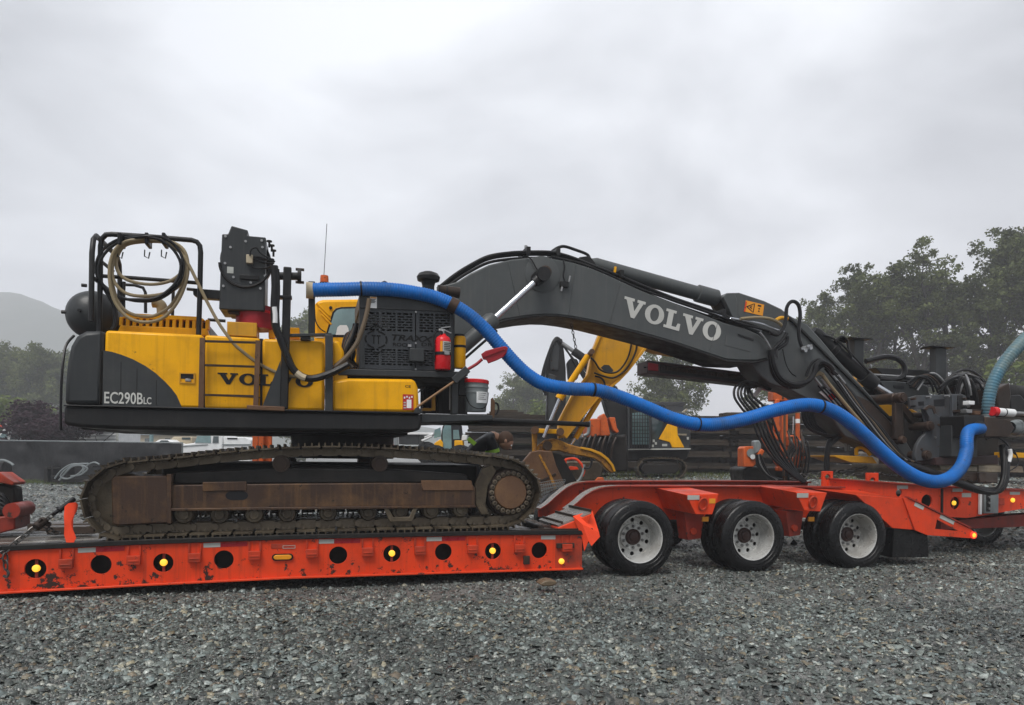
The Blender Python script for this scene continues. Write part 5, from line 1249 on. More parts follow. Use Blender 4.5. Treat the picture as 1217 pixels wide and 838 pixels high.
part('grease_line', MB().tube(spline([pT(669.5, 309, 1.22), pT(671, 318, 1.2), pT(669.5, 327, 1.2), pT(671, 334, 1.2)], 5), .011, 6), M['hose'], boom)
part('grease_fitting', MB().cyl(pT(676, 335, 1.19), pT(677.5, 328, 1.19), .013, n=8).cyl(pT(668, 341, 1.19), pT(667, 346, 1.19), .016, n=8), M['steel'], boom)
part('yellow_tie', MB().bar(pT(730.5, 324, bv0 + .1), pT(731.5, 317, bv0 + .1), .03, .02), M['yellow'], boom)
# lift cylinder
lv_ = 1.02
a, b, c = pT(641, 330, lv_), pT(585, 381, lv_), pT(500, 456, lv_)
part('lift_rod', MB().cyl(a, b, .042, n=18), M['chrome'], exc)
part('lift_rod_eye', MB().cyl((a.x + .04, lv_ - .08, a.z + .04), (a.x + .04, lv_ + .2, a.z + .04), .095, n=24).cyl(a, a.lerp(b, .12), .06, n=16), M['black'], exc)
part('lift_barrel', MB().lathe(tuple(b.lerp(a, .06)), c - b, [(0, 0), (0, .085), (.06, .12), (.20, .12), (.22, .098), ((c - b).length, .098), ((c - b).length, 0)], 22), M['boom'], exc)
part('lift_pipe', MB().tube([b + Vector((.06, -.02, -.13)), c + Vector((.06, -.02, -.12))], .018, 8), M['black'], exc)
# arm cylinder on top of the boom
av = 1.55
a, b, c = pT(700, 313, av), pT(852, 355, av), pT(866, 358, av)
part('arm_cylinder', MB().lathe(tuple(a), b - a, [(0, 0), (0, .07), (.10, .105), ((b - a).length - .35, .105), ((b - a).length - .34, .13), ((b - a).length - .02, .13), ((b - a).length, .11), ((b - a).length, 0)], 24), M['boom'], exc)
part('arm_rod', MB().cyl(b, pT(880, 362, av), .055, n=16), M['chrome'], exc)
part('arm_rod_eye', MB().prism(uw([(853, 353), (862, 351), (866, 360), (866, 372), (859, 366)], 1.45), 1.42, 1.68), M['black'], exc, bev=.02)
# ---- stick
sv0, sv1 = 1.34, 1.76
stk = [(859.5, 353), (864, 348.3), (879, 347.6), (909, 357.5), (929, 367), (939, 375), (960, 386), (975, 402), (1000, 432), (1025, 459), (1044, 481), (1062, 501), (1070, 512), (1083, 534), (1086.5, 541), (1083, 546), (1070, 546.5), (1040, 534), (1004, 518), (985, 492), (967, 478), (940, 464), (915, 456), (900, 443), (893, 431), (889, 420), (905, 405), (900, 396), (884, 388), (872, 380), (866, 366)]
stick = part('stick', MB().prism(uw(stk, sv0), sv0, sv1), M['boom'], exc, bev=.02)
part('ear_plate', MB().prism(uw([(859.5, 353), (864, 348.3), (873, 348), (876, 356), (878, 379), (872, 380), (866, 366)], sv0 - .05), sv0 - .05, sv0 - .001), M['boom'], stick, bev=.008)
part('stick_rib', MB().bar(pT(937, 377, sv0 - .02), pT(1060, 500, sv0 - .02), .03, .04, (0, 1, 0)), M['black'], stick)
part('stick_seam', MB().tube(spline([pT(930, 415, sv0), pT(934, 432, sv0), pT(940, 443, sv0), pT(946, 447, sv0)], 5), .010, 6), M['black'], stick)
part('worn_end_plate', MB().prism(uw([(1018, 470), (1035, 478), (1056, 500), (1068, 517), (1066, 530), (1040, 520), (1012, 498)], sv0 - .012), sv0 - .014, sv0 - .001), M['rustdark'], stick, bev=.004)
part('stick_label', MB().prism(uw([(886.5, 357), (908.2, 362.2), (906.4, 375.5), (884.2, 370.2)], sv0 - .004), sv0 - .006, sv0 - .001), M['amber_off'], stick)
def on_label(poly, m, nm='label_print'):
    o_, ex, ey = Vector((884.2, 370.2)), Vector((22.2, 5.3)), Vector((2.3, -13.2))
    return part(nm, MB().prism(uw([tuple(o_ + ex * a + ey * b) for a, b in poly], sv0 - .008), sv0 - .009, sv0 - .0065), M[m], stick, smooth=0)
on_label([(.06, .48), (.45, .1), (.45, .16), (.16, .48), (.45, .84), (.45, .9)], 'ink'); on_label([(.46, .1), (.5, .1), (.5, .9), (.46, .9)], 'ink'); on_label([(.24, .5), (.38, .36), (.38, .44), (.32, .52), (.38, .6), (.38, .66)], 'ink')
on_label([(.66, .74), (.84, .74), (.84, .88), (.66, .88)], 'ink'); on_label([(.72, .5), (.80, .5), (.80, .6), (.72, .6)], 'ink'); on_label([(.72, .28), (.80, .28), (.80, .38), (.72, .38)], 'ink'); on_label([(0, 0), (.07, 0), (.07, .9), (0, .9)], 'orange')
a, b = pT(940, 426, sv0 - .03), pT(962, 413, sv0 - .03)
mf = part('hose_manifold', MB().bar(pT(953, 415, 1.3), pT(965, 412, 1.3), .05, .07), M['steel'], stick, bev=.01)
for x, y in ((954, 414), (958, 417), (961, 411), (964, 414)): part('fitting', MB().cyl(pT(x, y, 1.24), pT(x, y, 1.31), .022, n=8), M['chrome'], mf)
# bucket cylinder and links
kv = 1.52
a, b, c = pT(966, 393, kv), pT(1038, 457, kv), pT(1063, 472, kv)
bc_ = part('bucket_cylinder', MB().lathe(tuple(a), b - a, [(0, 0), (0, .07), (.08, .098), (.42, .098), (.43, .112), (.52, .112), (.53, .098), ((b - a).length - .25, .098), ((b - a).length - .24, .125), ((b - a).length, .125), ((b - a).length, 0)], 22), M['black'], exc)
part('bucket_rod', MB().cyl(b, c, .05, n=16), M['chrome'], exc)
part('cylinder_pipe', MB().tube(spline([pT(978, 398, kv - .1), pT(995, 405, kv - .12), pT(1015, 424, kv - .12), pT(1040, 450, kv - .1)], 5), .018, 8), M['black'], bc_)
pp = pT(1069, 473, 1.15)
part('link_pin', MB().lathe((pp.x, 1.05, pp.z), (0, 1, 0), [(0, 0), (0, .05), (.02, .052), (.02, .075), (.035, .085), (.09, .088), (.10, .078), (.16, .078), (.17, .088), (.9, .088), (.9, 0)], 24), M['pin'], exc)
part('rocker_link', MB().prism(uw([(1064, 474), (1073, 474), (1075, 520), (1070, 526), (1064, 522)], 1.18), 1.18, 1.26), M['rustdark'], exc, bev=.015)
part('drag_link', MB().prism(uw([(1069, 479), (1074, 474.5), (1097, 499), (1092, 506)], 1.20), 1.27, 1.36), M['rustdark'], exc, bev=.012)
pp = pT(1072, 523, 1.15); part('stick_pin', MB().lathe((pp.x, 1.10, pp.z), (0, 1, 0), [(0, 0), (0, .05), (.02, .062), (.05, .07), (.06, .06), (.12, .06), (.13, .07), (.8, .07), (.8, 0)], 20), M['pin'], exc)
# hoses over the boom and stick joint
def hose(pts, v, r, m='hose', parent=stick, nm='hydraulic_hose', label=None, n=8):
    P_ = [pT(x, y, v[i] if hasattr(v, '__len__') else v) for i, (x, y) in enumerate(pts)]
    return part(nm, MB().tube(spline(P_, 6), r, n), M[m], parent, label=label)
hose([(915, 395), (924, 398), (931, 390), (934, 378), (935, 366), (939, 359.5), (944, 358.5), (949, 363), (951, 374), (949.5, 390), (950, 402), (953, 412)], 1.1, .028)
hose([(880, 379), (900, 377.5), (915, 379), (926, 384), (932, 391)], 1.2, .024, 'tan')
hose([(922, 381), (928, 378), (936, 379)], 1.25, .03, 'yellow_old')
hose([(860, 377), (878, 384), (897, 389), (912, 393), (922, 397)], 1.17, .018)
hose([(868, 378), (885, 381), (905, 385), (920, 391), (932, 394)], 1.22, .016, 'chrome')
hose([(903, 395), (910, 404), (915, 413), (918, 417)], 1.16, .018, 'steel')
hose([(935, 396), (930, 404), (922, 412), (918, 417)], 1.12, .026)
hose([(936, 400), (934, 408), (926, 414), (919, 418)], 1.14, .026)
part('hose_collar', MB().cyl(pT(918, 416, 1.13), pT(918.5, 426, 1.13), .075, n=14), M['hose'], stick)
hose([(918, 422), (920, 434), (926, 447), (936, 455), (948, 457), (960, 453), (967, 444), (970, 434), (976, 430), (985, 434), (990, 440)], 1.08, .042)
hose([(916, 424), (918, 440), (925, 452), (938, 459), (952, 458), (963, 450), (970, 440), (980, 434), (992, 444)], 1.14, .040)
hose([(958, 447), (962, 436), (968, 429), (976, 428), (983, 436)], 1.18, .022)
hose([(958, 453), (966, 447), (973, 443.5), (978, 446)], 1.20, .034, 'tan', label='tan hose stub')
hose([(978, 446), (985, 456), (998, 472), (1012, 489), (1028, 507), (1042, 521)], 1.16, .028, 'tan', label='tan hose along the stick')
for k, (x0, y0) in enumerate(((984, 436), (988, 438), (992, 441), (996, 446))):
    hose([(x0, y0), (x0 + 12, y0 + 18), (x0 + 24, y0 + 36), (x0 + 38, y0 + 54), (x0 + 54, y0 + 74), (x0 + 66, y0 + 88)], 1.2 + .02 * k, .019, label=None)
for k in range(6):
    x, y = 968 + k * 5.0 + (k % 2) * 3, 449 - k * 2.2 + (k % 3) * 4
    part('hose_fitting', MB().cyl(pT(x, y, 1.18), pT(x + 8, y + 10, 1.18), .020, n=8), M['steel'], stick)
for k in range(4):
    x, y = 972 + 6 * k, 458 + 1.5 * k
    hose([(x, y), (x + 11, y + 12), (x + 21, y + 24), (x + 32, y + 38)], 1.24, .014)
part('warning_board', MB().prism(uw([(974, 466), (984, 461), (1003, 478), (996, 485)], 1.26), 1.26, 1.28), M['white'], stick)
part('board_stripe', MB().prism(uw([(984, 470.5), (990, 466.5), (995, 471), (989, 476)], 1.254), 1.254, 1.2595), M['red'], stick)
hose([(1029, 429.5), (1042, 426), (1054, 424), (1066, 426.5), (1073.5, 433), (1075, 442), (1071, 449), (1060, 451.5), (1045, 450)], 1.7, .045)
for k in range(4): hose([(992, 406 + k), (1000, 400 + 2 * k), (1007, 405 + k), (1008, 414), (1012, 424 + k * 3)], 1.4 + .04 * k, .02)
# long black hose from the reel box down to the power unit and tidy bundle beside the cab
hose([(326, 316), (327, 340), (326, 362), (327, 386), (333, 402), (340, 420), (348, 438), (358, 447), (370, 450), (384, 447), (400, 440.5), (414, 433)], -.02, .040, 'hose', exc, 'hose_bundle')
hose([(330, 320), (331, 345), (330, 372), (332, 395), (339, 413), (347, 433), (357, 445)], -.03, .018, 'hose', exc, 'hose_bundle')
hose([(352, 443), (358, 447.5), (363, 449.5)], -.06, .036, 'beige', exc, 'bare_hose_patch')
hose([(326, 365), (327, 374), (327, 384)], -.05, .026, 'white', exc, 'white_hose_wrap')
hose([(439, 355), (436, 372), (431, 390), (424, 408), (412, 424), (397, 437)], .1, .026, 'brownhose', exc, 'muddy_hose')
for k in range(5):
    hose([(424 - k, 384 + 3 * k), (420 - 2 * k, 398), (412 - k, 415), (410 + k, 428), (417 + 2 * k, 437)], .3 + .05 * k, .022, ('hose', 'brownhose', 'hose', 'rust', 'hose')[k], exc, 'hose_bundle')
for k in range(4): hose([(421 + k, 391 + 4 * k), (417 + k, 405), (420 - 2 * k, 420), (414 + 3 * k, 436)], .55, .03, ('black', 'steel', 'rust', 'black')[k], exc, 'valve_pipe')
part('valve_block', MB().bar(pT(421, 396, .4), pT(423, 385, .4), .07, .07), M['black'], exc, bev=.01)
# ------------------------------------------------------------------ things on and around the excavator
def ribbed(P, step, r0f, amp, nseg=16):               # corrugated hose: a ridge every `step`
    pts = resample(P, step / 3.0); n = len(pts)
    rr = [r0f(i / (n - 1)) + (amp if i % 3 == 1 else -amp * .5) for i in range(n)]
    return MB().tube(pts, rr, nseg), pts
bh = [(366, 345, .25), (385, 344.5, .22), (410, 344, .18), (440, 343.2, .16), (470, 344.8, .15), (495, 348.5, .15), (518, 354, .15), (540, 363.5, .12), (560, 376.5, .10), (578, 393, .08), (595, 412.5, .05), (612, 431.5, .03), (628, 446, .02), (648, 457, .0), (680, 462.3, .0), (708, 463.5, .0), (735, 471, .0), (770, 485, .0), (800, 497.5, -.02), (830, 504.5, -.04), (860, 503.5, -.05), (890, 497, -.05), (920, 488, -.05), (950, 481.8, -.05), (972, 482.5, -.05), (996, 492, -.05), (1020, 510.5, -.05), (1046, 535, -.05), (1070, 555.5, -.03), (1093, 568.5, .0), (1114, 572.5, .05), (1131, 566.5, .15), (1143, 553.5, .25), (1148.5, 536, .35), (1149, 520, .42), (1153, 511.5, .5), (1166, 509.5, .62)]
P_ = spline([pT(x, y, v) for x, y, v in bh], 8)
hb_, hp_ = ribbed(P_, .030, lambda t: .079 + .012 * min(1, max(0, (t - .35) / .4)) - (.006 * max(0, (t - .88) / .12)), .0048)
bhose = thing('suction_hose', 'thick blue corrugated hose draped from the cab roof across the boom to the drill head', 'hose', pT(560, 440, .1))
part('hose_wall', hb_, M['blue'], bhose, smooth=80)
def clamp(px, m='hose', w=.035, ex=.008):
    k = min(range(1, len(hp_) - 1), key=lambda i: abs(proj_x(hp_[i]) - px)); d = (hp_[k + 1] - hp_[k - 1]).normalized()
    t = k / (len(hp_) - 1); r = .079 + .012 * min(1, max(0, (t - .35) / .4)) + ex
    part('hose_clamp', MB().lathe(tuple(hp_[k] - d * w), d, [(0, r - .03), (0, r), (2 * w, r), (2 * w, r - .03)], 20), M[m], bhose)
def proj_x(p):
    q = MT @ p; return CX + FOC * q.x / q.y
clamp(537, 'rustdark', .05); clamp(704, 'hose', .012); clamp(975, 'hose', .012); clamp(829, 'hose', .008); clamp(427, 'hose', .01)
a = P_[0]
part('hose_cuff', MB().lathe(tuple(a + Vector((.06, 0, 0))), (-1, 0, 0), [(0, .076), (0, .090), (.08, .092), (.08, .072), (.02, .07)], 20), M['beige'], bhose)
# faded green blue hose at the right edge
gp_ = spline([pT(x, y, v) for x, y, v in ((1174, 497, .75), (1174.5, 480, .72), (1178, 462, .7), (1184, 447, .68), (1193, 432, .66), (1206, 416, .62), (1222, 400, .6), (1245, 385, .6), (1275, 376, .6))], 8)
g_, _p = ribbed(gp_, .045, lambda t: .085 + .02 * t, .007)
M['fadedblue'] = paint('faded_blue_hose', (0.035, 0.16, 0.25), 0.45, dirt=(0.17, 0.18, 0.13), damt=0.75, streak=0, bump=0, dscale=1.2)
solo('suction_hose', g_, M['fadedblue'], 'faded blue green ribbed hose rising from the drill head to the right edge', 'hose', smooth=80)
# coils hanging on the guard rail
L1 = [(176, 284), (150, 287), (135, 300), (130, 325), (135, 355), (150, 376), (172, 383), (195, 377), (213, 355), (223, 325), (220, 300), (205, 288),
      (178, 285.5), (148, 290), (136, 305), (134, 330), (147, 347), (168, 352), (195, 349), (213, 339), (222, 318), (216, 298), (200, 289),
      (178, 287), (150, 291), (139, 306), (140, 322), (152, 333), (178, 338), (202, 334), (217, 322), (219, 308), (211, 296), (198, 289.5),
      (180, 284), (146, 291), (131, 312), (133, 335), (141, 360), (156, 373), (180, 376), (201, 365), (214, 345), (221, 322), (214, 296), (200, 286), (186, 286),
      (200, 289), (216, 302), (225, 316), (234, 334), (246, 358.5), (260, 384), (272, 401), (282, 412.5), (305, 430.5), (327, 442), (345, 447), (362, 448)]
n = len(L1)
vv = [.20 + .025 * (i // 11) for i in range(46)] + [.20 - .006 * k for k in range(n - 46)]
coil = thing('coiled_hose', 'muddy tan hose coiled over the guard rail, its tail running down the yellow side', 'hose', pT(176, 380, .2))
part('hose_wall', MB().tube(spline([pT(x, y, vv[i]) for i, (x, y) in enumerate(L1)], 5), .018, 8), M['tan'], coil)
for x in (144, 176, 196):
    p = pT(x, 286, .24); part('strap', MB().lathe((p.x, .14, p.z), (1, 0, 0), [(0, .07), (0, .085), (.03, .085), (.03, .07)], 10) if False else MB().box(p.x - .018, p.x + .018, .155, .36, p.z - .06, p.z + .065), M['ink'], coil, bev=.01)
    q = pT(x - 4, 297, .24); part('hook', MB().tube([q, q + Vector((.0, -.01, -.07)), q + Vector((.04, -.01, -.09)), q + Vector((.05, 0, -.02))], .007, 6), M['black'], coil)
L2 = [(172, 279.5), (140, 285), (120, 300), (114, 320), (121, 340), (140, 352), (165, 358), (190, 355), (212, 338), (218, 315), (211, 295), (195, 283),
      (172, 281), (143, 287), (124, 302), (117, 321), (124, 341), (142, 354), (166, 356), (188, 353), (208, 337), (215, 316), (207, 298), (192, 286), (176, 282)]
c2 = solo('coiled_hose', MB().tube(spline([pT(x, y, .165 - .02 * (i // 12) + (.13 if 105 < x < 150 else 0)) for i, (x, y) in enumerate(L2)], 5), .0155, 8), M['hose'], 'black hose coiled in two wide loops on the guard rail over the tan coil', 'hose')
# fire extinguisher
a, b = pT(526, 439.5, .09), pT(526, 399, .09)
fe = thing('fire_extinguisher', 'red fire extinguisher strapped upright to the right end of the grey power unit', 'fire extinguisher', tuple(a))
H = b.z - a.z
part('cylinder', MB().lathe(tuple(a), (0, 0, 1), [(0, 0), (0, .085), (.012, .093), (H - .06, .093), (H - .02, .075), (H, .04), (H + .02, .03), (H + .02, 0)], 28), M['red'], fe)
part('valve_head', MB().cyl(b + Vector((0, 0, .02)), b + Vector((0, 0, .06)), .025, n=12).box(b.x - .05, b.x + .03, b.y - .02, b.y + .02, b.z + .05, b.z + .075), M['steel'], fe, bev=.004)
part('handle', MB().bar(b + Vector((-.02, 0, .08)), b + Vector((.10, 0, .035)), .02, .012).bar(b + Vector((-.02, 0, .09)), b + Vector((.09, 0, .11)), .02, .012), M['steel'], fe)
part('gauge', MB().cyl(b + Vector((-.02, -.04, .03)), b + Vector((-.02, -.025, .03)), .02, n=12), M['ink'], fe)
part('nozzle_hose', MB().tube(spline([b + Vector((-.05, 0, .055)), b + Vector((-.10, -.03, .0)), b + Vector((-.105, -.04, -.15)), b + Vector((-.10, -.04, -.3))], 6), .012, 8), M['hose'], fe)
arcp = [R(t) for t in np.linspace(-130, -50, 9)]
def wrap(z0, z1, a0, a1, r, m, nm):
    t = [R(x) for x in np.linspace(a0, a1, 9)]
    vs = [(a.x + rr * math.cos(q), a.y + rr * math.sin(q), z) for rr in (r, r + .003) for z in (z0, z1) for q in t]
    k = 9; fs = [(2 * k + i, 2 * k + i + 1, 3 * k + i + 1, 3 * k + i) for i in range(k - 1)] + [(k + i, i, i + 1, k + i + 1)[::-1] for i in range(k - 1)]
    return part(nm, MB().add(vs, fs), M[m], fe)
wrap(a.z + .20, a.z + .32, -100, -28, .0935, 'tape_w', 'instruction_label'); wrap(a.z + .20, a.z + .32, -118, -102, .0935, 'amber_off', 'instruction_label')
for k in range(5): wrap(a.z + .215 + k * .02, a.z + .222 + k * .02, -92, -36 - 8 * (k % 2), .098, 'ink', 'label_print')
part('strap', MB().lathe((a.x, a.y, a.z + .165), (0, 0, 1), [(0, .093), (0, .099), (.035, .099), (.035, .093)], 28), M['ink'], fe)
part('buckle', MB().box(a.x + .0, a.x + .06, a.y - .115, a.y - .09, a.z + .16, a.z + .205), M['steel'], fe, bev=.004)
part('bracket', MB().box(a.x - .03, a.x + .03, a.y + .09, a.y + .12, a.z + .02, a.z + H), M['ink'], fe)
# pail with red lid
a, b = pT(565.5, 489.5, .40), pT(565.5, 455, .40); H = b.z - a.z
pl = thing('pail', 'grey pail with a red lid standing on the platform in front of the power unit', 'bucket', tuple(a))
part('bucket_body', MB().lathe(tuple(a), (0, 0, 1), [(0, 0), (0, .118), (.01, .124), (H * .62, .142), (H * .63, .150), (H * .68, .150), (H * .69, .144), (H * .8, .147), (H * .81, .155), (H * .86, .155), (H * .87, .148), (H, .150), (H, 0)], 32), M['bucketgrey'], pl)
part('lid', MB().lathe(tuple(b - Vector((0, 0, .01))), (.03, 0, 1), [(0, .150), (0, .160), (.035, .160), (.045, .150), (.045, 0)], 32), M['red'], pl)
part('bail_handle', MB().tube(spline([(a.x - .15, a.y - .02, b.z - .12), (a.x - .10, a.y - .12, a.z + .08), (a.x + .0, a.y - .16, a.z + .03), (a.x + .10, a.y - .12, a.z + .07), (a.x + .15, a.y - .02, b.z - .12)], 8), .006, 6), M['ink'], pl)
t = [R(x) for x in np.linspace(-100, -35, 7)]
vs = [(a.x + .151 * math.cos(q), a.y + .151 * math.sin(q), z) for z in (a.z + .10, a.z + .235) for q in t]
part('paper_label', MB().add(vs, [(i, i + 1, 8 + i, 7 + i) for i in range(6)]), M['white'], pl)
for k in range(4):
    t2 = [R(x) for x in np.linspace(-92, -50 - 6 * (k % 3), 5)]; z = a.z + .215 - k * .024
    part('label_print', MB().add([(a.x + .153 * math.cos(q), a.y + .153 * math.sin(q), zz_) for zz_ in (z, z + .006) for q in t2], [(i, i + 1, 6 + i, 5 + i) for i in range(4)]), M['ink'], pl)
# long-handled red brush leaning on the unit
sh = thing('scoop', 'red plastic scoop on a long wooden handle leaning up against the power unit frame', 'shovel', tuple(pT(496, 484, .06)))
part('handle', MB().tube([pT(496, 483.5, .04), pT(541, 452.5, .02)], .014, 10), M['wood_handle'], sh)
part('grip_sleeve', MB().bar(pT(539, 453, .02), pT(556, 438.5, .0), .05, .09), M['grey'], sh, bev=.008)
part('shaft', MB().tube(spline([pT(555, 439.5, .0), pT(566, 433, -.01), pT(573, 427, -.02)], 5), .018, 10), M['redplastic'], sh)
bl = [(571.5, 421), (577, 417), (590, 413.5), (600, 411.5), (603.5, 413), (602, 419), (598, 424.5), (590, 428.5), (580, 432.2), (578, 428), (574, 427.5)]
part('blade', MB().taper(uw(bl, -.04), -.045, uw([(x + .2, y + .1) for x, y in bl], -.02), -.02), M['redplastic'], sh, bev=.008)
part('blade_rib', MB().bar(pT(575, 423.5, -.055), pT(601, 414, -.055), .012, .02), M['redplastic'], sh)
# tie-down chain at the front
M['chain'] = plain('chain_steel', (0.10, 0.095, 0.09), 0.35, 0.7, 0.4)
ch = thing('tie_down_chain', 'dark tie-down chain with ratchet binder from deck edge to near track', 'chain', tuple(pT(2, 655, -.02)))
cp = resample([pT(-8, 671, -.04), pT(3, 657, -.04), pT(40, 628, .12), pT(64, 611, .25)], .075)
lnk = MB()
q = [(.048 * math.cos(t) * 1.05, .026 * math.sin(t), 0) for t in np.linspace(0, 2 * math.pi, 12, endpoint=False)]
lnk.tube(q, .0085, 5, True); lnk_me = shared(lnk, 'chain_link', M['chain'])
def links(pts, parent):
    for i in range(len(pts) - 1):
        d = (pts[i + 1] - pts[i]).normalized(); rot = d.to_track_quat('X', 'Z').to_matrix() @ Matrix.Rotation(R(90 * (i % 2) + 30), 3, 'X')
        put('chain_link', lnk_me, parent, pts[i].lerp(pts[i + 1], .5), rot)
links(cp, ch)
part('binder', MB().cyl(pT(62, 612, .25), pT(86, 595.5, .40), .020, n=10), M['ink'], ch)
part('binder_body', MB().cyl(pT(42, 627, .1), pT(54, 618, .18), .045, n=12).bar(pT(46, 618, .1), pT(60, 624, .2), .03, .05), M['rustdark'], ch, bev=.01)
part('binder_handle', MB().tube([pT(70, 607, .28), pT(88, 593, .40)], .028, 10), M['ink'], ch)
links(resample(spline([pT(52, 622, .2), pT(58, 630, .2), pT(64, 634, .25), pT(70, 633, .3)], 4), .07), ch)
links(resample([pT(6, 659, -.05), pT(6.5, 668, -.05), pT(7, 676, -.05)], .07), ch)
part('hook', MB().tube(spline([pT(7, 676, -.05), pT(10, 681, -.05), pT(8, 686, -.05), pT(4, 684, -.05)], 5), .014, 6), M['chain'], ch)
def cloth(name, outline, v, label, amp=.02, cols=3):
    b = MB(); p = uw(outline, v)
    lo = np.min(p, 0); hi = np.max(p, 0)
    n = len(p)
    vs = [(x, v + amp * math.sin(9 * x + 5 * z + k), z) for k, (x, z) in enumerate(p)]
    c_ = Vector((sum(q[0] for q in p) / n, v - amp, sum(q[1] for q in p) / n))
    b.add(vs + [tuple(c_)] + [(x, y + .006, z) for x, y, z in vs] + [(c_.x, c_.y + .006, c_.z)], [(i, (i + 1) % n, n) for i in range(n)] + [((i + 1) % n + n + 1, i + n + 1, 2 * n + 1) for i in range(n)] + [(i, i + n + 1, (i + 1) % n + n + 1, (i + 1) % n) for i in range(n)])
    return solo(name, b, M['flag'], label, 'flag', smooth=60)
cloth('warning_flag', [(77, 602), (82, 598), (90, 597), (92, 600), (91, 606), (88.5, 610), (87, 617), (87, 628), (88, 634), (91, 639), (86, 649), (82, 652.5), (78, 645), (75.5, 636), (77, 625), (76.5, 612)], .02, 'bright orange red ribbon flag hanging from the chain handle before the near track')
b = MB()
FT = [(682, 613), (700, 607.5), (704, 609)]
p_ = lambda x, y, v: tuple(pT(x, y, v))
b.add([p_(681, 613.5, .0), p_(693, 610, .12), p_(704, 607, .25), p_(712, 633, .05), p_(713, 638, .0), p_(703, 649, -.04), p_(699.5, 643, -.03), p_(694.5, 655, -.01), p_(692, 640, -.01), p_(692, 623, -.06)],
      [(0, 1, 9), (1, 2, 3, 9), (9, 3, 4, 6), (4, 5, 6), (9, 6, 8), (0, 9, 8), (8, 6, 7)])
b.add([(x, y + .008, z) for x, y, z in b.v[:10]], [(9, 1, 0), (9, 3, 2, 1), (6, 4, 3, 9), (6, 5, 4), (8, 6, 9), (8, 9, 0), (7, 6, 8)])
solo('warning_flag', b, M['flag'], 'bright orange red cloth flag draped over the deck end in front of the first wheel', 'flag', smooth=25)
# timbers lying on the deck
for pts, v, lab in (([(32, 628), (106, 624), (108, 632), (40, 633)], .95, 'dark timber lying across the deck behind the tie-down chain'), ([(55, 634), (112, 631), (112, 636), (58, 638)], .6, 'dark timber lying on the deck just before the near track')):
    p = [pT(x, y, v) for x, y in pts]
    solo('dunnage_timber', MB().prism([(p[0].x, .575), (p[1].x, .575), (p[1].x, .66), (p[0].x, .66)], v, v + .16), M['timber'], lab, 'timber', bev=.008)
solo('rag', MB().prism([(x, z) for x, z in uw([(640, 694), (645, 690), (652, 688.5), (660, 690), (661, 693), (655, 696), (645, 696.5)], -.75)], -.80, -.62), M['brownhose'], 'muddy brown rag lying on the gravel before the trailer end', 'rag', bev=.03)

# ------------------------------------------------------------------ rock drill at the end of the stick
dr = thing('rock_drill', 'dark rock drill with long feed rail mounted on the end of the excavator stick', 'rock drill', (12.5, 1.6, .9))
D = lambda nm, b, m, bev=.006, parent=dr, **k: part(nm, b, M[m], parent, bev=bev, **k)
fv = 1.95
D('feed_rail', MB().prism(uw([(768.5, 429), (775, 428.4), (920, 447), (1130, 472), (1300, 492), (1300, 506), (1130, 487), (920, 461.5), (776, 445), (768.5, 444)], fv), fv, fv + .28), 'black', .012)
M['oxide'] = paint('oxide_red_black', (0.050, 0.022, 0.022), 0.4, dirt=(0.03, 0.025, 0.024), damt=0.6, streak=0.2)
D('rail_edge', MB().prism(uw([(772, 429.6), (920, 448), (1010, 459), (1010, 461.5), (920, 450.6), (772, 432.2)], fv), fv - .03, fv), 'oxide', .004)
D('rail_edge', MB().prism(uw([(772, 442), (920, 459), (1010, 469.5), (1010, 472), (920, 461.6), (772, 444.6)], fv), fv - .03, fv), 'oxide', .004)
for k in range(46):
    x = 786 + k * 3.0; y = 436.5 + (x - 780) * .124
    a = pT(x, y, fv); put('chain_plate', CHP, dr, (a.x, fv - .004, a.z)) if k else None
    if k == 0:
        CHP = shared(MB().box(-.018, .018, -.012, 0, -.03, .03), 'chain_plate', M['rustdark']); put('chain_plate', CHP, dr, (a.x, fv - .004, a.z))
D('rail_end', MB().prism(uw([(768, 429), (783, 430.5), (783, 446), (768, 444)], fv - .01), fv - .05, fv + .32), 'oxide', .01)
a = pT(765, 436.5, fv); D('end_bolt', MB().cyl(a, a + Vector((.12, 0, 0)), .014, n=8), 'black', 0)
D('rail_clamp', MB().prism(uw([(770, 431), (782, 433), (782, 441), (770, 440)], fv - .06), fv - .075, fv - .051), 'redplastic', .006)
D('red_guard', MB().prism(uw([(910, 458), (950, 463), (952, 468), (925, 465), (908, 461)], 1.8), 1.78, 2.0), 'redplastic', .01)
D('warning_board', MB().prism(uw([(893, 472), (901, 459), (909, 457.5), (897, 474)], 1.8), 1.78, 1.8), 'white', 0)
D('upper_beam', MB().prism(uw([(1040, 437), (1115, 440.5), (1117, 447), (1050, 446)], 2.3), 2.3, 2.5), 'black', .01)
D('feed_box', MB().prism(uw([(1046, 453), (1062, 452.5), (1098, 457), (1103, 459), (1106, 476), (1060, 474)], 1.62), 1.62, 1.9), 'grey', .015)
for x0 in (1062, 1081):
    D('feed_slot', MB().prism(uw([(x0, 458), (x0 + 12, 458.5), (x0 + 13, 461), (x0 + 12, 462), (x0 + 1, 461.5)], 1.61), 1.612, 1.622), 'ink', 0)
for k in range(5): D('feed_pipe', MB().tube([pT(1036, 445.5 + 1.6 * k, 1.75 + .05 * k), pT(1112, 450 + 2.2 * k, 1.7 + .05 * k)], .022, 8), ('steel', 'black', 'steel', 'black', 'chrome')[k], 0)
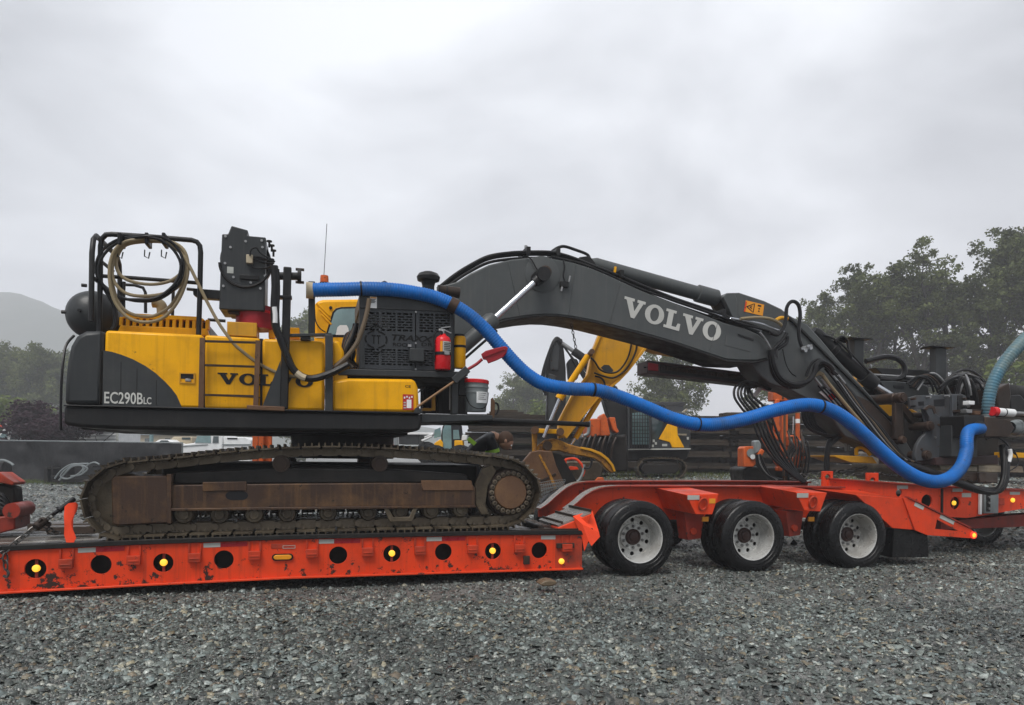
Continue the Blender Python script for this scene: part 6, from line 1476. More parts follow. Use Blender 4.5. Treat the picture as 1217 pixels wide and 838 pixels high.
for x0, x1, yt, yb in ((1015.5, 1027, 404, 446), (1112, 1125, 414, 455)):
    v_ = 2.0; a, b = pT(x0, yb, v_), pT(x1, yt, v_)
    o = D('mast_post', MB().box(a.x, b.x, v_, v_ + .14, a.z, b.z), 'grey', .008)
    D('post_cap', MB().prism([(a.x - .12, b.z + .002), (b.x + .10, b.z + .002), (b.x + .12, b.z + .02), (a.x - .15, b.z + .02)], v_ - .08, v_ + .22), 'black', .004, o)
# mounting bracket plates
mv = 1.12
D('mount_plate', MB().prism(uw([(1081, 472.5), (1090, 470), (1099, 470), (1143, 468), (1148.5, 471), (1149, 489), (1138, 490.5), (1134, 507), (1133, 540), (1119, 544.5), (1100, 541.5), (1100, 500), (1097, 486), (1082, 486)], mv), mv, mv + .05), 'plate', .008)
D('mount_rib', MB().prism(uw([(1128, 470), (1134, 469.6), (1133, 527), (1128, 528)], mv), mv - .06, mv - .001), 'plate', .006)
D('mount_rib', MB().prism(uw([(1136, 470), (1142, 469.8), (1142, 489), (1136, 489.5)], mv), mv - .04, mv - .001), 'black', .006)
D('mount_window', MB().prism(uw([(1109.5, 475), (1122.5, 474.2), (1122.5, 482.5), (1110, 483)], mv), mv - .003, mv - .0005), 'ink', 0)
D('mount_window', MB().prism(uw([(1091, 477.5), (1098, 477), (1098, 482), (1091.5, 482.5)], mv), mv - .003, mv - .0005), 'ink', 0)
D('hook_plate', MB().prism(uw([(1098.5, 486), (1102, 481.5), (1108, 482.5), (1111, 492), (1119, 497), (1120, 512), (1119, 543), (1108, 545), (1096, 547.5), (1088, 548), (1086, 541), (1089, 529), (1094.5, 520), (1100, 515), (1105, 505), (1103, 495)], mv - .06), mv - .075, mv - .01), 'plate', .008)
for y in (497, 507, 528, 537): 
    a = pT(1118.5, y, mv - .075); D('bolt_hole', MB().cyl(a - Vector((0, .012, 0)), a, .028, n=14), 'cutout', 0)
for y in (478, 485):
    a = pT(1136.5, y, mv); D('bolt', MB().cyl(a - Vector((0, .05, 0)), a, .03, n=6), 'black', 0)
for (x, y, r) in ((1104, 506.5, .088), (1101, 541, .085)):
    a = pT(x, y, mv - .1); D('pivot_pin', MB().lathe((a.x, mv - .16, a.z), (0, 1, 0), [(0, 0), (0, r * .55), (.02, r * .6), (.02, r * .8), (.035, r * .9), (.08, r * .9), (.09, r * .78), (.4, r * .78), (.4, 0)], 22), 'pin', 0)
D('bolted_channel', MB().prism(uw([(1120, 500), (1127.5, 499.5), (1127, 541), (1119.5, 543)], mv - .02), mv - .05, mv - .021), 'plate', .004)
D('back_plate', MB().prism(uw([(1096, 492), (1150, 488), (1190, 500), (1185, 552), (1100, 553), (1092, 545)], 1.35), 1.35, 2.1), 'blacksoot', .02)
D('lower_frame', MB().prism(uw([(1112, 544), (1186, 541), (1187, 552), (1112, 553)], 1.0), 1.0, 2.2), 'oxide', .012)
D('side_block', MB().prism(uw([(1133, 505), (1163, 505), (1163, 544), (1132, 543)], .80), .82, 1.2), 'grey', .012)
D('dust_box', MB().prism(uw([(1146, 494), (1170, 493.5), (1170.5, 519), (1164, 520.5), (1147, 520)], .6), .6, 1.1), 'black', .012)
D('hose_socket', MB().lathe(tuple(pT(1163, 510, .595)), (0, -1, 0), [(-.02, 0), (-.02, .13), (.02, .13), (.03, .115), (.03, 0)], 24), 'black', 0)
D('dust_hopper', MB().prism(uw([(1170.8, 495.5), (1186, 496.5), (1201, 500), (1206, 509), (1199, 519.5), (1171, 519)], .58), .58, 1.05), 'rustdark', .012)
a = pT(1204, 508, .8); D('outlet_collar', MB().lathe(tuple(a), (1, 0, 0), [(-.05, .09), (0, .115), (.05, .115), (.06, .13), (.10, .13), (.10, .07), (.12, .07), (.12, 0)], 24), 'bucketgrey', 0)
a, b = pT(1181, 489, .62), pT(1204, 491, .62)
D('white_pipe', MB().cyl(a, b, .062, n=20), 'white', 0)
D('pipe_band', MB().lathe(tuple(a), b - a, [(-.03, 0), (-.03, .07), (.05, .074), (.05, .06)], 20), 'red', 0)
D('pipe_tail', MB().cyl(b, pT(1260, 494, .62), .03, n=14), 'steel', 0)
D('pipe_clip', MB().lathe(tuple(a.lerp(b, .5)), b - a, [(0, .062), (0, .066), (.015, .066), (.015, .062)], 20), 'black', 0)
a = pT(1174, 497, .75); D('hose_stub', MB().cyl(a - Vector((0, 0, .1)), a + Vector((0, 0, .06)), .10, n=20), 'bucketgrey', .004)
a, b = pT(1149, 488, .8), pT(1169, 484, .8)
D('top_tray', MB().box(a.x, b.x, .75, 1.3, a.z - .02, a.z + .02), 'rustdark', .006)
for k, (x, y, m) in enumerate(((1153, 479, 'white'), (1160, 491, 'rust'), (1150, 489, 'steel'))):
    a = pT(x, y, .74); D('valve_part', MB().box(a.x - .06, a.x + .05, .70, .82, a.z - .03, a.z + .03), m, .008)
D('drifter', MB().cyl(pT(1130, 462, 1.75), pT(1217, 470, 1.75), .17, n=18), 'blacksoot', .02)
D('drifter_head', MB().prism(uw([(1186, 462), (1200, 455), (1202, 468), (1200, 490), (1186, 492)], 1.2), 1.2, 1.8), 'rustdark', .02)
D('drifter_head', MB().prism(uw([(1200, 470), (1213, 469), (1217, 474), (1300, 480), (1300, 500), (1202, 495)], 1.25), 1.25, 1.75), 'black', .02)
r = random.Random(5)
for k in range(16):                                    # the tangle of hydraulic hoses on top of the drill
    x0, x1 = 1112 + r.uniform(0, 30), 1150 + r.uniform(0, 34); y0, y1 = 452 + r.uniform(0, 14), 456 + r.uniform(0, 24); up = r.uniform(6, 18)
    v0, v1 = r.uniform(1.3, 1.9), r.uniform(1.2, 1.9)
    hose([(x0, y0 + 6), (x0 + .25 * (x1 - x0), min(y0, y1) - up * .6), (x0 + .55 * (x1 - x0), min(y0, y1) - up + r.uniform(-2, 6)), (x0 + .85 * (x1 - x0), min(y0, y1) - up * .2), (x1, y1 + 8)], [v0, v0, (v0 + v1) / 2, v1, v1], r.uniform(.014, .03), r.choice(['hose', 'hose', 'black', 'steel', 'rustdark']), dr)
for k in range(12):
    x, y = r.uniform(1120, 1182), r.uniform(452, 486); a = pT(x, y, r.uniform(1.25, 1.7)); s = r.uniform(.04, .10)
    D('valve_part', MB().box(a.x - s, a.x + s, a.y, a.y + .15, a.z - s * .7, a.z + s * .7), r.choice(['black', 'rustdark', 'steel', 'blacksoot']), .01)
hose([(1040, 530), (1056, 543), (1072, 551.5), (1090, 556), (1108, 562), (1128, 570), (1147, 577), (1165, 582.5), (1182, 583.5), (1190, 579), (1194, 569), (1195, 555), (1193.5, 541), (1192, 531)], [.95, .9, .85, .8, .7, .6, .55, .55, .6, .6, .62, .65, .7, .8], .062, 'hose', dr, 'hose_bundle', n=12)
for dx, dv_ in ((1.2, -.06), (-1.2, -.05)):
    hose([(1060, 546), (1090, 556.5), (1128, 570), (1165, 583), (1184, 584), (1193 + dx, 570), (1195 + dx, 550), (1193, 532)], [.85, .78, .6, .5, .52, .55, .6, .7], .024, 'black', dr)
hose([(1200, 534), (1201, 541), (1199, 549)], .6, .03, 'white', dr, 'white_hose_wrap')
hose([(1194, 531), (1203, 533), (1209, 543), (1210, 552), (1203, 558), (1197, 560)], .6, .009, 'hose', dr)
hose([(1172, 522), (1185, 520), (1195, 526), (1201, 534), (1207, 540)], .7, .014, 'hose', dr)
for x, y in ((1086, 474), (1086, 483), (1104, 472), (1126, 471), (1146, 474), (1146, 484), (1131, 535), (1131, 520), (1131, 505), (1123, 504), (1123, 516), (1123, 528), (1123, 538), (1094, 534), (1110, 520), (1114, 505)):
    a = pT(x, y, mv - .055); D('bolt', MB().cyl(a - Vector((0, .035, 0)), a + Vector((0, .05, 0)), .019, n=6), r.choice(['black', 'pin', 'steel']), 0)
for k in range(7):
    x0 = 986 + 4 * k; hose([(x0 - 6, 438 + 3 * k), (x0 + 6, 452 + 3 * k), (x0 + 20, 472 + 3 * k), (x0 + 36, 494 + 2 * k), (x0 + 52, 515 + 2 * k), (x0 + 68, 533 + 2 * k), (x0 + 84, 545 + k)], [1.2, 1.18, 1.16, 1.14, 1.1, 1.05, 1.0], (.017, .024, .014, .02, .016, .024, .018)[k], ('hose', 'hose', 'steel', 'hose', 'brownhose', 'hose', 'black')[k], dr)
for k in range(5):
    hose([(1078 + 3 * k, 456 + 2 * k), (1090 + 4 * k, 448 - k), (1104 + 4 * k, 452), (1110 + 5 * k, 466 + k)], [1.5, 1.45, 1.4, 1.4], .02, ('hose', 'black', 'rustdark', 'hose', 'steel')[k], dr)
D('cross_bar', MB().cyl(pT(1083, 494, 1.3), pT(1112, 493, 1.3), .05, n=14), 'pin', 0)
D('plate_edge', MB().prism(uw([(1098, 486), (1104, 481), (1111, 483), (1113, 491), (1110, 492), (1108, 486), (1104, 485), (1101, 488)], mv - .08), mv - .085, mv - .0751), 'pin', .004)
# hose loops hanging under the stick, down to the trailer
for k in range(6):
    d_ = (0, 5, 9, 14, 19, 25)[k]
    hose([(912 + k, 463), (898 + .3 * d_, 455 + .15 * d_), (884 + .3 * d_, 454 + .3 * d_), (874 + .8 * d_, 460 + .4 * d_), (873 + 1.0 * d_, 472 + .1 * d_), (882 + .95 * d_, 486 - .2 * d_), (894 + .9 * d_, 500 - .2 * d_), (902 + .95 * d_, 520), (917 + .8 * d_, 543), (938 + .4 * d_, 562), (954 + .15 * d_, 573)], [1.5, 1.45 + .03 * k, 1.4 + .04 * k, 1.35, 1.3, 1.25, 1.2, 1.15, 1.1, 1.0, .95], .019, 'hose', dr)
for k in range(5):
    hose([(958 + 4 * k, 470), (954 + 3 * k, 490), (958 + 3 * k, 505), (970 + 2.5 * k, 514), (988, 518 + k), (1002, 514), (1008, 510)], 1.45 + .03 * k, .026, 'hose', dr)
for k in range(3): hose([(988 + 6 * k, 519), (984 + 2 * k, 528), (982 + k, 540), (981 + 1.2 * k, 562)], 1.5, .03, 'hose', dr)
for x in (1004, 1008): D('steel_rod', MB().tube([pT(x, 521, 1.7), pT(x + 1.5, 536, 1.7)], .022, 6), 'bucketgrey', 0)
# timbers, blocks and chain under the drill on the trailer
def loose(nm, lab, cat, pts, v0, v1, m, bev=.008):
    return solo(nm, MB().prism(uw(pts, v0), v0, v1), M[m], lab, cat, bev=bev)
M['paleboard'] = wood('pale_board', (0.42, 0.37, 0.26), 0.5)
loose('timber_block', 'pale timber block under the drill left of the blue hose end', 'timber', [(1117, 553.5), (1133.5, 553.5), (1133.5, 559), (1118, 558.5)], 1.2, 1.6, 'paleboard')
loose('timber_block', 'pale timber block under the drill between the blue hose and the wide pale board', 'timber', [(1149, 554), (1161.5, 554), (1161.5, 560.5), (1149, 560.5)], 1.2, 1.6, 'paleboard')
loose('pale_board', 'wide pale board under the drill behind the hanging black hose bundle', 'timber', [(1163, 553), (1215, 554), (1217, 562), (1163, 561)], 1.25, 1.6, 'paleboard')
loose('crane_timber', 'dark timber beam along the trailer under the pale blocks', 'timber', [(1090, 558), (1180, 562), (1182, 572), (1090, 568)], .95, 1.3, 'timber')
loose('timber_block', 'dark timber block standing right of the crane timber near the hose bend', 'timber', [(1164, 562), (1186, 562), (1186, 574), (1164, 573)], .90, .945, 'timber')
loose('yellow_plank', 'yellow edged plank sticking out past the right end of the drill', 'plank', [(1201, 537.5), (1260, 540), (1260, 545), (1201, 544)], 1.0, 1.3, 'yellow')
loose('yellow_plank', 'weathered plank with yellow top beneath the bend of the blue hose', 'plank', [(993, 541), (1037, 543), (1043, 551), (1010, 549.5), (993, 543.5)], 1.4, 2.0, 'yellow_old')
o = solo('hand_grip', MB().tube(spline([pT(1018, 541, 1.5), pT(1018, 534, 1.5), pT(1024, 532, 1.5), pT(1030, 536, 1.5), pT(1034, 541, 1.5)], 5), .03, 8), M['yellow'], 'small yellow lifting loop on the yellow topped plank', 'lifting loop')
hc = thing('chain_heap', 'long wet chain laid out along the trailer frame behind the orange lugs', 'chain', tuple(pT(960, 566, 1.35)))
for j, (x0, x1, y0, y1, v_) in enumerate(((945, 1030, 565, 556, 1.5), (940, 1035, 569, 562, 1.3), (1040, 1090, 562, 566, 1.3), (1110, 1217, 567, 574, 1.3))):
    links(resample([pT(x0, y0, v_), pT((x0 + x1) / 2, (y0 + y1) / 2 + 1.5, v_), pT(x1, y1, v_)], .085), hc)
# ------------------------------------------------------------------ machines and stores behind the trailer
def wthing(name, label, cat, px, Y, group=None, z=None):
    p = pW(px, 540, Y); zz_ = ghz(p.x, Y) if z is None else z
    return thing(name, label, cat, (p.x, Y, zz_), MW, group)
def W_(nm, poly, Y, d, m, parent, bev=.01, **k): return part(nm, MB().prism(xz(poly, Y), Y, Y + d), M[m], parent, bev=bev, **k)
def Wcyl(nm, a, b, Y, r, m, parent, r2=None): return part(nm, MB().cyl(pW(*a, Y), pW(*b, Y), r, r2, 14), M[m], parent)
# -- yellow excavator arm with its bucket, body behind the drill
YA = 13.2
ya = wthing('excavator', 'yellow excavator reaching over with its arm and rusty bucket set down behind the trailer', 'excavator', 1050, 15.5)
st_ = W_('stick', [(716, 386), (772, 393), (769, 411.5), (746, 440), (735, 451.5), (722, 461), (711, 471), (696, 490), (673, 519), (664, 521.5), (663.5, 500), (681, 467), (698, 445), (704, 416)], YA, .42, 'yellow_old', ya, .02)
W_('stick_edge', [(716, 388), (719, 388), (707, 417), (701, 446), (684, 468), (667, 500), (664, 500), (681, 467), (698, 445), (704, 416)], YA - .05, .045, 'yellow_old', ya, .006)
W_('stick_flange', [(767, 411), (770, 413), (747, 442), (736, 453.5), (712, 473.5), (697, 491), (674, 521), (671, 520), (696, 489), (711, 470.5), (735, 450.5), (746, 439)], YA - .04, .5, 'yellow_old', ya, .006)
W_('boom', [(757, 384), (800, 378), (850, 388), (900, 402), (960, 425), (1010, 445), (1115, 503), (1110, 522), (1000, 474), (945, 445), (900, 427.5), (862, 424), (838, 424.5), (815, 421.5), (783, 417), (765, 411)], YA + .02, .5, 'yellow_old', ya, .02)
part('dirt_patch', MB().prism(xz([(714, 437), (718, 433.5), (724, 434), (729, 440), (727, 443), (718, 441)], YA - .003), YA - .003, YA - .001), M['grey'], st_)
for pts in ([(702, 425), (707, 430), (713, 439), (722, 443), (733, 442), (742, 433), (748, 420), (751, 404)], [(757, 405), (756, 416), (750, 430), (741, 442), (729, 449), (717, 447), (706, 443)], [(707, 447), (714, 449), (718, 454), (719, 461)]):
    part('hydraulic_hose', MB().tube(spline([pW(x, y, YA - .06) for x, y in pts], 6), .018, 6), M['hose'], ya)
Wcyl('stick_cylinder', (699, 422.5), (667, 471), YA - .22, .058, 'yellow', ya)
Wcyl('cylinder_collar', (669.5, 466), (664.5, 474), YA - .22, .078, 'yellow', ya)
Wcyl('cylinder_rod', (665.5, 473), (646, 520), YA - .22, .032, 'chrome', ya)
Wcyl('cylinder_eye', (701.5, 421), (702, 420.5), YA - .3, .05, 'rust', ya)
part('cylinder_pin', MB().cyl((pW(701, 421, YA).x, YA - .35, pW(701, 421, YA).z), (pW(701, 421, YA).x, YA + .02, pW(701, 421, YA).z), .05, n=14), M['rust'], ya)
Wcyl('thumb_cylinder', (713, 473), (684, 521), YA + .15, .05, 'yellow', ya)
Wcyl('thumb_rod', (684, 520), (676, 532), YA + .15, .028, 'chrome', ya)
W_('bucket_link', [(633, 509), (666, 510.5), (666, 516), (633, 514.5)], YA - .16, .08, 'yellow', ya, .012)
W_('bucket_link', [(632, 512), (638.5, 512), (638, 537), (632.5, 537)], YA - .08, .1, 'yellow_rust', ya, .012)
for x, y in ((635.5, 511.5), (665, 513.5), (650, 530)):
    p = pW(x, y, YA); part('link_pin', MB().cyl((p.x, YA - .22, p.z), (p.x, YA + .3, p.z), .07 if x != 650 else .085, n=16), M['rust' if x != 650 else 'rustdark'], ya)
W_('curved_thumb', [(634, 537), (640, 528), (648, 522.5), (657, 521), (666, 523), (676, 528), (690, 531.5), (703, 534), (714, 538.5), (722, 545), (728, 552.5), (731, 560), (727, 563), (721, 558), (714, 550), (706, 545), (694, 542.5), (676, 539.5), (664, 535.5), (650, 537)], YA - .05, .34, 'yellow_rust', ya, .02)
W_('thumb_edge', [(690, 531), (703, 533.3), (714.5, 537.8), (723, 544.5), (729, 552), (732, 560), (729.5, 561), (726, 553), (720, 546), (712, 540.5), (702, 536.2), (690, 533.5)], YA - .09, .42, 'yellow_old', ya, .006)
bk = W_('bucket', [(622, 548), (631, 537), (640, 535), (656, 536), (661, 553), (672, 577), (668, 585), (645, 603), (640, 612), (612, 612), (614, 575)], YA - .3, .8, 'rust', ya, .02)
W_('bucket_seam', [(640, 541), (642, 540), (656, 566), (662, 580), (659, 582), (653, 567)], YA - .32, .018, 'yellow_rust', bk, .004)
W_('bucket_seam', [(642, 571), (660, 562), (661, 564), (643, 573)], YA - .315, .014, 'rustdark', bk, .003)
W_('bucket_cheek', [(652, 544), (657, 538), (667, 540), (688, 576), (672, 580)], YA - .02, .5, 'blacksoot', bk, .012)
wm = MB()
for k in range(14):
    f = k / 13; a = (641 + 8 * f, 576 + 26 * f); b = (669 + 1 * f, 570 + 4 * f)
    a = (640 + 2 * f, 574 + 32 * f); b = (672 - 14 * f, 570 + 25 * f)
    wm.tube([pW(*a, YA - .36), pW((a[0] + b[0]) / 2, (a[1] + b[1]) / 2 + (.8 if k % 2 else -.8), YA - .37), pW(*b, YA - .36)], .006, 4)
    a = (641 + 31 * f, 575 - 4 * f); b = (642 + 16 * f, 606 - 11 * f)
    wm.tube([pW(*a, YA - .365), pW(*b, YA - .365)], .006, 4)
part('wire_screen', wm, M['bucketgrey'], bk, kind='stuff')
bod = W_('body', [(1106, 498), (1180, 498), (1183, 535), (1106, 535)], 15.0, 2.6, 'yellow_old', ya, .08)
W_('undercarriage', [(1100, 536), (1185, 536), (1190, 556), (1180, 575), (1100, 575), (1092, 556)], 14.8, 3.0, 'track', ya, .06)
# -- hanging chain from the grey boom to the black arm
hcx = thing('sling_chain', 'thin chain hanging from the grey boom above the black arm', 'chain', tuple(pT(676, 380, 1.5)))
lk2 = shared(MB().tube([(.03 * math.cos(t), .017 * math.sin(t), 0) for t in np.linspace(0, 2 * math.pi, 10, endpoint=False)], .006, 5, True), 'chain_link', M['chain'])
hpts = resample([pT(679, 385, 1.5), pT(684.5, 414, 1.5)], .052)
for i in range(len(hpts) - 1):
    d = (hpts[i + 1] - hpts[i]).normalized(); put('chain_link', lk2, hcx, hpts[i].lerp(hpts[i + 1], .5), d.to_track_quat('X', 'Y').to_matrix() @ Matrix.Rotation(R(90 * (i % 2)), 3, 'X'))
# -- dark excavator with caged cab
YB = 24.5
cb_ = wthing('excavator', 'dark grey and yellow excavator with a caged cab parked before the timber stacks', 'excavator', 785, YB)
W_('cab', [(747, 534), (747, 485), (752, 480), (790, 480), (794, 490), (794, 534)], YB, 1.6, 'ink', cb_, .05)
W_('cab_glass', [(751.5, 529), (751.5, 491), (771, 489), (771, 529)], YB - .02, .018, 'glass', cb_, 0)
W_('side_glass', [(774.5, 524), (774.5, 496), (790, 494), (786, 512), (781, 523)], YB - .02, .018, 'glassdark', cb_, 0)
for x in np.linspace(748, 773, 9): W_('guard_bar', [(x - .35, 485), (x + .35, 485), (x + .35, 533), (x - .35, 533)], YB - .16, .03, 'black', cb_, 0)
for y in np.linspace(485, 533, 12): W_('guard_bar', [(747.5, y - .35), (773.5, y - .35), (773.5, y + .35), (747.5, y + .35)], YB - .20, .03, 'black', cb_, 0)
for x in (747.3, 772.6): W_('guard_post', [(x - 1, 484), (x + 1, 484), (x + 1, 534), (x - 1, 534)], YB - .22, .08, 'grey', cb_, .01)
W_('engine_house', [(794, 534), (794, 489), (814, 490), (821, 500), (821, 534)], YB + .05, 2.4, 'grey', cb_, .06)
W_('yellow_panel', [(793.4, 504), (804.8, 504.5), (805.5, 517), (813.5, 532), (799, 532), (796, 525.5), (783, 522)], YB - .05, .08, 'yellow', cb_, .015)
W_('lower_panel', [(774, 533), (774, 526), (783, 523), (796, 526), (799, 533)], YB - .03, .06, 'grey', cb_, .01)
W_('sill_strip', [(747, 533.4), (821, 532.6), (821, 534.2), (747, 535)], YB - .06, .1, 'tape_w', cb_, 0)
W_('grab_rail', [(806, 515.3), (816, 515.6), (816, 517.6), (806, 517.3)], YB - .06, .05, 'paleboard', cb_, 0)
W_('number_plate', [(787, 527.6), (793, 527.6), (793, 530.4), (787, 530.4)], YB - .05, .015, 'tape_w', cb_, 0)
for x, y in ((777, 524), (779.5, 527), (776, 530), (817.5, 521)): W_('decal', [(x - 1.2, y - 1.5), (x + 1.2, y - 1.5), (x + 1.2, y + 1.5), (x - 1.2, y + 1.5)], YB - .05, .012, 'tape_w', cb_, 0)
W_('turntable', [(735, 535), (821, 535), (815, 548), (742, 548)], YB + .3, 2.0, 'blacksoot', cb_, .05)
W_('swing_motor', [(690, 520), (745, 516), (747, 548), (690, 552)], YB + .4, 1.6, 'blacksoot', cb_, .05)
# its track, seen at an angle
tr_ = MB(); pc_ = [(760, 549), (768, 545), (800, 545), (810, 549), (813, 557), (809, 565), (800, 568), (768, 568), (759, 564), (756.5, 556)]
pth = resample(spline([pW(x, y, YB) for x, y in pc_], 5, True), n=36, closed=True)
tk_ = W_('track', [(765, 551), (804, 551), (808, 557), (803, 563), (766, 563), (761, 557)], YB - .25, .5, 'blacksoot', cb_, .03)
sm2 = shared(MB().box(-.075, .07, -.3, .3, -.02, .012).box(-.012, .012, -.3, .3, .012, .045), 'track_shoe', M['track'])
for i in range(36):
    t = (pth[(i + 1) % 36] - pth[i - 1]).normalized(); nrm = Vector((-t.z, 0, t.x))
    put('track_shoe', sm2, tk_, (pth[i].x, YB, pth[i].z), Matrix(((t.x, 0, nrm.x), (0, 1, 0), (t.z, 0, nrm.z))))
    put('track_shoe', sm2, tk_, (pth[i].x - .9, YB + 2.0, pth[i].z), Matrix(((t.x, 0, nrm.x), (0, 1, 0), (t.z, 0, nrm.z))))
# boom and arm of the caged machine
W_('boom', [(714, 465), (724, 455), (733, 459), (745, 478), (749, 500), (746, 545), (730, 545), (730, 512), (722, 492)], YB + .5, .7, 'black', cb_, .04)
W_('boom_head', [(690, 418), (700, 424), (732, 458), (724, 468), (690, 432)], YB + .55, .6, 'black', cb_, .04)
W_('arm', [(648, 437), (651.5, 417), (659, 403.5), (664, 401.5), (668.5, 402.5), (670, 414), (672.5, 437), (673, 470), (670, 505), (655, 507), (649, 500), (650, 470)], YB + .3, .8, 'black', cb_, .05)
W_('arm_plate', [(653, 418), (660, 405), (665, 412), (664, 440), (654, 440)], YB + .22, .09, 'grey', cb_, .02)
W_('arm_plate', [(652, 444), (660, 446), (660, 500), (652, 498)], YB + .2, .11, 'grey', cb_, .02)
W_('arm_head', [(674, 430), (679, 425), (686, 427), (689, 434), (687, 450), (676, 450)], YB + .3, .6, 'black', cb_, .04)
Wcyl('arm_cylinder', (681, 417), (697, 428), YB + .2, .14, 'black', cb_)
Wcyl('arm_rod', (668, 408), (683, 418.5), YB + .2, .07, 'steel', cb_)
for k in range(7):
    x = 653 + 2.4 * k; p = pW(x, 420 + 9 * k, YB + .19); part('bolt', MB().cyl(p, p + Vector((0, .05, 0)), .035, n=6), M['rustdark'], cb_)
for k in range(4): part('hydraulic_hose', MB().tube(spline([pW(650 - k * .6, 470, YB + .2), pW(646.5 - k, 450, YB + .1), pW(652, 425 - 2 * k, YB + .1), pW(662, 404 - k, YB + .2), pW(676, 420, YB + .2), pW(700, 450 + 3 * k, YB + .3), pW(722, 478, YB + .4)], 6), .035, 6), M['hose'], cb_)
for k in range(6): part('valve_pipe', MB().tube([pW(724 + 3 * k, 548, YB + .2), pW(725 + 3 * k, 522 + (k % 3) * 3, YB + .2)], .04, 6), M['steel' if k % 3 == 1 else 'black'], cb_)
# -- orange machine behind the yellow stick
YC = 19.0
om = wthing('drilling_machine', 'orange machine mostly hidden behind the yellow excavator arm', 'drilling rig', 705, YC)
W_('hood', [(698, 520), (698, 499), (703, 497.5), (714, 497.5), (714, 518)], YC, 1.2, 'orangebg', om, .03)
W_('side_plate', [(714, 518), (714.5, 494), (718, 491), (721, 496), (726, 518)], YC - .1, .9, 'orangebg', om, .02)
W_('side_plate', [(724, 496), (731, 496), (733, 508), (736, 513), (733, 515), (728, 510)], YC - .1, .5, 'orangebg', om, .02)
W_('engine_base', [(688, 519), (745, 517), (747, 560), (686, 562)], YC + .1, 1.8, 'blacksoot', om, .05)
part('exhaust_pipe', MB().tube(spline([pW(694, 518, YC - .1), pW(699, 515, YC - .1), pW(700, 506, YC - .1), pW(700, 500, YC - .1)], 5), .045, 10), M['bucketgrey'], om)
for k in range(7): part('hydraulic_hose', MB().tube(spline([pW(690 + 6 * k, 545, YC - .12), pW(692 + 6 * k, 530, YC - .18), pW(696 + 6 * k, 520 - k % 3 * 2, YC - .1)], 5), .03, 6), M['hose' if k % 2 else 'rustdark'], om)
W_('crawler', [(668, 551), (676, 548), (712, 548), (718, 556), (714, 572), (672, 572), (665, 562)], YC - .3, .5, 'track', om, .04)
part('guard_loop', MB().tube(spline([pW(672, 566, YC - .5), pW(672, 549, YC - .5), pW(674, 546, YC - .5), pW(685, 546, YC - .5), pW(694, 557, YC - .5), pW(692, 566, YC - .5)], 4), .035, 8), M['orange'], om)
W_('bracket', [(675, 556), (678, 554), (686, 555), (688, 558), (675, 559)], YC - .45, .1, 'orange', om, .01)
part('grey_hose', MB().tube(spline([pW(694, 552, YC - .5), pW(693, 562, YC - .5), pW(688, 571, YC - .5), pW(682, 574, YC - .5)], 6), .04, 8), M['bucketgrey'], om)
part('black_hose', MB().tube(spline([pW(694, 556, YC - .55), pW(700, 556, YC - .55), pW(703, 550, YC - .55), pW(703, 545, YC - .55)], 6), .03, 8), M['hose'], om)
W_('orange_fitting', [(707, 572), (711, 567.5), (717, 567.5), (719, 573)], YC - .7, .2, 'orangebg', om, .02)
# -- orange drilling rig with mast
YD = 18.0
rg = wthing('drilling_rig', 'orange drilling rig with an upright mast and control box in front of the timber stack', 'drilling rig', 925, YD)
W_('mast', [(929.5, 580), (929.5, 466), (936.5, 466), (936.5, 580)], YD, .16, 'orangebg', rg, .01)
W_('mast_rail', [(931.5, 575), (931.5, 470), (934, 470), (934, 575)], YD - .03, .028, 'rust', rg, .004)
W_('mast_head', [(919, 476), (919, 465), (924, 462.5), (939, 462.5), (940, 475), (934, 477)], YD - .08, .4, 'orangebg', rg, .02)
W_('feed_cylinder', [(921.5, 474), (927, 474), (927, 506), (929, 512), (924, 514.5), (920.5, 512)], YD - .1, .14, 'orangebg', rg, .03)
for x in (931, 937): W_('mast_lug', [(x - 1, 474), (x + 1, 474), (x + 1, 466), (x - 1, 466)], YD - .12, .1, 'rust', rg, .006)
Wcyl('side_pole', (948, 556), (948, 489), YD - .1, .055, 'orangebg', rg)
Wcyl('pole_band', (948, 503), (948, 498), YD - .1, .058, 'white', rg)
Wcyl('pole_band', (948, 491), (948, 488), YD - .1, .062, 'tan', rg)
Wcyl('rod', (942.5, 516), (943, 495), YD - .1, .02, 'chrome', rg)
for pts in ([(938, 530), (938, 518), (944, 517), (945, 530)], [(949, 533), (949, 521), (954, 522), (955, 528), (954, 534)], [(938, 549), (939, 544), (950, 543), (951, 551), (948, 554), (939, 553)], [(951, 548), (952, 533), (957, 531), (958, 545)], [(925, 560), (925, 555), (934, 553), (935, 560)]):
    W_('rotation_housing', pts, YD - .22, .3, 'orangebg', rg, .025)
W_('control_box', [(884, 555), (884, 533), (886, 530.5), (900, 530.5), (902, 546), (896, 555)], YD - .3, .5, 'orangebg', rg, .02)
p = pW(892.5, 538.5, YD - .3); part('dial', MB().cyl((p.x, YD - .33, p.z), (p.x, YD - .305, p.z), .11, n=20), M['bucketgrey'], rg)
p = pW(894, 543, YD - .3); part('dial', MB().cyl((p.x, YD - .35, p.z), (p.x, YD - .331, p.z), .06, n=16), M['white'], rg)
W_('canister', [(897, 540), (896.5, 524), (902, 523), (905, 526), (905, 536)], YD - .4, .25, 'bucketgrey', rg, .03)
W_('handwheel', [(900, 541), (905, 533), (909, 536), (906, 542)], YD - .45, .2, 'orangebg', rg, .02)
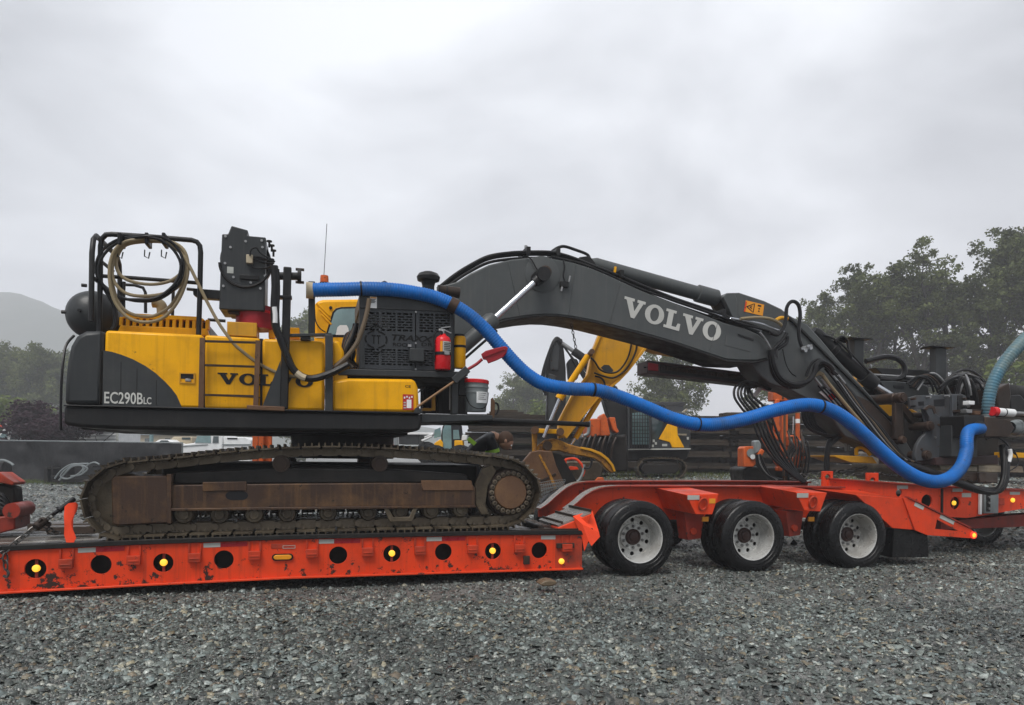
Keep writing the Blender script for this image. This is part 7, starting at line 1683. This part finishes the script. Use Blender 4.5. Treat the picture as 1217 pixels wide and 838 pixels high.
for k in range(9):
    x0 = 936 + 2.6 * k; part('hydraulic_hose', MB().tube(spline([pW(x0, 512 + (k % 3) * 7, YD - .3), pW(x0 + 3, 526 + (k % 4) * 3, YD - .42), pW(x0 - 3 + k, 545, YD - .42), pW(x0 - 6 + k, 566, YD - .35)], 6), .022, 6), M['hose' if k % 3 else 'rustdark'], rg)
for x, y, m in ((941, 521, 'rustdark'), (952, 526, 'steel'), (946, 536, 'black'), (956, 540, 'black'), (933, 545, 'rustdark'), (944, 558, 'black'), (955, 553, 'rust'), (927, 549, 'black')):
    W_('valve', [(x - 2, y - 2.5), (x + 2, y - 2), (x + 1.6, y + 2.5), (x - 2, y + 2)], YD - .36, .12, m, rg, .01)
for k in range(5): part('hydraulic_hose', MB().tube(spline([pW(899 + k, 540, YD - .5), pW(900 + 2 * k, 552, YD - .5), pW(908 + 2 * k, 562 + k, YD - .5), pW(918 + 3 * k, 570, YD - .5)], 6), .03, 6), M['steel' if k == 2 else 'hose'], rg)
W_('crawler', [(883, 558), (890, 555), (955, 556), (962, 562), (958, 576), (886, 577)], YD, 1.2, 'blacksoot', rg, .04)
for pts in ([(907, 520), (926, 545), (930, 556), (926, 556)], [(911, 500), (922, 522), (928, 524)], ): W_('boom_strut', pts, YD - .15, .2, 'orangebg', rg, .02)
# -- stacks of timber mats
YS = 30.0
tm = []
for k in range(3):
    b = MB(); r = random.Random(k); L_ = 4.75
    for j in range(4):
        for h_ in range(2):
            x_ = -L_ / 2 + r.uniform(-.12, .12)
            while x_ < L_ / 2 - .3:
                x2 = min(x_ + r.uniform(1.2, 4.5), L_ / 2 + r.uniform(-.1, .12)); b.box(x_, x2 - .02, j * .31 - r.uniform(0, .03), j * .31 + .28, .117 * h_ + r.uniform(0, .006), .117 * h_ + .112 + r.uniform(-.008, .003)); x_ = x2
    b.box(-L_ / 2 + .2, L_ / 2 - .2, .12, 1.0, .001, .236)
    tm.append(shared(b, 'timber_mat', M['mat'], 0))
def mat_stack(px, ytop, label, n=None, Y=YS):
    p = pW(px, 540, Y); z0 = ghz(p.x, Y); zt = pW(px, ytop, Y).z; n = int((zt - z0) / .235)
    e = thing('mat_stack', label, 'timber stack', (p.x, Y, z0), MW, 'stacks of timber mats')
    for k in range(n):
        put('timber_mat', tm[k % 3], e, (p.x + RNG.uniform(-.14, .14), Y + RNG.uniform(-.02, .02), z0 + k * .237), Matrix.Rotation(RNG.uniform(-.02, .02) + (math.pi if k % 2 else 0), 3, 'Z'))
        o = e.children[-1]
    return e
mat_stack(625, 495, 'dark timber mat stack behind the bending person and the yellow bucket')
mat_stack(788, 492, 'dark timber mat stack behind the caged excavator cab')
mat_stack(930, 489, 'dark timber mat stack behind the orange drilling rig with the mast')
mat_stack(859, 497, 'dark timber mat stack added to darken the narrow gap left of the orange rig', Y=31.6)  # extra stack added so the bright gap between its neighbours looks dark
mat_stack(1072, 490, 'dark timber mat stack hidden behind the excavator stick and drill')
mat_stack(1212, 494, 'dark timber mat stack at the right edge behind the drill')
b = MB(); p = pW(604, 493, YS)
for k in range(3): b.box(p.x - .9 + .1 * k, p.x + .9 - .25 * k, YS + .1, YS + .9, p.z - .02 + .08 * k, p.z + .055 + .08 * k)
solo('loose_boards', b, M['mat'], 'few loose boards lying on top of the left timber stack', 'boards', MW, kind='stuff')
a_, b_ = pW(808, 493, 29), pW(816, 486.5, 29)
solo('plank', MB().bar(a_, b_, .2, .06), M['paleboard'], 'pale plank tilted up over the caged excavator engine house', 'plank', MW)
# -- low shed
sd1 = wthing('shed', 'low dark flat roofed shed beyond the caged excavator', 'shed', 793, 60)
W_('wall', [(775, 545), (775, 482), (812, 482), (812, 545)], 60.3, 5, 'grey', sd1, 0)
W_('roof', [(770, 482), (770, 477.5), (814, 477.5), (814, 482)], 60, 5.6, 'black', sd1, .05)
# -- wheel loader and white flatbed far left of the stacks
YL = 27.0
ld_ = wthing('wheel_loader', 'small yellow wheel loader with a tall glass cab beyond the track', 'loader', 535, YL)
W_('cab_frame', [(526, 536), (524, 518), (526, 506), (530, 503.5), (546, 504), (549, 536)], YL + .1, 1.4, 'ink', ld_, .04)
W_('cab_glass', [(526.5, 534), (526, 512), (528.5, 505.5), (536, 504.5), (537, 534)], YL + .07, .028, 'glass', ld_, 0)
W_('cab_glass', [(538.6, 522), (538.6, 511), (545, 511), (546.5, 522)], YL + .07, .028, 'glass', ld_, 0)
W_('windscreen', [(515.5, 521), (516.5, 511), (523.5, 508), (524, 519)], YL + .3, .03, 'glass', ld_, 0)
W_('yellow_panel', [(516, 537), (516, 527), (523, 522), (526.5, 526), (526.5, 537)], YL, .9, 'yellow', ld_, .03)
W_('yellow_panel', [(540, 537), (540, 523.5), (549.5, 523.5), (551, 537)], YL, .9, 'yellow', ld_, .03)
W_('counterweight', [(548, 524), (549, 517), (555, 517.5), (555, 523)], YL + .2, .8, 'white', ld_, .02)
for x in (517, 547): p = pW(x, 546, YL); part('tyre', MB().lathe((p.x, YL - .1, p.z), (0, 1, 0), [(0, 0), (0, .4), (.04, .55), (.4, .55), (.42, .4), (.42, 0)], 24), M['rubber'], ld_)
YF = 29.0
fb = wthing('flatbed_trailer', 'pale flatbed with a dark box seen left of the yellow loader', 'trailer', 492, YF)
W_('deck', [(468, 516.5), (468, 514), (515, 514), (515, 516.5)], YF, 2.2, 'white', fb, .01)
W_('dark_box', [(474, 528), (474, 517), (498, 517), (498, 528)], YF + .1, 1.8, 'grey', fb, .02)
W_('rack', [(468, 530), (468, 518), (473, 518), (473, 530)], YF + .05, .1, 'bucketgrey', fb, .01)
for pts in ([(500, 523), (513, 517.5), (514.5, 519), (502, 525)], [(504, 519), (515, 515), (515.5, 516.5), (505, 520.5)]): W_('white_tube', pts, YF - .1, .2, 'white', fb, .02)
part('wheel', MB().lathe(tuple(pW(507, 538, YF)), (0, 1, 0), [(0, 0), (0, .35), (.04, .45), (.3, .45), (.3, 0)], 20), M['rubber'], fb)
p = pW(464, 523, 28); solo('traffic_cone', MB().lathe((p.x, 28, p.z - .3), (0, 0, 1), [(0, 0), (0, .22), (.03, .22), (.03, .15), (.62, .04), (.62, 0)], 16), M['flag'], 'orange traffic cone left of the pale flatbed', 'cone', MW)
# -- orange panel behind the track
YO = 13.0
op = wthing('barrier_panel', 'folded bright orange panel standing behind the track under the excavator body', 'barrier', 311, YO)
for k, (x0, x1) in enumerate(((299.5, 306.5), (307, 313), (313.5, 322.5))): W_('panel', [(x0, 560), (x0 + .3, 506), (x1, 506), (x1, 560)], YO - .1 * (k % 2), .06, 'orangebg', op, .01)
# -- fence with black screen
YN = 32.0
fn = wthing('fence', 'long temporary fence covered with black screen fabric on the left', 'fence', 80, YN, z=0)
fx0, fx1 = pW(-160, 550, YN).x, pW(216, 550, YN).x
npan = 7
for k in range(npan + 1):
    x = fx0 + (fx1 - fx0) * k / npan; part('post', MB().cyl((x, YN + .06, 0), (x, YN + .06, 1.86), .03, n=8), M['bucketgrey'], fn)
for k in range(npan):
    xa, xb = fx0 + (fx1 - fx0) * k / npan, fx0 + (fx1 - fx0) * (k + 1) / npan
    b = MB(); nx, nz = 16, 9
    for j in range(nz):
        for i in range(nx):
            x, z = xa + (xb - xa) * i / (nx - 1), .03 + 1.78 * j / (nz - 1)
            w = .38 * mnoise.noise((x * 1.0 + z * .8, z * 1.1, 2.2)) + .13 * mnoise.noise((x * 4, z * 3, 1)) + .04 * math.sin((x * .9 + z * 2.3))
            b.v.append((x, YN - .02 + w * min(1, 3 * min(i, nx - 1 - i) / nx), z))
    b.f += [(j * nx + i, j * nx + i + 1, (j + 1) * nx + i + 1, (j + 1) * nx + i) for j in range(nz - 1) for i in range(nx - 1)]
    part('screen_fabric', b, M['screen'], fn, smooth=180)
part('top_rail', MB().cyl((fx0, YN + .05, 1.84), (fx1, YN + .05, 1.84), .025, n=8), M['bucketgrey'], fn)
jk = wthing('hose_rack', 'black metal rack with grey hoses tangled over it at the foot of the fence', 'rack', 88, 30.2)
for pts in ([(61, 574), (61, 553), (62.5, 553), (62.5, 574)], [(79, 574), (79, 552), (80.5, 552), (80.5, 574)], [(55, 556), (110, 554), (110, 555.5), (55, 557.5)], [(60, 565), (112, 563), (112, 565), (60, 567)], [(52, 574), (52, 555), (56, 555), (57, 574)], [(60, 574), (112, 573), (112, 568), (80, 569), (60, 571)]):
    W_('rack_bar', pts, 30.2, .5, 'blacksoot', jk, .01)
for pts in ([(65, 569), (72, 560), (82, 553), (92, 551.5), (99, 556), (92, 564), (80, 569), (72, 566), (78, 558), (90, 552), (105, 551)], [(70, 571), (84, 556), (96, 553), (104, 557), (96, 564), (84, 566)], [(98, 562), (104, 553), (112, 549.5), (118, 552)]):
    part('grey_hose', MB().tube(spline([pW(x, y, 29.9) for x, y in pts], 6), .035, 6), M['bucketgrey'], jk)
lr = wthing('hose_reel', 'dark reel with a grey hose end at the left edge by the fence', 'reel', 4, 30.0)
part('drum', MB().cyl(pW(-2, 557, 30), pW(8, 557, 30), .32, n=18), M['blacksoot'], lr)
part('grey_hose', MB().tube(spline([pW(-6, 548, 29.7), pW(4, 547, 29.6), pW(12, 550, 29.6), pW(16, 553, 29.6)], 6), .05, 8), M['bucketgrey'], lr)
# -- parked trucks beyond the fence
YT = 37.0
tk1 = wthing('truck', 'white truck cab with orange roof lights beyond the fence at the left edge', 'truck', 10, YT, z=0)
W_('cab_body', [(-18, 552), (-18, 527), (-6, 524), (3, 511), (6, 508.5), (26, 508.5), (30, 512), (31, 552)], YT, 2.3, 'white', tk1, .05)
W_('side_window', [(11.5, 522.5), (14, 513), (23.5, 513), (24, 522.5)], YT - .03, .028, 'glassdark', tk1, 0)
W_('windscreen', [(-3, 523), (4.5, 512), (9, 512), (8, 523)], YT - .03, .028, 'glass', tk1, 0)
W_('roof_light_bar', [(-2, 508), (0, 505), (25, 504.5), (26, 508)], YT + .3, 1.6, 'orange', tk1, .03)
for x in (5, 13, 29): W_('roof_horn', [(x - 1.5, 509), (x - 1, 503.5), (x + .6, 503.5), (x + 1.5, 509)], YT + .2, .2, 'white', tk1, .02)
W_('exhaust_stack', [(26, 527), (26, 509), (29.5, 509), (29.5, 527)], YT - .1, .16, 'bucketgrey', tk1, .02)
for x in (8.5,): W_('mirror', [(x, 519), (x, 513), (x + 1.6, 513), (x + 1.6, 519)], YT - .2, .1, 'white', tk1, .01)
for x in (33, 36, 39): W_('rear_strap', [(x, 527), (x - 2, 514), (x - 1, 514), (x + 1.4, 527)], YT + .3, .1, 'bucketgrey', tk1, 0)
for x in (-10, 24): p = pW(x, 560, YT); part('tyre', MB().lathe((p.x, YT - .05, .5), (0, 1, 0), [(0, 0), (0, .4), (.04, .5), (.3, .5), (.3, 0)], 20), M['rubber'], tk1)
tr1 = wthing('box_trailer', 'white ribbed box trailer beyond the fence right of the plum bush', 'trailer', 116, 39, z=0)
W_('side_wall', [(84, 548), (84, 512), (93, 510.5), (140, 510.5), (140, 548)], 39, 2.4, 'white', tr1, .02)
for y in (513.5, 517.5, 521.5, 525.5): W_('side_rib', [(93, y), (139, y), (139, y + .7), (93, y + .7)], 38.97, .03, 'bucketgrey', tr1, 0)
W_('door_post', [(138, 530), (138, 511), (140.5, 511), (140.5, 530)], 38.95, .04, 'tape_w', tr1, 0)
for a0, b0 in (((119, 528), (137, 513)), ((97, 519), (105, 527)), ((113, 518), (116, 527))): part('ratchet_strap', MB().tube([pW(*a0, 38.9), pW(*b0, 38.9)], .02, 5), M['ink'], tr1)
tk2 = wthing('truck', 'silver grey service truck with a utility body seen beneath the excavator body', 'truck', 250, 38, z=0)
W_('cab_body', [(215, 552), (215.5, 531), (218, 528), (231, 526.5), (234, 517), (237, 515.2), (262, 515.2), (264, 518), (264.5, 552)], 38, 1.9, 'white', tk2, .06)
W_('windscreen', [(231.5, 526), (234.5, 518), (250, 518), (250.5, 526.5)], 37.97, .028, 'glass', tk2, 0)
W_('side_window', [(252.5, 526.5), (253.5, 518.5), (259.5, 518.5), (259.5, 526.5)], 37.97, .028, 'glassdark', tk2, 0)
W_('hood_line', [(216, 530), (247, 528), (247, 528.6), (216, 530.7)], 37.96, .03, 'bucketgrey', tk2, 0)
W_('roof_rack', [(240, 514.6), (240, 513.6), (264, 515.0), (264, 516)], 38.2, 1.4, 'rust', tk2, 0)
W_('utility_body', [(265.5, 552), (265.5, 519), (291, 519.5), (298, 523), (298, 552)], 38, 1.9, 'white', tk2, .04)
W_('locker_slot', [(270, 522), (270, 520.3), (282, 520.3), (282, 522)], 37.97, .028, 'ink', tk2, 0)
W_('side_rail', [(264, 529), (298, 529), (298, 527.8), (264, 527.8)], 37.95, .04, 'bucketgrey', tk2, 0)
for x in (228, 284): p = pW(x, 552, 38); part('tyre', MB().lathe((p.x, 37.93, .42), (0, 1, 0), [(0, 0), (0, .33), (.03, .42), (.26, .42), (.26, 0)], 20), M['rubber'], tk2)
tk3 = wthing('van', 'pale tan van roof beyond the fence left of the service truck', 'van', 216, 44, z=0)
W_('body', [(203, 548), (203, 522), (206, 519), (228, 519), (230, 548)], 44, 2, 'beige', tk3, .06)
W_('window', [(216, 522.5), (216, 519.8), (226, 519.8), (226, 522.5)], 43.97, .028, 'glassdark', tk3, 0)
tk4 = wthing('car', 'white car roof just above the fence top beside the tan van', 'car', 195, 43, z=0)
W_('body', [(178, 548), (178, 527), (184, 525), (189, 522.5), (201, 522.5), (206, 526), (212, 527), (212, 548)], 43, 1.8, 'white', tk4, .08)
W_('window', [(189, 526), (191, 523.3), (199, 523.3), (202, 526)], 42.97, .028, 'glassdark', tk4, 0)
bd = wthing('warehouse', 'long low tan building beyond the fence in the gap under the excavator body', 'building', 190, 75, z=0)
W_('wall', [(142, 545), (142, 517), (240, 517), (240, 545)], 75, 8, 'beige', bd, 0)
W_('roof', [(138, 517.2), (140, 513), (238, 513), (243, 517.2)], 74.7, 8.6, 'bucketgrey', bd, 0)
for x in (150, 172, 196, 220): W_('window', [(x, 526), (x, 521), (x + 6, 521), (x + 6, 526)], 74.95, .04, 'glassdark', bd, 0)
solo('utility_post', MB().cyl(pW(180, 545, 36), pW(180, 503, 36), .10, n=10), plain('teal_post', (0.20, 0.30, 0.31), 0.5), 'pale teal post beyond the fence in the gap under the excavator body', 'post', MW)
# ------------------------------------------------------------------ worker bending over behind the near track
def person_mesh(name, nodes, edges, mats):
    # nodes: name -> (xyz, radius, material index); grown as one surface with the Skin modifier
    keys = list(nodes); me = bpy.data.meshes.new(name)
    me.from_pydata([nodes[k][0] for k in keys], [(keys.index(a), keys.index(b)) for a, b in edges], [])
    o = bpy.data.objects.new(name, me); COL.objects.link(o)
    o.modifiers.new('skin', 'SKIN')
    if not me.skin_vertices: me.skin_vertices.new()
    sv = me.skin_vertices[0].data
    for i, k in enumerate(keys):
        r = nodes[k][1]; sv[i].radius = r if isinstance(r, tuple) else (r, r)
        sv[i].use_root = (i == 0)
    s = o.modifiers.new('sub', 'SUBSURF'); s.levels = 2; s.render_levels = 2
    bpy.context.view_layer.update()
    m2 = bpy.data.meshes.new_from_object(o.evaluated_get(bpy.context.evaluated_depsgraph_get()))
    bpy.data.objects.remove(o)
    segs = [(Vector(nodes[a][0]), Vector(nodes[b][0]), nodes[b][2]) for a, b in edges]
    m2.materials.clear()
    for m in mats: m2.materials.append(m)
    for p in m2.polygons:
        c = p.center; best = (9, 0)
        for a, b, mi in segs:
            d = b - a; t = max(0, min(1, (c - a).dot(d) / max(1e-9, d.length_squared))); q = (c - (a + d * t)).length
            if q < best[0]: best = (q, mi)
        p.material_index = best[1]; p.use_smooth = True
    m2.name = name
    return m2
M['jacket'] = plain('dark_work_jacket', (0.007, 0.008, 0.011), 0.55, 0, 0.3)
M['trousers'] = plain('dark_trousers', (0.03, 0.032, 0.04), 0.8, 0, 0.3)
M['skin'] = plain('skin', (0.33, 0.185, 0.125), 0.5, 0, 0.15)
M['boot'] = plain('work_boot', (0.03, 0.022, 0.016), 0.5, 0, 0.3)
M['lime'] = plain('lime_reflective_band', (0.34, 0.62, 0.06), 0.5, 0, 0.15)
M['hair'] = plain('short_brown_hair', (0.075, 0.042, 0.028), 0.6, 0, 0.4)
nd = {
 'pelvis': ((-.36, 0, .74), (.15, .13), 1), 'spine': ((-.27, 0, .92), (.15, .13), 0), 'chest': ((-.12, -.03, 1.09), (.19, .15), 0), 'neckb': ((.02, -.06, 1.14), (.10, .09), 0), 'neck': ((.09, -.08, 1.12), .056, 3), 'skull': ((.16, -.10, 1.09), .07, 3), 'face': ((.24, -.12, 1.03), .05, 3)}
ed = [('pelvis', 'spine'), ('spine', 'chest'), ('chest', 'neckb'), ('neckb', 'neck'), ('neck', 'skull'), ('skull', 'face')]
for s, nm in ((-1, 'r'), (1, 'l')):
    nd.update({nm + 'hip': ((-.33, s * .11, .70), .10, 1), nm + 'knee': ((-.02, s * .17, .48), .075, 1), nm + 'ankle': ((-.26, s * .16, .11), .052, 1), nm + 'heel': ((-.27, s * .16, .05), .048, 2), nm + 'toe': ((-.06, s * .17, .035), .04, 2),
      nm + 'sho': ((-.06, s * .20 - .03, 1.08), .085, 0), nm + 'elb': ((.02, s * .26 - .03, .80), .062, 0), nm + 'wri': ((.22, s * .16 - .06, .64), .036, 0), nm + 'palm': ((.29, s * .14 - .06, .60), (.036, .020), 3)})
    ed += [('pelvis', nm + 'hip'), (nm + 'hip', nm + 'knee'), (nm + 'knee', nm + 'ankle'), (nm + 'ankle', nm + 'heel'), (nm + 'heel', nm + 'toe'), ('chest', nm + 'sho'), (nm + 'sho', nm + 'elb'), (nm + 'elb', nm + 'wri'), (nm + 'wri', nm + 'palm')]
    for f in range(4):
        y = s * .14 - .06 + (f - 1.5) * .021; l = (.9, 1.0, .95, .75)[f]
        nd.update({f'{nm}f{f}a': ((.325, y, .575), .010, 3), f'{nm}f{f}b': ((.325 + .040 * l, y, .548), .009, 3), f'{nm}f{f}c': ((.325 + .045 * l, y, .548 - .03 * l), .008, 3)})
        ed += [(nm + 'palm', f'{nm}f{f}a'), (f'{nm}f{f}a', f'{nm}f{f}b'), (f'{nm}f{f}b', f'{nm}f{f}c')]
    nd.update({nm + 't1': ((.27, s * .14 - .06 - s * .045, .585), .011, 3), nm + 't2': ((.305, s * .14 - .06 - s * .055, .558), .009, 3)})
    ed += [(nm + 'palm', nm + 't1'), (nm + 't1', nm + 't2')]
pbase = pT(592, 600, 1.62); pz = wt(5.5) + .045
pr_ = thing('person', 'person in a dark jacket with lime bands bending over behind the near track', 'person', (pbase.x - .12, 1.62, pz + .02))
pm = person_mesh('body', nd, ed, [M['jacket'], M['trousers'], M['boot'], M['skin']])
bo = bpy.data.objects.new('body', pm); COL.objects.link(bo); bo.parent = pr_; ORG['body'] = Vector((0, 0, 0)); ORG[pr_.name] = Vector((0, 0, 0))
hc_ = Vector((.19, -.11, 1.07))
hd_ = part('head', MB().ball(hc_, .105, 20, (1.05, .86, 1.1)), M['skin'], pr_)
fwd = Vector((.62, -.25, -.74)).normalized(); sd_ = Vector((.25, .97, 0)).normalized(); up_ = fwd.cross(sd_) * -1
if up_.z < 0: up_ = -up_
hairb = MB().ball(hc_ + up_ * .012 - fwd * .022, .112, 20, (1.05, .88, 1.08)); part('hair', hairb, M['hair'], hd_)
part('nose', MB().cyl(hc_ + fwd * .10 + up_ * .01, hc_ + fwd * .125 - up_ * .02, .012, .018, 8), M['skin'], hd_)
part('mouth', MB().tube([hc_ + fwd * .105 - up_ * .05 - sd_ * .022, hc_ + fwd * .11 - up_ * .052, hc_ + fwd * .105 - up_ * .05 + sd_ * .022], .005, 6), M['redplastic'], hd_)
for s in (-1, 1):
    part('eye', MB().ball(hc_ + fwd * .096 + up_ * .022 + sd_ * s * .034, .011, 10), M['white'], hd_)
    part('ear', MB().ball(hc_ + sd_ * s * .093, .026, 10, (.8, .5, 1.2)), M['skin'], hd_)
def band(c, axis, rx, w, seg=22, flat=.82):
    c = Vector(c); d = Vector(axis).normalized(); x = d.orthogonal().normalized(); y = d.cross(x)
    vs = []
    for k in range(seg):
        t = 2 * math.pi * k / seg; e = (x * math.cos(t) + y * math.sin(t) * flat) * rx
        vs += [c + e - d * w, c + e + d * w, c + e * .92 - d * w, c + e * .92 + d * w]
    fs = []
    for k in range(seg):
        a, b = 4 * k, 4 * ((k + 1) % seg); fs += [(a, b, b + 1, a + 1), (a + 2, a + 3, b + 3, b + 2), (a + 1, b + 1, b + 3, a + 3), (a, a + 2, b + 2, b)]
    return MB().add(vs, fs)
part('hi_vis_band', band((-.20, -.015, 1.0), (.5, -.1, .6), .185, .028), M['lime'], pr_)
for s in (-1, 1): part('hi_vis_band', band((-.02, s * .235 - .03, .93), (.25, 0, -.9), .082, .024, flat=1), M['lime'], pr_)
# ------------------------------------------------------------------ rain haze
hz = MB().box(-1500, 1500, -70, 1600, -1.0, 215)
ho = bpy.data.objects.new('haze', mesh_of(hz, 'haze', smooth=0)); COL.objects.link(ho)
hmx = bpy.data.materials.new('haze'); hmx.use_nodes = True
hn, hl = hmx.node_tree.nodes, hmx.node_tree.links
hn.clear()
ou = hn.new('ShaderNodeOutputMaterial'); pv = hn.new('ShaderNodeVolumePrincipled')
pv.inputs['Color'].default_value = (0.93, 0.95, 1.0, 1); pv.inputs['Density'].default_value = 0.0015; pv.inputs['Anisotropy'].default_value = 0.0
hl.new(pv.outputs[0], ou.inputs['Volume'])
ho.data.materials.append(hmx); tag(ho, 'pale rain haze hanging over the yard and hill', 'haze', kind='stuff')
